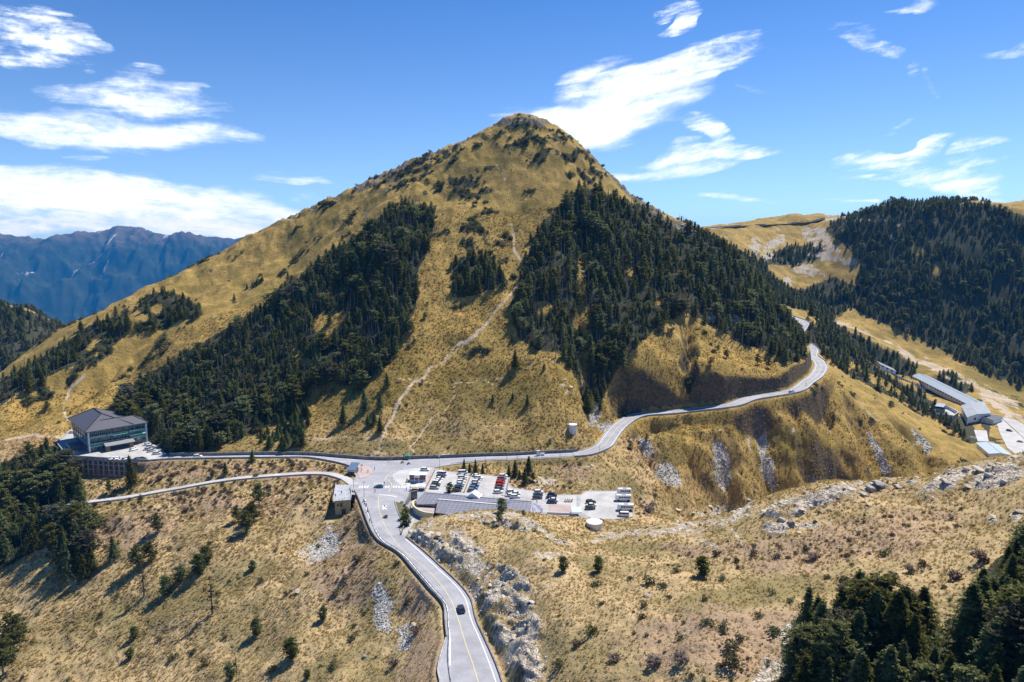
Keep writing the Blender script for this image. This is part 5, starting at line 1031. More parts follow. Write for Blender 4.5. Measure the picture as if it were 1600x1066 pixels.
for (x0, x1, z) in [(0.6, 9, 3.3), (20.5, 29, 6.0), (12, 19.5, 7.9)]:
    bm = bmesh.new(); P = [(x0, -2.2, z), (x1, -2.2, z), (x1, -.5, z + .9), (x0, -.5, z + .9)]; v_ = [bm.verts.new(q) for q in P] + [bm.verts.new((q[0], q[1], q[2] - .12)) for q in P]
    for f in [(0,1,2,3),(7,6,5,4),(0,4,5,1),(1,5,6,2),(2,6,7,3),(3,7,4,0)]: bm.faces.new([v_[i] for i in f])
    link_mesh('awning', bm, M_MINT, hot)
for (x0, x1, z) in [(9.5, 20, 4.05), (20.4, 29, 4.05), (9.5, 20, 7.95), (1, 9, 4.05), (1, 9, 7.95), (20.4, 29, 7.95)]:
    bm = bmesh.new(); box(bm, x0, x1, -1.05, -.95, z, z + 1.0); link_mesh('balcony_rail', bm, M_MINT, hot)
po = empty('porch', (0, 0, 0), 'x', 'x'); po.parent = hot; del po['label']; del po['category']
bm = bmesh.new(); P = [(7, -6.5, 3.4), (22, -6.5, 3.4), (22, -.95, 4.6), (7, -.95, 4.6)]; v_ = [bm.verts.new(q) for q in P] + [bm.verts.new((q[0], q[1], q[2] - .4)) for q in P]
for f in [(0,1,2,3),(7,6,5,4),(0,4,5,1),(1,5,6,2),(2,6,7,3),(3,7,4,0)]: bm.faces.new([v_[i] for i in f])
link_mesh('porch_roof', bm, mat('porch_metal', (.26, .255, .26), .5, var=.1), po)
for x in (8, 20): bm = bmesh.new(); box(bm, x - .8, x + 1.2, -6.0, -3.6, 0, 3.0); link_mesh('porch_pier', bm, M_HBR, po)
bm = bmesh.new(); box(bm, -8, -.7, 6, 16, 3.0, 3.3); link_mesh('side_canopy', bm, M_HDARK, hot)
for (x, y) in ((-7.6, 6.4), (-7.6, 15.6)): bm = bmesh.new(); box(bm, x - .15, x + .15, y - .15, y + .15, 0, 3.0); link_mesh('canopy_post', bm, M_DARK, hot)

# ------------------------------------------------------------------ visitor building
M_TILE = bpy.data.materials.new('slate_blue_roof_tiles'); M_TILE.use_nodes = True; N = NT(M_TILE.node_tree); b = M_TILE.node_tree.nodes['Principled BSDF']; b.inputs['Roughness'].default_value = .55
t = N.n.new('ShaderNodeTexCoord').outputs['Object']; br = N.n.new('ShaderNodeTexBrick'); br.offset = 0; br.inputs['Scale'].default_value = 1.0; br.inputs['Brick Width'].default_value = 1.9; br.inputs['Row Height'].default_value = 1.7; br.inputs['Mortar Size'].default_value = .16
br.inputs['Color1'].default_value = (.17, .17, .195, 1); br.inputs['Color2'].default_value = (.22, .22, .25, 1); br.inputs['Mortar'].default_value = (.07, .07, .11, 1); N.l.new(t, br.inputs[0]); N.l.new(N.mix(.35, br.outputs[0], N.mix(N.noise(t, .25, 4, .6), (.15, .15, .175), (.30, .30, .34))), b.inputs['Base Color'])
M_CREAM = mat('cream_render', (.58, .50, .34), .8, var=.15, vscale=1.0); M_BRICK = mat('brown_brick', (.16, .075, .05), .85, var=.3, vscale=2); M_RIM = mat('cream_rim', (.66, .58, .36), .7)
VA = Vector(PZ(664, 770, 4.4)); VB = Vector(PZ(830, 784, 4.4)); dv = VB - VA; Lv = dv.length; va = math.atan2(dv.y, dv.x)
vis = empty('visitor_centre', (VA.x, VA.y, 0), 'long visitor building with slate-blue tiled roof and curved cream terrace wall beside the car park', 'visitor centre', va)
inv = Matrix.Rotation(-va, 3, 'Z')
def loc(u, v, z): return inv @ (Vector(PZ(u, v, z)) - Vector((VA.x, VA.y, 0)))
def quad_slab(name, q, th, m, par):
    bm = bmesh.new(); up = [bm.verts.new(p) for p in q]; lo = [bm.verts.new((p[0], p[1], p[2] - th)) for p in q]; n = len(q); bm.faces.new(up); bm.faces.new(lo[::-1])
    for i in range(n): bm.faces.new((lo[i], lo[(i + 1) % n], up[(i + 1) % n], up[i]))
    bmesh.ops.recalc_face_normals(bm, faces=bm.faces[:]); return link_mesh(name, bm, m, par)
tl = loc(650, 781.5, 3.6); ml = loc(651, 789, 3.1); mr = loc(682, 790.5, 3.1); br_ = loc(833, 805, 2.5); tr_ = loc(830, 784, 4.4)
quad_slab('upper_roof', [(0, 0, 4.4), (Lv, 0, 4.4), (Lv + 1.5, br_.y, 2.9), (mr.x, br_.y, 2.9), (mr.x, mr.y, 3.35), (ml.x, ml.y, 3.35), (tl.x, tl.y, 3.9)][::-1], .3, M_TILE, vis)
lr0 = loc(684.5, 781, 5.2); lr1 = loc(774, 792, 5.2); lf0 = loc(680, 800.5, 3.6)
quad_slab('front_roof', [(lr0.x, lr0.y, 5.15), (lr1.x, lr0.y - .3, 5.15), (lr1.x + .5, lf0.y - 2, 3.4), (lf0.x, lf0.y, 3.4)][::-1], .3, M_TILE, vis)
bm = bmesh.new(); box(bm, lr0.x - .3, lr1.x + .3, lr0.y - .1, lr0.y + .7, 4.2, 5.42); link_mesh('ridge_fascia', bm, mat('pale_fascia', (.55, .55, .60), .6), vis)
bm = bmesh.new(); box(bm, 0, Lv, -.3, .4, 4.15, 4.55); link_mesh('eave_trim', bm, mat('slate_trim', (.24, .25, .34), .5), vis)
bm = bmesh.new(); prism(bm, [(tl.x + 1.5, tl.y - .5), (mr.x + .5, mr.y + .5), (mr.x + .5, br_.y + 1), (Lv, br_.y + 1), (Lv - .5, -.8), (1, -.8)], -.5, 2.6); link_mesh('wall', bm, M_CREAM, vis)
bm = bmesh.new(); prism(bm, [(lf0.x + .6, lf0.y + .8), (lr1.x, lf0.y - 1), (lr1.x, lr0.y - .5), (lr0.x, lr0.y - .5)], -.5, 3.2); link_mesh('front_wall', bm, M_BRICK, vis)
bm = bmesh.new()
for i in range(9): x = lf0.x + 2.5 + i * 2.4; box(bm, x, x + 1.9, lf0.y + .45 - i * .1, lf0.y + .62, 1.1, 2.6)
link_mesh('window_band', bm, M_GLASS, vis)
# curved terrace
cur = [loc(u, v, 3.0) for u, v in [(650,781.5),(645.5,785),(646.5,791),(652.5,796),(661,800),(669,801.5),(676.5,802)]]
P = dense([(q.x, q.y, 0) for q in cur], 1.0)
bm = bmesh.new(); wall_line(bm, P, .35, -1.2, 2.9); link_mesh('curved_wall', bm, M_CREAM, vis)
bm = bmesh.new(); wall_line(bm, P, .6, 2.9, 3.25); link_mesh('rim', bm, M_RIM, vis)
bm = bmesh.new(); f = bm.faces.new([bm.verts.new((q.x, q.y, 2.2)) for q in P] + [bm.verts.new((mr.x, mr.y, 2.2))]); link_mesh('terrace_floor', bm, M_PINKP, vis)
bm = bmesh.new()
for i in range(2, len(P) - 1, 1):
    q = P[i]; d = Vector((P[i].y - P[i - 1].y, -(P[i].x - P[i - 1].x), 0)).normalized() * -.22
    box(bm, q.x + d.x - .13, q.x + d.x + .13, q.y + d.y - .13, q.y + d.y + .13, -1.1, 2.9)
link_mesh('fins', bm, M_WHITE, vis)
# fan roof at the east end
pk = loc(830, 784, 4.8); fan = [loc(u, v, z) for u, v, z in [(833,806,1.6),(838,807,1.0),(843,805,.8),(846,800,1.0),(848,796,1.4),(842,791,2.2)]]
bm = bmesh.new(); a = bm.verts.new(pk)
for i in range(len(fan) - 1):
    m_ = (fan[i] + fan[i + 1]) / 2 + Vector((0, 0, .9)); p1 = bm.verts.new(fan[i]); p2 = bm.verts.new(m_); p3 = bm.verts.new(fan[i + 1]); bm.faces.new((a, p1, p2)); bm.faces.new((a, p2, p3))
for z_ in (0,):
    base_ = [bm.verts.new((q.x, q.y, -.3)) for q in fan]; tops = [bm.verts.new(q) for q in fan]
    for i in range(len(fan) - 1): bm.faces.new((base_[i], base_[i + 1], tops[i + 1], tops[i]))
link_mesh('fan_roof', bm, mat('pale_fan_roof', (.42, .42, .50), .5, var=.2, vscale=.8), vis)
g1 = loc(741, 770, 5.6)
bm = bmesh.new(); v_ = [bm.verts.new(q) for q in [(g1.x - 3.4, g1.y - 3, 4.2), (g1.x + 3.4, g1.y - 3, 4.2), (g1.x, g1.y - 3.2, 6.6), (g1.x - 3.4, g1.y + 2, 4.2), (g1.x + 3.4, g1.y + 2, 4.2), (g1.x, g1.y + 1.2, 6.6)]]
for f in [(0,1,2),(3,5,4),(0,2,5,3),(1,4,5,2)]: bm.faces.new([v_[i] for i in f])
link_mesh('skylight', bm, M_WHITE, vis)
# ------------------------------------------------------------------ brown stair wall and planter by the ramp
a1 = PZ(652, 771, 2.5); a2 = PZ(641, 772.5, 2.5); a3 = PZ(631, 786, 2.0); a4 = PZ(640, 789, 2)
bm = bmesh.new(); prism(bm, [(a1[0], a1[1]), (a2[0], a2[1]), (a3[0], a3[1]), (a3[0] + .6, a3[1] - .3), (a2[0] + .5, a2[1] - .6), (a1[0], a1[1] - .5)][::-1], -.3, [4.0, 4.0, 1.5, 1.5, 4.0, 4.0]); tag(link_mesh('stair_wall', bm, M_WALLD), 'dark brown concrete stair wall between the junction and the curved terrace', 'wall')
pe = empty('planter', p0(634, 812), 'narrow planted bed with kerb between the near road and the concrete ramp', 'planter'); ox, oy, _ = p0(634, 812)
bm = bmesh.new(); pl = [p0(u, v) for u, v in [(628,789),(640,789),(641,796),(636,808),(631,826),(626,834),(632,822),(627,806)]]; pl = [p0(u, v) for u, v in [(616,783),(632,787),(641,795),(636,808),(630,828),(625,832),(626,812),(620,797)]]
prism(bm, [(p[0] - ox, p[1] - oy) for p in pl], 0.04, .35); link_mesh('kerb', bm, M_WALLC, pe)
bm = bmesh.new(); c0 = Vector((sum(p[0] for p in pl) / 8 - ox, sum(p[1] for p in pl) / 8 - oy)); prism(bm, [((p[0] - ox - c0.x) * .85 + c0.x, (p[1] - oy - c0.y) * .9 + c0.y) for p in pl], .30, .42); link_mesh('soil', bm, mat('planter_soil', (.12, .11, .05), 1, var=.4, vscale=2), pe)
parapet('ramp_wall', [(643,790),(636,808),(631,824),(627,836)], 1.1, M_WALLD, 'thin dark wall on the road side of the concrete ramp', .3, .3)
# ------------------------------------------------------------------ deck house
dh = empty('deck_house', (DECK[3][0], DECK[3][1], 0), 'yellow-brown house below road level with a grey viewing deck on its roof', 'house'); D = [(p[0] - DECK[3][0], p[1] - DECK[3][1]) for p in DECK]
bm = bmesh.new(); prism(bm, [D[3], D[2], D[1], D[0]], .05, .4); link_mesh('deck', bm, mat('weathered_deck', (.36, .37, .40), .8, var=.25, vscale=1.2), dh)
def ins(q, s, cx=None):
    cx = (sum(p[0] for p in D) / 4, sum(p[1] for p in D) / 4); return (cx[0] + (q[0] - cx[0]) * s, cx[1] + (q[1] - cx[1]) * s)
bm = bmesh.new(); prism(bm, [ins(D[3], .84), ins(D[2], .84), ins(D[1], .84), ins(D[0], .84)], -7.6, .05); link_mesh('wall', bm, mat('ochre_render', (.50, .38, .20), .85, var=.2, vscale=.7), dh)
w0 = Vector(ins(D[3], .84)); w1 = Vector(ins(D[2], .84)); wd = w1 - w0
for (f0, f1, z0_, z1_, nm) in [(.32, .5, -3.4, -1.6, 'window'), (.42, .72, -7.0, -4.3, 'door'), (.12, .24, -3.2, -1.8, 'window')]:
    bm = bmesh.new(); a = w0 + wd * f0; c = w0 + wd * f1; prism(bm, [(a.x, a.y - .08), (c.x, c.y - .08), (c.x, c.y + .1), (a.x, a.y + .1)], z0_, z1_); link_mesh(nm, bm, M_GLASS if nm == 'window' else M_DARK, dh)
ring = [Vector((*p, .4)) for p in (D[0], D[3], D[2], D[1])]; bm = bmesh.new(); P = []
for a, b in zip(ring, ring[1:]):
    n = max(2, int((b - a).length / 1.3))
    for i in range(n + 1): q = a + (b - a) * i / n; P.append(q); box(bm, q.x - .05, q.x + .05, q.y - .05, q.y + .05, .4, 1.5)
    bar(bm, a + Vector((0, 0, 1.05)), b + Vector((0, 0, 1.05)), .09); bar(bm, a + Vector((0, 0, .55)), b + Vector((0, 0, .55)), .06)
link_mesh('railing', bm, M_WHITE, dh)
# footbridge from the road to the deck
fb = empty('footbridge', p0(553, 772), 'short steel footbridge with railings between the road and the viewing deck', 'footbridge'); bm = bmesh.new(); box(bm, -2.2, 2.4, -1.6, 1.6, .1, .3); link_mesh('deck', bm, M_WALLC, fb)
for y in (-1.6, 1.6):
    bm = bmesh.new(); bar(bm, (-2.2, y, 1.3), (2.4, y, 1.3), .1); [box(bm, x - .05, x + .05, y - .05, y + .05, .3, 1.3) for x in (-2.1, -1, .1, 1.2, 2.3)]; link_mesh('railing', bm, M_WALLD, fb)
# ------------------------------------------------------------------ island, blue-roofed hut, ticket kiosk, stalls
isl = [p0(u, v) for u, v in [(557,727),(566,725.5),(576,728.5),(581.5,734),(581,740),(574,745.5),(562,748.5),(559,742)]]
bm = bmesh.new(); prism(bm, [(p[0], p[1]) for p in isl][::-1], .02, .16); o = link_mesh('traffic_island', bm, M_PINKP); o['kind'] = 'structure'
hx = p0(551.5, 739); hut = empty('hut', hx, 'small hut with a steep blue-grey roof at the tip of the traffic island', 'hut', R(-12)); bm = bmesh.new(); box(bm, -1.9, 1.9, -2.5, 2.5, 0, 2.4); link_mesh('wall', bm, M_HBR, hut)
quad_slab('roof', [(-2.3, -3.2, 1.9), (2.3, -3.2, 1.9), (2.3, 3.4, 4.4), (-2.3, 3.4, 4.4)][::-1], .2, mat('blue_metal_roof', (.14, .22, .32), .4, .2), hut); bm = bmesh.new(); box(bm, -.6, .6, -2.56, -2.5, 0, 2.0); link_mesh('door', bm, M_DARK, hut)
kx = p0(652.5, 752.5); ki = empty('ticket_kiosk', kx, 'low white kiosk with maroon stripe and glazed front beside the forecourt', 'kiosk', R(-2))
bm = bmesh.new(); box(bm, -4, 4, 0, 3.6, 0, 3.3); link_mesh('wall', bm, M_WHITE, ki); bm = bmesh.new(); box(bm, -4.3, 4.3, -.5, 4, 3.3, 3.6); link_mesh('roof', bm, M_WHITE, ki)
bm = bmesh.new(); box(bm, -3.9, 3.9, -.06, 0, .9, 1.7); link_mesh('stripe', bm, mat('maroon_paint', (.28, .05, .09), .5), ki); bm = bmesh.new(); box(bm, -3.9, 3.9, -.05, 0, 1.75, 3.1); link_mesh('window', bm, M_GLASS, ki)
bm = bmesh.new(); box(bm, -1.3, 1.1, -2.2, -.06, 2.6, 3.9); [box(bm, x, x + .25, -2.1, -1.9, 0, 2.6) for x in (-1.25, .8)]; link_mesh('entrance_canopy', bm, M_WHITE, ki)
for (u, v, m_, lb) in [(648.5, 766, mat('cream_canvas', (.74, .66, .46), .8), 'cream'), (659, 765.5, M_WHITE, 'white')]:
    st = empty('market_stall', p0(u, v), lb + ' canvas market stall in front of the maroon-striped kiosk', 'stall', R(-6)); bm = bmesh.new()
    v_ = [bm.verts.new(q) for q in [(-1.7,-1.7,2.1),(1.7,-1.7,2.1),(1.7,1.7,2.1),(-1.7,1.7,2.1),(-1.7,-1.7,1.8),(1.7,-1.7,1.8),(1.7,1.7,1.8),(-1.7,1.7,1.8)]]; ap = bm.verts.new((0,0,2.9))
    for i in range(4): bm.faces.new((v_[i], v_[(i+1)%4], ap)); bm.faces.new((v_[i+4], v_[(i+1)%4+4], v_[(i+1)%4], v_[i]))
    link_mesh('canopy', bm, m_, st)
    for x in (-1.6, 1.6):
        for y in (-1.6, 1.6): bm = bmesh.new(); box(bm, x-.04, x+.04, y-.04, y+.04, 0, 1.9); link_mesh('leg', bm, M_STEEL, st)
    bm = bmesh.new(); box(bm, -1.3, 1.3, -1.0, -.2, 0, .9); link_mesh('counter', bm, M_HBR, st)
# ------------------------------------------------------------------ parking verges
def verge(pixL, lb, w=1.6, m=M_WALLC):
    P = [p0(u, v) for u, v in pixL]; bm = bmesh.new(); wall_line(bm, dense(P, 4), w, .0, .2); o = link_mesh('verge', bm, m); o['kind'] = 'structure'
verge([(732.5,744),(727,757),(722,769.5)], '', 2.6, mat('verge_gravel', (.40, .37, .30), .95, var=.25, vscale=1.5)); verge([(676.5,733.5),(670,749),(663.5,764)], '', 2.0, M_PINKP); verge([(793,746.5),(790,760),(787,775)], '', 2.6, M_WALLC); verge([(855,771),(854.5,785)], '', 1.6, M_WALLC); verge([(904,775),(904,799)], '', 1.2, M_WALLC)
for k, (pp, lb) in enumerate([([(735.5,744),(725.5,770)], 'second parking bay'), ([(796,748),(790,775)], 'red car bay'), ([(680,735),(663,768)], 'first parking bay')]):
    P = dense([p0(u, v) for u, v in pp], 3); bm = bmesh.new(); wall_line(bm, P, .14, 0, .95); tag(link_mesh('fence', bm, M_WALLD), 'thin dark rail fence beside the ' + lb, 'fence')
P = dense([p0(u, v, .2) for u, v in [(741,771.5),(830,782.5),(852,786)]], 3); bm = bmesh.new()
for a, b in zip(P, P[1:]): bar(bm, a + Vector((0,0,1)), b + Vector((0,0,1)), .08); box(bm, a.x-.05, a.x+.05, a.y-.05, a.y+.05, 0, 1.2)
tag(link_mesh('fence', bm, M_STEEL), 'thin steel railing between the cars and the tiled roof', 'fence')
# pink works terrace with low white wall, pale canopy
wk = [p0(u, v) for u, v in [(859,789),(892,789),(893,802),(857,801)]]; bm = bmesh.new(); prism(bm, [(p[0], p[1]) for p in wk][::-1], .03, .3); o = link_mesh('terrace', bm, M_PINKP); o['kind'] = 'structure'
parapet('low_wall', [(855,803),(875,804),(893,804.5)], .9, M_WHITE, 'low white wall in front of the pink terrace at the end of the car park', .35, .4)
cp = empty('lean_to', p0(900, 804), 'small pale mint lean-to roof beside the pink terrace', 'lean-to'); quad_slab('roof', [(-2,-2,2.0),(2.2,-2.2,2.0),(2.2,2,2.6),(-2,2,2.6)][::-1], .12, mat('pale_mint_sheet', (.52,.66,.62), .5), cp)
for x in (-1.9, 2.0):
    for y in (-1.9, 1.8): bm = bmesh.new(); box(bm, x-.05, x+.05, y-.05, y+.05, 0, 1.9); link_mesh('post', bm, M_STEEL, cp)
# ------------------------------------------------------------------ tanks
def tank(u, v, z, r, h, lb):
    x, y, z = PZ(u, v, z) if z < 1 else hit(u, v); e = empty('water_tank', (x, y, z), lb, 'water tank'); bm = bmesh.new(); cyl(bm, 0, 0, -1.5, h, r, k=40); link_mesh('shell', bm, mat('tank_steel', (.60, .62, .65), .45, .2, var=.12, vscale=.5), e, False)
    bm = bmesh.new(); cyl(bm, 0, 0, h, h + .12, r + .12, r + .12, 40); cyl(bm, 0, 0, h + .12, h + .5, r, .4, 40); link_mesh('lid', bm, M_WHITE, e)
    bm = bmesh.new(); bar(bm, (r * .2, -r * .2, h + .9), (r * .9, r * .3, h + .35), .08); bar(bm, (r+.15, 0, 0), (r+.15, 0, h + .6), .08); link_mesh('ladder', bm, M_DARK, e)
tank(928.5, 833, 0, 3.15, 4.8, 'big grey-white cylindrical water tank between the near crest and the bus parking'); hx_ = hit(895, 673); tank(895, 674, 12, 2.4, 4.0, 'smaller white water tank on the golden slope above the road bend')
# ------------------------------------------------------------------ vehicles
def paint(name, c, rough=.3): 
    m = mat(name, c, rough, 0.0, spec=.5); b = m.node_tree.nodes['Principled BSDF']; b.inputs['Coat Weight'].default_value = .6; b.inputs['Coat Roughness'].default_value = .08; return m
PAINT = {'white': paint('white_car_paint', (.75, .75, .75)), 'silver': paint('silver_car_paint', (.42, .43, .45)), 'grey': paint('grey_car_paint', (.16, .17, .18)), 'dark': paint('dark_car_paint', (.025, .03, .035)), 'navy': paint('navy_car_paint', (.02, .035, .10)), 'blue': paint('blue_car_paint', (.03, .18, .42)), 'teal': paint('teal_car_paint', (.03, .16, .20)), 'red': paint('red_car_paint', (.42, .02, .02)), 'green': paint('dark_green_car_paint', (.03, .06, .055)), 'yellow': paint('yellow_car_paint', (.6, .45, .05))}
M_TYRE = mat('tyre_rubber', (.02, .02, .02), .9); M_LAMP = mat('headlamp_glass', (.7, .7, .68), .2); M_TAIL = mat('tail_lamp', (.4, .02, .02), .3)
def loft(name, secs, m):
    """secs: list of (x, [(y, z) ...]) rings -> closed body"""
    bm = bmesh.new(); rings = [[bm.verts.new((x, y, z)) for y, z in ring] for x, ring in secs]; k = len(rings[0])
    for a, b in zip(rings, rings[1:]):
        for i in range(k): bm.faces.new((a[i], a[(i + 1) % k], b[(i + 1) % k], b[i]))
    bm.faces.new(rings[0]); bm.faces.new(rings[-1][::-1]); bmesh.ops.recalc_face_normals(bm, faces=bm.faces[:]); me = bpy.data.meshes.new(name); bm.to_mesh(me); bm.free(); me.materials.append(m)
    for p in me.polygons: p.use_smooth = False
    return me
def ring(hw, zb, zt, r=.18):     # rounded box section
    return [(-hw + r * .4, zb), (-hw, zb + r), (-hw, zt - r), (-hw + r, zt), (hw - r, zt), (hw, zt - r), (hw, zb + r), (hw - r * .4, zb)]
def wheel_mesh(r=.33, w=.22):
    bm = bmesh.new(); k = 16; A = [bm.verts.new((r * math.cos(6.2832 * i / k), -w / 2, r * math.sin(6.2832 * i / k))) for i in range(k)]; B = [bm.verts.new((v.co.x, w / 2, v.co.z)) for v in A]
    for i in range(k): bm.faces.new((A[i], A[(i + 1) % k], B[(i + 1) % k], B[i]))
    bm.faces.new(A[::-1]); bm.faces.new(B); me = bpy.data.meshes.new('wheel'); bm.to_mesh(me); me.materials.append(M_TYRE); return me
WH = wheel_mesh(); WHB = wheel_mesh(.45, .28)
def rim_mesh(r):
    bm = bmesh.new(); bmesh.ops.create_circle(bm, cap_ends=True, segments=12, radius=r); bmesh.ops.rotate(bm, verts=bm.verts, matrix=Matrix.Rotation(math.pi / 2, 3, 'X')); me = bpy.data.meshes.new('rim'); bm.to_mesh(me); me.materials.append(M_STEEL); return me
RM = rim_mesh(.2)
def bx(name, m, *a):
    bm = bmesh.new(); box(bm, *a); me = bpy.data.meshes.new(name); bm.to_mesh(me); me.materials.append(m); return me
BODY, CABIN, ROOFS = {}, {}, {}
TYPES = {'sedan': dict(L=4.6, hw=.9, belt=.88, top=1.42, c0=-1.75, c1=-1.0, c2=.55, c3=1.35), 'suv': dict(L=4.6, hw=.93, belt=1.05, top=1.68, c0=-2.12, c1=-1.75, c2=.6, c3=1.2), 'van': dict(L=5.0, hw=.95, belt=1.15, top=1.95, c0=-2.4, c1=-2.2, c2=1.3, c3=2.0)}
def body_of(ty, col):
    if (ty, col) in BODY: return BODY[(ty, col)]
    T = TYPES[ty]; h = T['L'] / 2; w = T['hw']; b = T['belt']
    me = loft('car_body', [(-h, ring(w * .86, .38, b * .86, .12)), (-h + .12, ring(w * .96, .26, b - .02)), (-h + .7, ring(w, .22, b + .02)), (T['c3'], ring(w, .22, b)), (h - .55, ring(w * .97, .24, b - .10)), (h - .1, ring(w * .88, .28, b - .24, .12)), (h, ring(w * .78, .36, b - .36, .1))], PAINT[col]); BODY[(ty, col)] = me
    rf_ = loft('car_roof', [(T['c1'] - .05, ring(w * .70, T['top'] - .10, T['top'] - .03, .03)), (T['c1'] + .3, ring(w * .80, T['top'] - .10, T['top'] + .02, .05)), (T['c2'] - .3, ring(w * .80, T['top'] - .10, T['top'] + .02, .05)), (T['c2'] + .05, ring(w * .70, T['top'] - .10, T['top'] - .04, .03))], PAINT[col]); ROOFS[(ty, col)] = rf_
    if ty not in CABIN: CABIN[ty] = loft('windows', [(T['c0'], ring(w * .84, b - .05, b + .02, .02)), (T['c1'], ring(w * .76, b - .05, T['top'] - .04, .06)), (T['c2'], ring(w * .76, b - .05, T['top'] - .04, .06)), (T['c3'], ring(w * .84, b - .05, b + .02, .02))], M_GLASS)
    return me
HL = bx('headlight', M_LAMP, -.05, .05, -.17, .17, -.08, .08); TL = bx('tail_light', M_TAIL, -.04, .04, -.15, .15, -.09, .09)
def car(x, y, z, rot, ty, col, label, group=None, slope=0.0, cat='car'):
    body_of(ty, col); T = TYPES[ty]; e = empty('car' if ty != 'van' else 'van', (x, y, z), label, cat if ty != 'van' else 'van', rot, group); e.rotation_euler = (0, -slope, rot); h = T['L'] / 2
    add_obj('body', BODY[(ty, col)], e); add_obj('roof', ROOFS[(ty, col)], e); add_obj('windows', CABIN[ty], e)
    for sx in (-1, 1):
        for sy in (-1, 1):
            w = add_obj('wheel', WH, e); w.location = (sx * h * .60, sy * (T['hw'] - .08), .33); r = add_obj('rim', RM, w); r.location = (0, sy * .115, 0)
    for sy in (-1, 1):
        o = add_obj('headlight', HL, e); o.location = (h - .03, sy * .55, T['belt'] - .34 - .02); o = add_obj('tail_light', TL, e); o.location = (-h + .04, sy * .6, T['belt'] - .22)
    return e
NAME = {'sedan': 'saloon car', 'suv': 'tall car', 'van': 'van'}
CN = {'white': 'white', 'silver': 'silver', 'grey': 'dark grey', 'dark': 'black', 'navy': 'navy', 'blue': 'bright blue', 'teal': 'teal', 'red': 'red', 'green': 'dark green', 'yellow': 'yellow'}
ORD = ['first', 'second', 'third', 'fourth', 'fifth', 'sixth', 'seventh', 'eighth', 'ninth', 'tenth']
ROWS = [('row beside the pink verge', [(690,739,'sedan','white'),(691.5,742,'van','white'),(689,746,'suv','navy'),(686.5,749.3,'sedan','white'),(684.5,752.5,'sedan','white'),(682.5,755.6,'suv','white'),(680.8,759,'suv','green'),(679,763.5,'suv','silver')], R(-14)),
 ('row beside the first gravel verge', [(723,740,'van','white'),(723,744,'sedan','silver'),(722.5,747.3,'suv','white'),(722,750.6,'sedan','silver'),(720.5,754,'suv','white'),(719,757.3,'sedan','white'),(717.3,761,'sedan','teal'),(715.3,764.6,'suv','navy'),(713.5,768,'sedan','dark')], R(8)),
 ('row right of the dark rail fence', [(744.5,744.5,'sedan','white'),(747.5,748,'suv','white'),(746,751.3,'sedan','silver'),(744,754.5,'suv','white'),(742.5,757.8,'sedan','silver'),(741,761,'sedan','navy'),(739.8,764.2,'suv','blue'),(738,768,'suv','grey')], R(-12)),
 ('row with the red cars', [(786,745.3,'suv','white'),(784,749,'suv','grey'),(782.4,752.8,'sedan','red'),(781.6,756.3,'suv','red'),(780.6,760.3,'sedan','red'),(779.6,765,'sedan','teal'),(778.3,770.3,'suv','white')], R(10)),
 ('small group right of the pale verge', [(799,770,'suv','white'),(806,772.3,'sedan','white'),(797.5,775.3,'sedan','white'),(805,777.6,'suv','white')], R(4)),
 ('short row above the end of the tiled roof', [(841.5,770.4,'suv','white'),(840.6,774.8,'sedan','dark'),(839.6,779.2,'suv','navy')], R(5)),
 ('short row above the pink terrace', [(863,775,'suv','dark'),(861,779,'sedan','navy'),(865,782.4,'sedan','white'),(862.5,786,'suv','navy')], R(-12)),
 ('short row inside the bus parking', [(923,786,'suv','dark'),(924,790.5,'sedan','white'),(922,795.5,'suv','green')], R(5))]
for rn, cars_, rot in ROWS:
    for i, (u, v, ty, col) in enumerate(cars_):
        x, y, z = p0(u, v); car(x, y - .3, .03, rot + R(RNG.uniform(-2, 2)), ty, col, f'{CN[col]} {NAME[ty]}, {ORD[i]} from the road, {rn}', 'cars parked in the ' + rn)
HV = [(176.5,718,'sedan','white',60,'leftmost of the cars nosed against the yard parapet of the hotel'),(183.5,718.2,'suv','white',60,'second from the left along the hotel yard parapet'),(190.5,718.4,'sedan','white',60,'third from the left along the hotel yard parapet'),(197.5,718.6,'suv','silver',60,'fourth along the hotel yard parapet'),(215,718.6,'sedan','grey',20,'parked alone at the right end of the hotel yard parapet'),(222,718.2,'sedan','dark',10,'last along the hotel yard parapet towards the road'),
 (209,703.8,'suv','white',60,'in front of the hotel porch corner'),(113.5,677,'sedan','white',0,'alone in the back left corner of the hotel yard'),(230,696,'sedan','white',25,'at the back of the cluster right of the hotel'),(234.5,699,'suv','white',25,'second of the cluster right of the hotel'),(231,703.3,'sedan','silver',25,'middle of the cluster right of the hotel'),(236.5,706,'suv','silver',40,'near the front of the cluster right of the hotel'),(245,710,'suv','white',20,'nearest the road in the cluster right of the hotel')]
for (u, v, ty, col, rot, lb) in HV:
    x, y, z = p0(u, v); car(x, y, .03, R(rot), ty, col, f'{CN[col]} {NAME[ty]} {lb}', 'cars at the hotel')
for (u, v, ty, col, rot, lb) in [(592,762,'sedan','teal',178,'grey-teal saloon car crossing the zebra stripes at the junction'),(720.5,954,'suv','dark',108,'black car driving away up the near road'),(309,714.6,'suv','white',2,'white car driving on the hotel road under the dark trees'),(664,735.5,'suv','white',-6,'white tall car parked alone on the forecourt above the kiosk')]:
    x, y, z = p0(u, v); car(x, y, .02, R(rot), ty, col, lb)
x, y, z = PZ(1232, 614.3, 15.6); k = min(range(len(pts_road)), key=lambda i: (pts_road[i] - Vector((x, y, 15.6))).length) if 'pts_road' in globals() else 0
rd = dense(RRc, 2.5); k = min(range(len(rd)), key=lambda i: abs(proj(*rd[i])[0] - 1232) + (0 if rd[i].y < 520 else 999)); t_ = rd[k + 1] - rd[k - 1]; q = offset(rd, -1.8)[k]
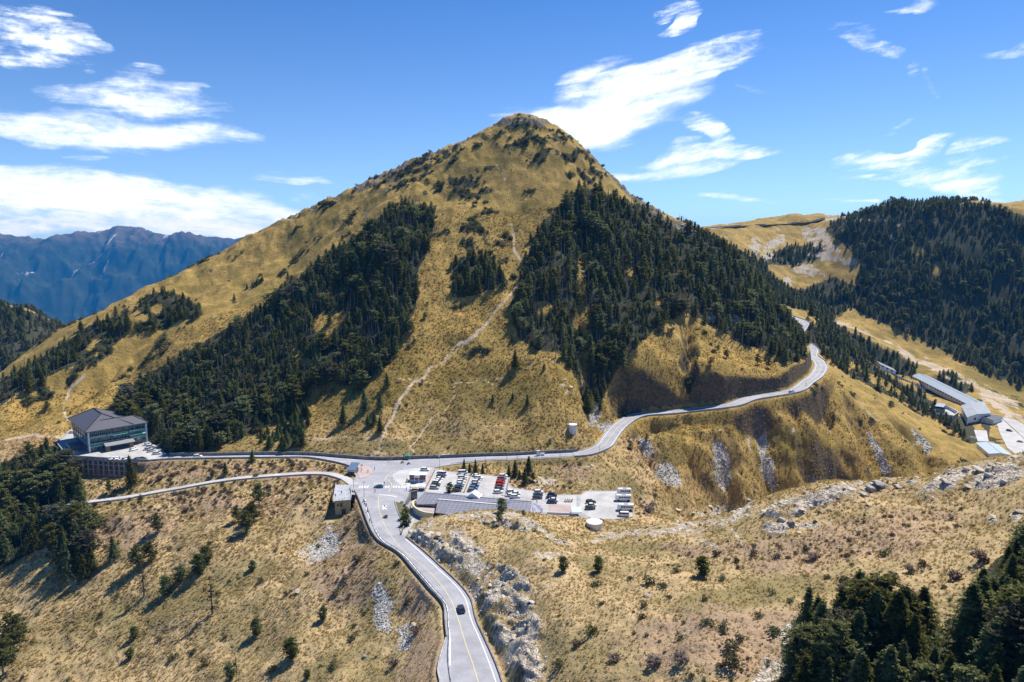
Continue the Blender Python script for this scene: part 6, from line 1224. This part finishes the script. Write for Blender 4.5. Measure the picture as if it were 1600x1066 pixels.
car(q.x, q.y, q.z + .05, math.atan2(t_.y, t_.x), 'suv', 'white', 'white car climbing the right-hand mountain road', slope=math.atan2(t_.z, math.hypot(t_.x, t_.y)))
# buses
def bus(u, v, rot, L, lb, hgt=2.9):
    x, y, z = p0(u, v); e = empty('minibus', (x, y, .03), lb, 'bus', R(rot), 'white buses at the end of the car park'); h = L / 2; w = 1.05
    secs = [(-h, ring(w * .94, .5, hgt - .15, .2)), (-h + .15, ring(w, .4, hgt, .22)), (h - .8, ring(w, .4, hgt, .22)), (h - .25, ring(w * .97, .4, hgt - .35, .3)), (h, ring(w * .9, .45, hgt * .5, .2))]
    link = loft('bus_body', secs, PAINT['white']); add_obj('body', link, e)
    for s in (-1, 1):
        for i in range(5): wx = -h + .5 + i * (L - 1.9) / 5; add_obj('side_window', bx('side_window', M_GLASS, wx, wx + (L - 1.9) / 5 - .15, s * (w + .005) - .02, s * (w + .005) + .02, 1.45, 2.25), e)
        add_obj('trim', bx('trim', PAINT['silver'], -h + .4, h - .6, s * (w + .003) - .01, s * (w + .003) + .01, .9, 1.05), e)
    add_obj('windscreen', loft('windscreen', [(h - .62, ring(w * .9, 1.5, hgt - .25, .1)), (h - .12, ring(w * .86, 1.35, hgt * .62, .1))], M_GLASS), e)
    add_obj('rooftop_unit', bx('rooftop_unit', PAINT['silver'], -1.2, .6, -.5, .5, hgt, hgt + .18), e)
    for sx in (-.62, .58):
        for sy in (-1, 1): o = add_obj('wheel', WHB, e); o.location = (sx * h, sy * (w - .1), .45)
bus(975, 772.5, 178, 6.6, 'white minibus, farthest of the four at the right edge of the car park'); bus(973.5, 782.5, 178, 7.2, 'white minibus, second from the far end of the car park edge'); bus(977, 797.5, 176, 7.2, 'white minibus, third along the right edge of the car park'); x, y, z = p0(974, 806.5); car(x, y, .03, R(175), 'van', 'white', 'white van at the near end of the bus row')
# motorcycles
def moto(u, v, rot, lb, col='dark', grp=None, k=1.0):
    x, y, z = p0(u, v); e = empty('motorcycle', (x, y, .03), lb, 'motorcycle', R(rot), grp)
    for wx in (-.62, .62): o = add_obj('wheel', WH, e); o.location = (wx, 0, .3); o.scale = (.9, .5, .9)
    add_obj('body', loft('motorcycle_body', [(-.7, ring(.1, .62, .8, .04)), (-.2, ring(.17, .35, .8, .06)), (.25, ring(.18, .4, .95, .06)), (.5, ring(.12, .6, .98, .04))], PAINT[col]), e)
    add_obj('seat', bx('seat', M_DARK, -.65, .05, -.14, .14, .8, .88), e); bm = bmesh.new(); bar(bm, (.45, -.35, 1.05), (.45, .35, 1.05), .05); bar(bm, (.62, 0, .3), (.42, 0, 1.05), .07); link_mesh('handlebar', bm, M_STEEL, e); return e
for i, (u, v, r_) in enumerate([(628.5,724,20),(638.5,726,15)]): moto(u, v, r_, ['dark motorcycle with rider rounding the bend above the junction, left one', 'dark motorcycle with rider rounding the bend above the junction, right one'][i])
for i in range(3): moto(568 + i * 2.2, 784 + i * 3.2, 100, 'dark motorcycle parked against the parapet beside the near road', grp='motorcycles along the road parapet')
for i in range(7): moto(883 + i * 1.9, 783.5 + (i % 2), 80, 'motorcycle parked in the tight row above the pink terrace', ['dark', 'white', 'navy', 'dark', 'silver', 'dark', 'red'][i], 'motorcycles above the pink terrace')

# ------------------------------------------------------------------ people
M_SKIN = mat('skin', (.45, .28, .20), .6); M_HAIR = mat('black_hair', (.02, .018, .016), .6)
def cloth(n, c): return mat(n, c, .85)
CL = {'black': cloth('black_cloth', (.02, .02, .025)), 'red': cloth('red_cloth', (.4, .05, .04)), 'white': cloth('white_cloth', (.6, .6, .6)), 'blue': cloth('blue_cloth', (.05, .09, .22)), 'grey': cloth('grey_cloth', (.15, .15, .16)), 'khaki': cloth('khaki_cloth', (.24, .20, .13))}
def skin_obj(name, V, E, Rd, m, parent, sub=2):
    me = bpy.data.meshes.new(name); me.from_pydata(V, E, []); me.materials.append(m); o = bpy.data.objects.new(name, me); COL.objects.link(o); o.parent = parent
    md = o.modifiers.new('skin', 'SKIN'); sk = me.skin_vertices[0].data if me.skin_vertices else None
    if sk is None:
        bm = bmesh.new(); bm.from_mesh(me); lay = bm.verts.layers.skin.verify(); bm.verts.ensure_lookup_table()
        for i, v in enumerate(bm.verts): v[lay].radius = (Rd[i], Rd[i]); v[lay].use_root = (i == 0)
        bm.to_mesh(me); bm.free()
    else:
        for i, s in enumerate(sk): s.radius = (Rd[i], Rd[i])
    o.modifiers.new('sub', 'SUBSURF').levels = sub; o.modifiers['sub'].render_levels = sub; return o
def person(x, y, z, rot, top, legs, label, pose='walk', group=None):
    e = empty('person', (x, y, z), label, 'person', rot, group)
    st = {'walk': .2, 'stand': .04, 'sit': 0}[pose]; hz = .92 if pose != 'sit' else .95; kn = .5; kx = st * .6
    if pose == 'sit': LG = [((.08, .09, hz), (.42, .13, .78), (.30, .16, .35), (.42, .16, .28)), ((.08, -.09, hz), (.42, -.13, .78), (.30, -.16, .35), (.42, -.16, .28))]; AR = [((.02, .20, 1.42), (.18, .26, 1.18), (.44, .30, 1.12)), ((.02, -.20, 1.42), (.18, -.26, 1.18), (.44, -.30, 1.12))]
    else: LG = [((0, .09, hz - .04), (kx + .03, .10, kn), (-st * .2 + st, .10, .08), (st + .12, .10, .04)), ((0, -.09, hz - .04), (-kx * .4, -.10, kn), (-st, -.10, .08), (-st + .12, -.10, .04))]; AR = [((0, .20, 1.42), (-.06 - st * .3, .25, 1.14), (.04 - st * .3, .26, .88)), ((0, -.20, 1.42), (.04 + st * .3, -.25, 1.14), (.16 + st * .3, -.25, .90))]
    V = [(0, 0, hz), (0, 0, 1.15), (0, 0, 1.38), (.01, 0, 1.50), (.02, 0, 1.58), (.03, 0, 1.68)]; Rd = [.14, .13, .15, .06, .085, .09]; E = [(0, 1), (1, 2), (2, 3), (3, 4), (4, 5)]
    for L in LG:
        k = len(V); V += list(L); Rd += [.095, .06, .042, .03]; E += [(0, k), (k, k + 1), (k + 1, k + 2), (k + 2, k + 3)]
    for L in AR:
        k = len(V); h_ = L[2]; V += list(L) + [(h_[0] + .03, h_[1], h_[2] - .09)]; Rd += [.055, .042, .03, .025]; E += [(2, k), (k, k + 1), (k + 1, k + 2), (k + 2, k + 3)]
    skin_obj('body', V, E, Rd, M_SKIN, e, 1)
    V = [(0, 0, hz + .05), (0, 0, 1.15), (0, 0, 1.40)]; Rd = [.155, .15, .165]; E = [(0, 1), (1, 2)]
    for L in AR: k = len(V); V += list(L); Rd += [.07, .055, .042]; E += [(2, k), (k, k + 1), (k + 1, k + 2)]
    skin_obj('jacket', V, E, Rd, CL[top], e, 1)
    V = [(0, 0, hz)]; Rd = [.15]; E = []
    for L in LG: k = len(V); V += list(L[:3]); Rd += [.11, .075, .055]; E += [(0, k), (k, k + 1), (k + 1, k + 2)]
    skin_obj('trousers', V, E, Rd, CL[legs], e, 1)
    skin_obj('hair', [(.0, 0, 1.62), (.01, 0, 1.73)], [(0, 1)], [.085, .09], M_HAIR if pose != 'sit' else CL['white'], e, 1); return e
PEOPLE = [(585.2,734.5,'black','black','walk','person in black walking on the road beside the traffic island'),(575,739,'red','black','stand','person in a red top standing on the pink traffic island'),(565,737,'black','grey','stand','person in dark clothes beside the blue-roofed hut, on the pink island'),(600.5,758,'black','blue','walk','person in black walking just above the zebra stripes'),(586,770,'grey','black','walk','person walking right below the crossing car'),(635,767,'black','grey','walk','person in black beside the brown stair wall'),(641,764.5,'blue','black','stand','person in dark blue in front of the canvas stalls'),
 (574,801,'white','black','stand','person in white leaning by the road parapet'),(577.5,817,'red','blue','walk','person in red walking along the parapet'),(548,771,'black','black','stand','person on the footbridge beside the viewing deck'),(839,787,'black','grey','stand','person in black at the fan-shaped roof end')]
for (u, v, t_, l_, ps, lb) in PEOPLE: x, y, z = p0(u, v); person(x, y, .04, RNG.uniform(0, 6), t_, l_, lb, ps)
for i, (u, v) in enumerate([(533.5,772),(524,777),(546,767)]): x, y, z = PZ(u, v, .4); person(x, y, .4, RNG.uniform(0, 6), ['black', 'grey', 'blue'][i], 'black', ['person in black standing in the middle of the viewing deck', 'person in grey at the left rail of the viewing deck', 'person in blue at the right rail of the viewing deck'][i], 'stand')
for i, (u, v, r_) in enumerate([(628.5,724,20),(638.5,726,15)]): x, y, z = p0(u, v); person(x - .15 * math.cos(R(r_)), y - .15 * math.sin(R(r_)), -.05, R(r_), 'black', 'black', ['rider in black with white helmet on the left motorcycle at the bend', 'rider in black with white helmet on the right motorcycle at the bend'][i], 'sit')
rq = min(rd, key=lambda p: abs(proj(*p)[0] - 1256) + (0 if p.y < 530 else 999)); person(rq.x + 1.5, rq.y, rq.z + .03, 1, 'black', 'black', 'person in black walking on the inside of the right-hand bend', 'walk')

# ------------------------------------------------------------------ signs and poles
def pole(u, v, h, lb, z=0.0, grp='lamp posts along the upper road', arm=True):
    x, y, z = PZ(u, v, z); e = empty('street_lamp' if arm else 'utility_pole', (x, y, z), lb, 'street lamp' if arm else 'pole', 0, grp); bm = bmesh.new(); cyl(bm, 0, 0, -.5, h, .11, .06, 8); link_mesh('post', bm, M_WALLD if not arm else M_DARK, e)
    if arm:
        bm = bmesh.new(); bar(bm, (0, 0, h - .1), (0, -1.3, h + .1), .08); link_mesh('arm', bm, M_DARK, e); bm = bmesh.new(); box(bm, -.15, .15, -1.8, -1.2, h + .02, h + .14); link_mesh('lamp_head', bm, M_STEEL, e)
    else: bm = bmesh.new(); box(bm, -.8, .8, -.05, .05, h - .7, h - .55); link_mesh('cross_arm', bm, M_WALLD, e)
for (u, v) in [(758,721.5),(792,720.3),(808,719.5),(875,716.6),(937,707)]: pole(u, v, 5.0, 'thin dark lamp post on the downhill edge of the upper road', z=.6 if u > 920 else 0)
pole(569, 776, 7.5, 'tall thin pole beside the footbridge at the junction', grp=None, arm=False); pole(552.5, 764, 5.0, 'short pole at the mouth of the lower lane', grp=None, arm=False); pole(687, 732, 5.5, 'lamp post at the top corner of the car park', grp=None)
def sign(u, v, z, m, w, h, zt, lb, ring_=None):
    x, y, z = PZ(u, v, z); e = empty('road_sign', (x, y, z), lb, 'sign'); bm = bmesh.new(); cyl(bm, 0, .05, -.3, zt, .05, .05, 8); link_mesh('post', bm, M_STEEL, e)
    bm = bmesh.new(); box(bm, -w / 2, w / 2, -.03, .01, zt - h, zt); link_mesh('panel', bm, m, e)
sign(679, 716, 0, M_YEL, 1.1, 1.3, 2.6, 'yellow sign at the foot of the slope above the road'); sign(686, 716.3, 0, M_WHITE, 1.0, 1.5, 2.4, 'white sign board right of the yellow sign'); sign(1291, 567.5, 20.8, M_YEL, 1.8, 1.8, 3.2, 'yellow curve sign at the outside of the hairpin'); sign(608, 0 + 722, 0, M_RED, 1.0, .5, 1.6, 'small red sign at the slope foot by the trail')
sign(565, 731, .2, M_WHITE, 1.2, .9, 1.8, 'white notice board on the pink island'); sign(636, 757, 0, M_YEL, .8, 2.2, 3.0, 'yellow vertical banner left of the kiosk'); sign(628, 788, 0, M_WHITE, 1.6, .8, 1.4, 'white board at the top of the planted bed')
bx_ = PZ(841, 712, 0); ut = empty('utility_box', (bx_[0], bx_[1], 0), 'white utility cabinet against the dark wall of the upper road', 'utility box'); bm = bmesh.new(); box(bm, -.9, .9, -.5, .5, 0, 3.0); link_mesh('cabinet', bm, M_WHITE, ut); bm = bmesh.new(); box(bm, 1.2, 3.4, -.4, .4, 0, 1.4); link_mesh('low_cabinet', bm, M_WHITE, ut); bm = bmesh.new(); box(bm, -.6, .6, -.54, -.5, .4, 2.6); link_mesh('door', bm, M_STEEL, ut)
b0 = p0(690, 715.5); b1 = p0(704, 713.8); e = empty('banner_frame', b0, 'long white banner on a low frame at the foot of the golden slope', 'banner'); d_ = Vector(b1) - Vector(b0)
bm = bmesh.new(); bar(bm, (0, 0, 1.5), (d_.x, d_.y, 1.5), .5); link_mesh('banner', bm, M_WHITE, e)
for t_ in (0, .5, 1): bm = bmesh.new(); box(bm, d_.x*t_-.05, d_.x*t_+.05, d_.y*t_-.05, d_.y*t_+.05, 0, 1.7); link_mesh('post', bm, M_STEEL, e)
tn = p0(637, 717.5); tt = empty('tent', tn, 'small green sunshade tent where the trail meets the road', 'tent'); bm = bmesh.new(); ap = bm.verts.new((0, 0, 2.9)); v_ = [bm.verts.new((a * 1.5, b * 1.5, 2.1)) for a, b in ((-1,-1),(1,-1),(1,1),(-1,1))]
for i in range(4): bm.faces.new((v_[i], v_[(i + 1) % 4], ap))
link_mesh('canopy', bm, mat('green_canvas', (.03, .22, .15), .8), tt)
for a, b in ((-1,-1),(1,-1),(1,1),(-1,1)): bm = bmesh.new(); box(bm, a*1.45-.03, a*1.45+.03, b*1.45-.03, b*1.45+.03, 0, 2.12); link_mesh('leg', bm, M_STEEL, tt)

# ------------------------------------------------------------------ the blue-roofed lodge in the valley
M_BROOF = bpy.data.materials.new('blue_grey_sheet_roof'); M_BROOF.use_nodes = True; N = NT(M_BROOF.node_tree); b = M_BROOF.node_tree.nodes['Principled BSDF']; b.inputs['Roughness'].default_value = .5
t = N.n.new('ShaderNodeTexCoord').outputs['Object']; w_ = N.n.new('ShaderNodeTexWave'); w_.inputs['Scale'].default_value = .6; N.l.new(t, w_.inputs[0]); N.l.new(N.mix(N.ramp(w_.outputs['Fac'], .0, .5, .35, 0), N.mix(N.noise(t, .1, 4, .6), (.20, .25, .31), (.29, .34, .40)), (.14, .18, .23)), b.inputs['Base Color'])
M_GROOF = mat('grey_sheet_roof', (.26, .28, .31), .55, var=.15, vscale=.3)
def shed(name, A, B, width, eave, ridge, m_roof, lb, base=-2.5, win=True, gable=0.0, cat='building', wallm=None):
    """long pitched-roof building between ground points A and B (its near long edge), depth to the left of A->B"""
    A = Vector(A); B = Vector(B); d = B - A; L = math.hypot(d.x, d.y); e = empty(name, tuple(A), lb, cat, math.atan2(d.y, d.x)); dz = d.z
    bm = bmesh.new(); v_ = [(0, 0, base), (L, 0, base + dz), (L, width, base + dz), (0, width, base)]; prism(bm, [(q[0], q[1]) for q in v_], [base, base + dz, base + dz, base], [eave - .1, eave + dz - .1, eave + dz - .1, eave - .1])
    for xx, dd in ((0.0, 0), (L, dz)): bm.faces.new([bm.verts.new(q) for q in [(xx, 0, eave - .1 + dd), (xx, width, eave - .1 + dd), (xx, width / 2, ridge - .15 + dd)]])
    link_mesh('wall', bm, wallm or M_WHITE, e)
    o_ = .7; q1 = [(-o_, -o_, eave - .15), (L + o_, -o_, eave + dz - .15), (L + o_, width / 2, ridge + dz), (-o_, width / 2, ridge)]; q2 = [(-o_, width / 2, ridge), (L + o_, width / 2, ridge + dz), (L + o_, width + o_, eave + dz - .15), (-o_, width + o_, eave - .15)]
    rf_ = quad_slab('roof', q1[::-1], .25, m_roof, e); bm = bmesh.new(); up = [bm.verts.new(p) for p in q2]; bm.faces.new(up); lo_ = [bm.verts.new((p[0], p[1], p[2] - .25)) for p in q2]; bm.faces.new(lo_[::-1])
    for i in range(4): bm.faces.new((lo_[i], lo_[(i + 1) % 4], up[(i + 1) % 4], up[i]))
    link_mesh('roof', bm, m_roof, e); bm = bmesh.new(); bar(bm, (-o_, width / 2, ridge + .05), (L + o_, width / 2, ridge + dz + .05), .3); link_mesh('ridge_cap', bm, M_WALLC, rf_)
    if win:
        n = int(L / 5)
        for i in range(n): x_ = 2 + i * 5; zz_ = dz * x_ / L; bm = bmesh.new(); box(bm, x_, x_ + 2.2, -.12, -.02, eave - 2.6 + zz_, eave - 1.1 + zz_); link_mesh('window', bm, M_GLASS, e)
    return e
def L3(u, v, z): return PZ(u, v, z)
shed('lodge_wing', hit(1425,592), hit(1511,636.5), 17, 3.6, 6.2, M_BROOF, 'long blue-grey roofed lodge wing running up the valley flat')
shed('lodge_wing', hit(1403,592,640), hit(1447,613,640), 12, 3.2, 5.2, M_BROOF, 'shorter blue-grey roofed wing in front of the long one')
shed('lodge_hall', hit(1375,576,660), hit(1399,588,660), 12, 5, 7.2, M_GROOF, 'far small grey-roofed lodge hall at the end of the valley flat')
hc = [Vector(L3(u, v, -38.6)) for u, v in [(1512,651.5),(1548,645.5),(1537,628),(1503,634)]]; org = Vector((hc[0].x, hc[0].y, -46)); e = empty('lodge_house', tuple(org), 'white gabled lodge house with grey roof and two small dark windows', 'house'); hq = [q - org for q in hc]
bm = bmesh.new(); prism(bm, [(q.x, q.y) for q in hq], -3, 7.1); link_mesh('wall', bm, M_WHITE, e); cq = sum(hq, Vector()) / 4; up_ = [cq + (q - cq) * 1.06 for q in hq]; ra = (up_[0] + (up_[1] - up_[0]) * .4) + Vector((0, 0, 1.5)); rb = (up_[3] + (up_[2] - up_[3]) * .4) + Vector((0, 0, 1.5))
quad_slab('roof', [tuple(up_[0]), tuple(ra), tuple(rb), tuple(up_[3])], .3, M_GROOF, e); quad_slab('roof', [tuple(ra), tuple(up_[1]), tuple(up_[2]), tuple(rb)], .3, M_GROOF, e)
fd = hq[1] - hq[0]; fn = Vector((fd.y, -fd.x, 0)).normalized(); bm = bmesh.new(); bm.faces.new([bm.verts.new(q) for q in [(hq[0].x, hq[0].y, 7.0), (hq[1].x, hq[1].y, 7.0), tuple(hq[0] + fd * .4 + Vector((0, 0, 1.1)))]]); link_mesh('gable', bm, M_WHITE, e)
for t_ in (.28, .76):
    bm = bmesh.new(); a = hq[0] + fd * t_ + fn * .08; c = hq[0] + fd * (t_ + .09) + fn * .08; prism(bm, [(a.x, a.y), (c.x, c.y), (c.x - fn.x * .2, c.y - fn.y * .2), (a.x - fn.x * .2, a.y - fn.y * .2)], 3.4, 5.4); link_mesh('window', bm, M_GLASS, e)
a = hq[0] + fd * .5; c = hq[0] + fd * .95; quad_slab('porch_roof', [(a.x + fn.x * 3.5, a.y + fn.y * 3.5, 2.2), (c.x + fn.x * 3.5, c.y + fn.y * 3.5, 2.2), (c.x, c.y, 3.1), (a.x, a.y, 3.1)], .25, M_HDARK, e)
a = hq[0] + fd * .05 + fn * .15; c = hq[0] + fd * .9 + fn * .15; bm = bmesh.new(); prism(bm, [(a.x, a.y), (c.x, c.y), (c.x - fn.x * .3, c.y - fn.y * .3), (a.x - fn.x * .3, a.y - fn.y * .3)], -1, 1.4); link_mesh('stone_base', bm, M_HBR, e)
shed('lodge_annex', L3(1552,664,-46), L3(1566,659,-46), 10, 4, 5.4, M_HDARK, 'white annex with dark roof right of the gabled lodge house', win=False)
a_ = Vector(L3(1452,650,-45)); b_ = Vector(L3(1490,655,-45)); d_ = b_ - a_; e = empty('courtyard_hall', tuple(a_), 'white walled court with a dark sloping glass roof beside the lodge', 'courtyard', math.atan2(d_.y, d_.x)); L_ = d_.length
bm = bmesh.new(); wall_line(bm, [Vector(q) for q in [(0,0,0),(L_,0,0),(L_+2,20,0),(L_*.6,40,0),(0,44,0),(-3,20,0),(0,0,0)]], .5, -4, 3.5); link_mesh('wall', bm, M_WHITE, e); bm = bmesh.new(); bm.faces.new([bm.verts.new(q) for q in [(0,0,.3),(L_,0,.3),(L_+2,20,.3),(L_*.6,40,.3),(0,44,.3),(-3,20,.3)]]); link_mesh('floor', bm, M_CONC, e)
quad_slab('glass_roof', [(L_*.22, 2, 3.8), (L_*.62, 2, 3.8), (L_*.5, 32, 6.0), (L_*.12, 32, 6.0)], .3, M_GLASS, e); quad_slab('sheet_roof', [(L_*.12, 18, 6.3), (L_*.5, 18, 6.3), (L_*.5, 34, 6.6), (L_*.12, 34, 6.6)], .2, M_BROOF, e)
shed('shed', L3(1526,698,-44), L3(1546,715,-44), 14, 3.2, 4.4, mat('pale_blue_sheet_roof', (.36, .44, .50), .5, var=.1), 'pale blue-roofed shed below the white lodge, partly behind the near crest', win=False)
def zsheet(name, pix, z, m):
    bm = bmesh.new(); P = [PZ(u, v, z) for u, v in pix]; f = bm.faces.new([bm.verts.new(p) for p in P]); bmesh.ops.triangulate(bm, faces=[f]); o = link_mesh(name, bm, m); o['kind'] = 'structure'
zsheet('lodge_drive', [(1555,653),(1562,651),(1580,668),(1605,690),(1640,716),(1640,730),(1590,712),(1574,700),(1562,676)], -45.6, M_LANE); zsheet('lodge_plaza', [(1563,651),(1585,655),(1620,675),(1640,690),(1640,715),(1606,690),(1582,668)], -45.7, M_CONC); zsheet('lodge_yard', [(1522,672),(1542,673),(1545,690),(1528,690)], -45.7, M_LANE)
x, y, z = PZ(1577, 674, -45.6); car(x, y, z, R(-50), 'suv', 'dark', 'black car on the pale drive beside the lodge'); x, y, z = PZ(1594, 691, -45.6); car(x, y, z, R(-30), 'sedan', 'silver', 'silver car at the lower end of the lodge plaza')
# ------------------------------------------------------------------ the blue air
bm = bmesh.new(); bmesh.ops.create_cube(bm, size=2.0)
for q in bm.verts: q.co = Vector((q.co.x * 14000, 6000 + q.co.y * 7200, (-1660 if q.co.z < 0 else 520)))
mh = bpy.data.meshes.new('haze'); bm.to_mesh(mh); ho = bpy.data.objects.new('haze', mh); COL.objects.link(ho); ho['kind'] = 'stuff'; ho['label'] = 'thin blue mountain haze in front of the far ranges'; ho['category'] = 'haze'
hm = bpy.data.materials.new('haze'); hm.use_nodes = True; hm.node_tree.nodes.clear(); o_ = hm.node_tree.nodes.new('ShaderNodeOutputMaterial'); pv = hm.node_tree.nodes.new('ShaderNodeVolumePrincipled')
pv.inputs['Color'].default_value = (.04, .40, 1.0, 1); pv.inputs['Density'].default_value = HAZE; pv.inputs['Anisotropy'].default_value = 0.0
hm.node_tree.links.new(pv.outputs[0], o_.inputs['Volume']); mh.materials.append(hm)
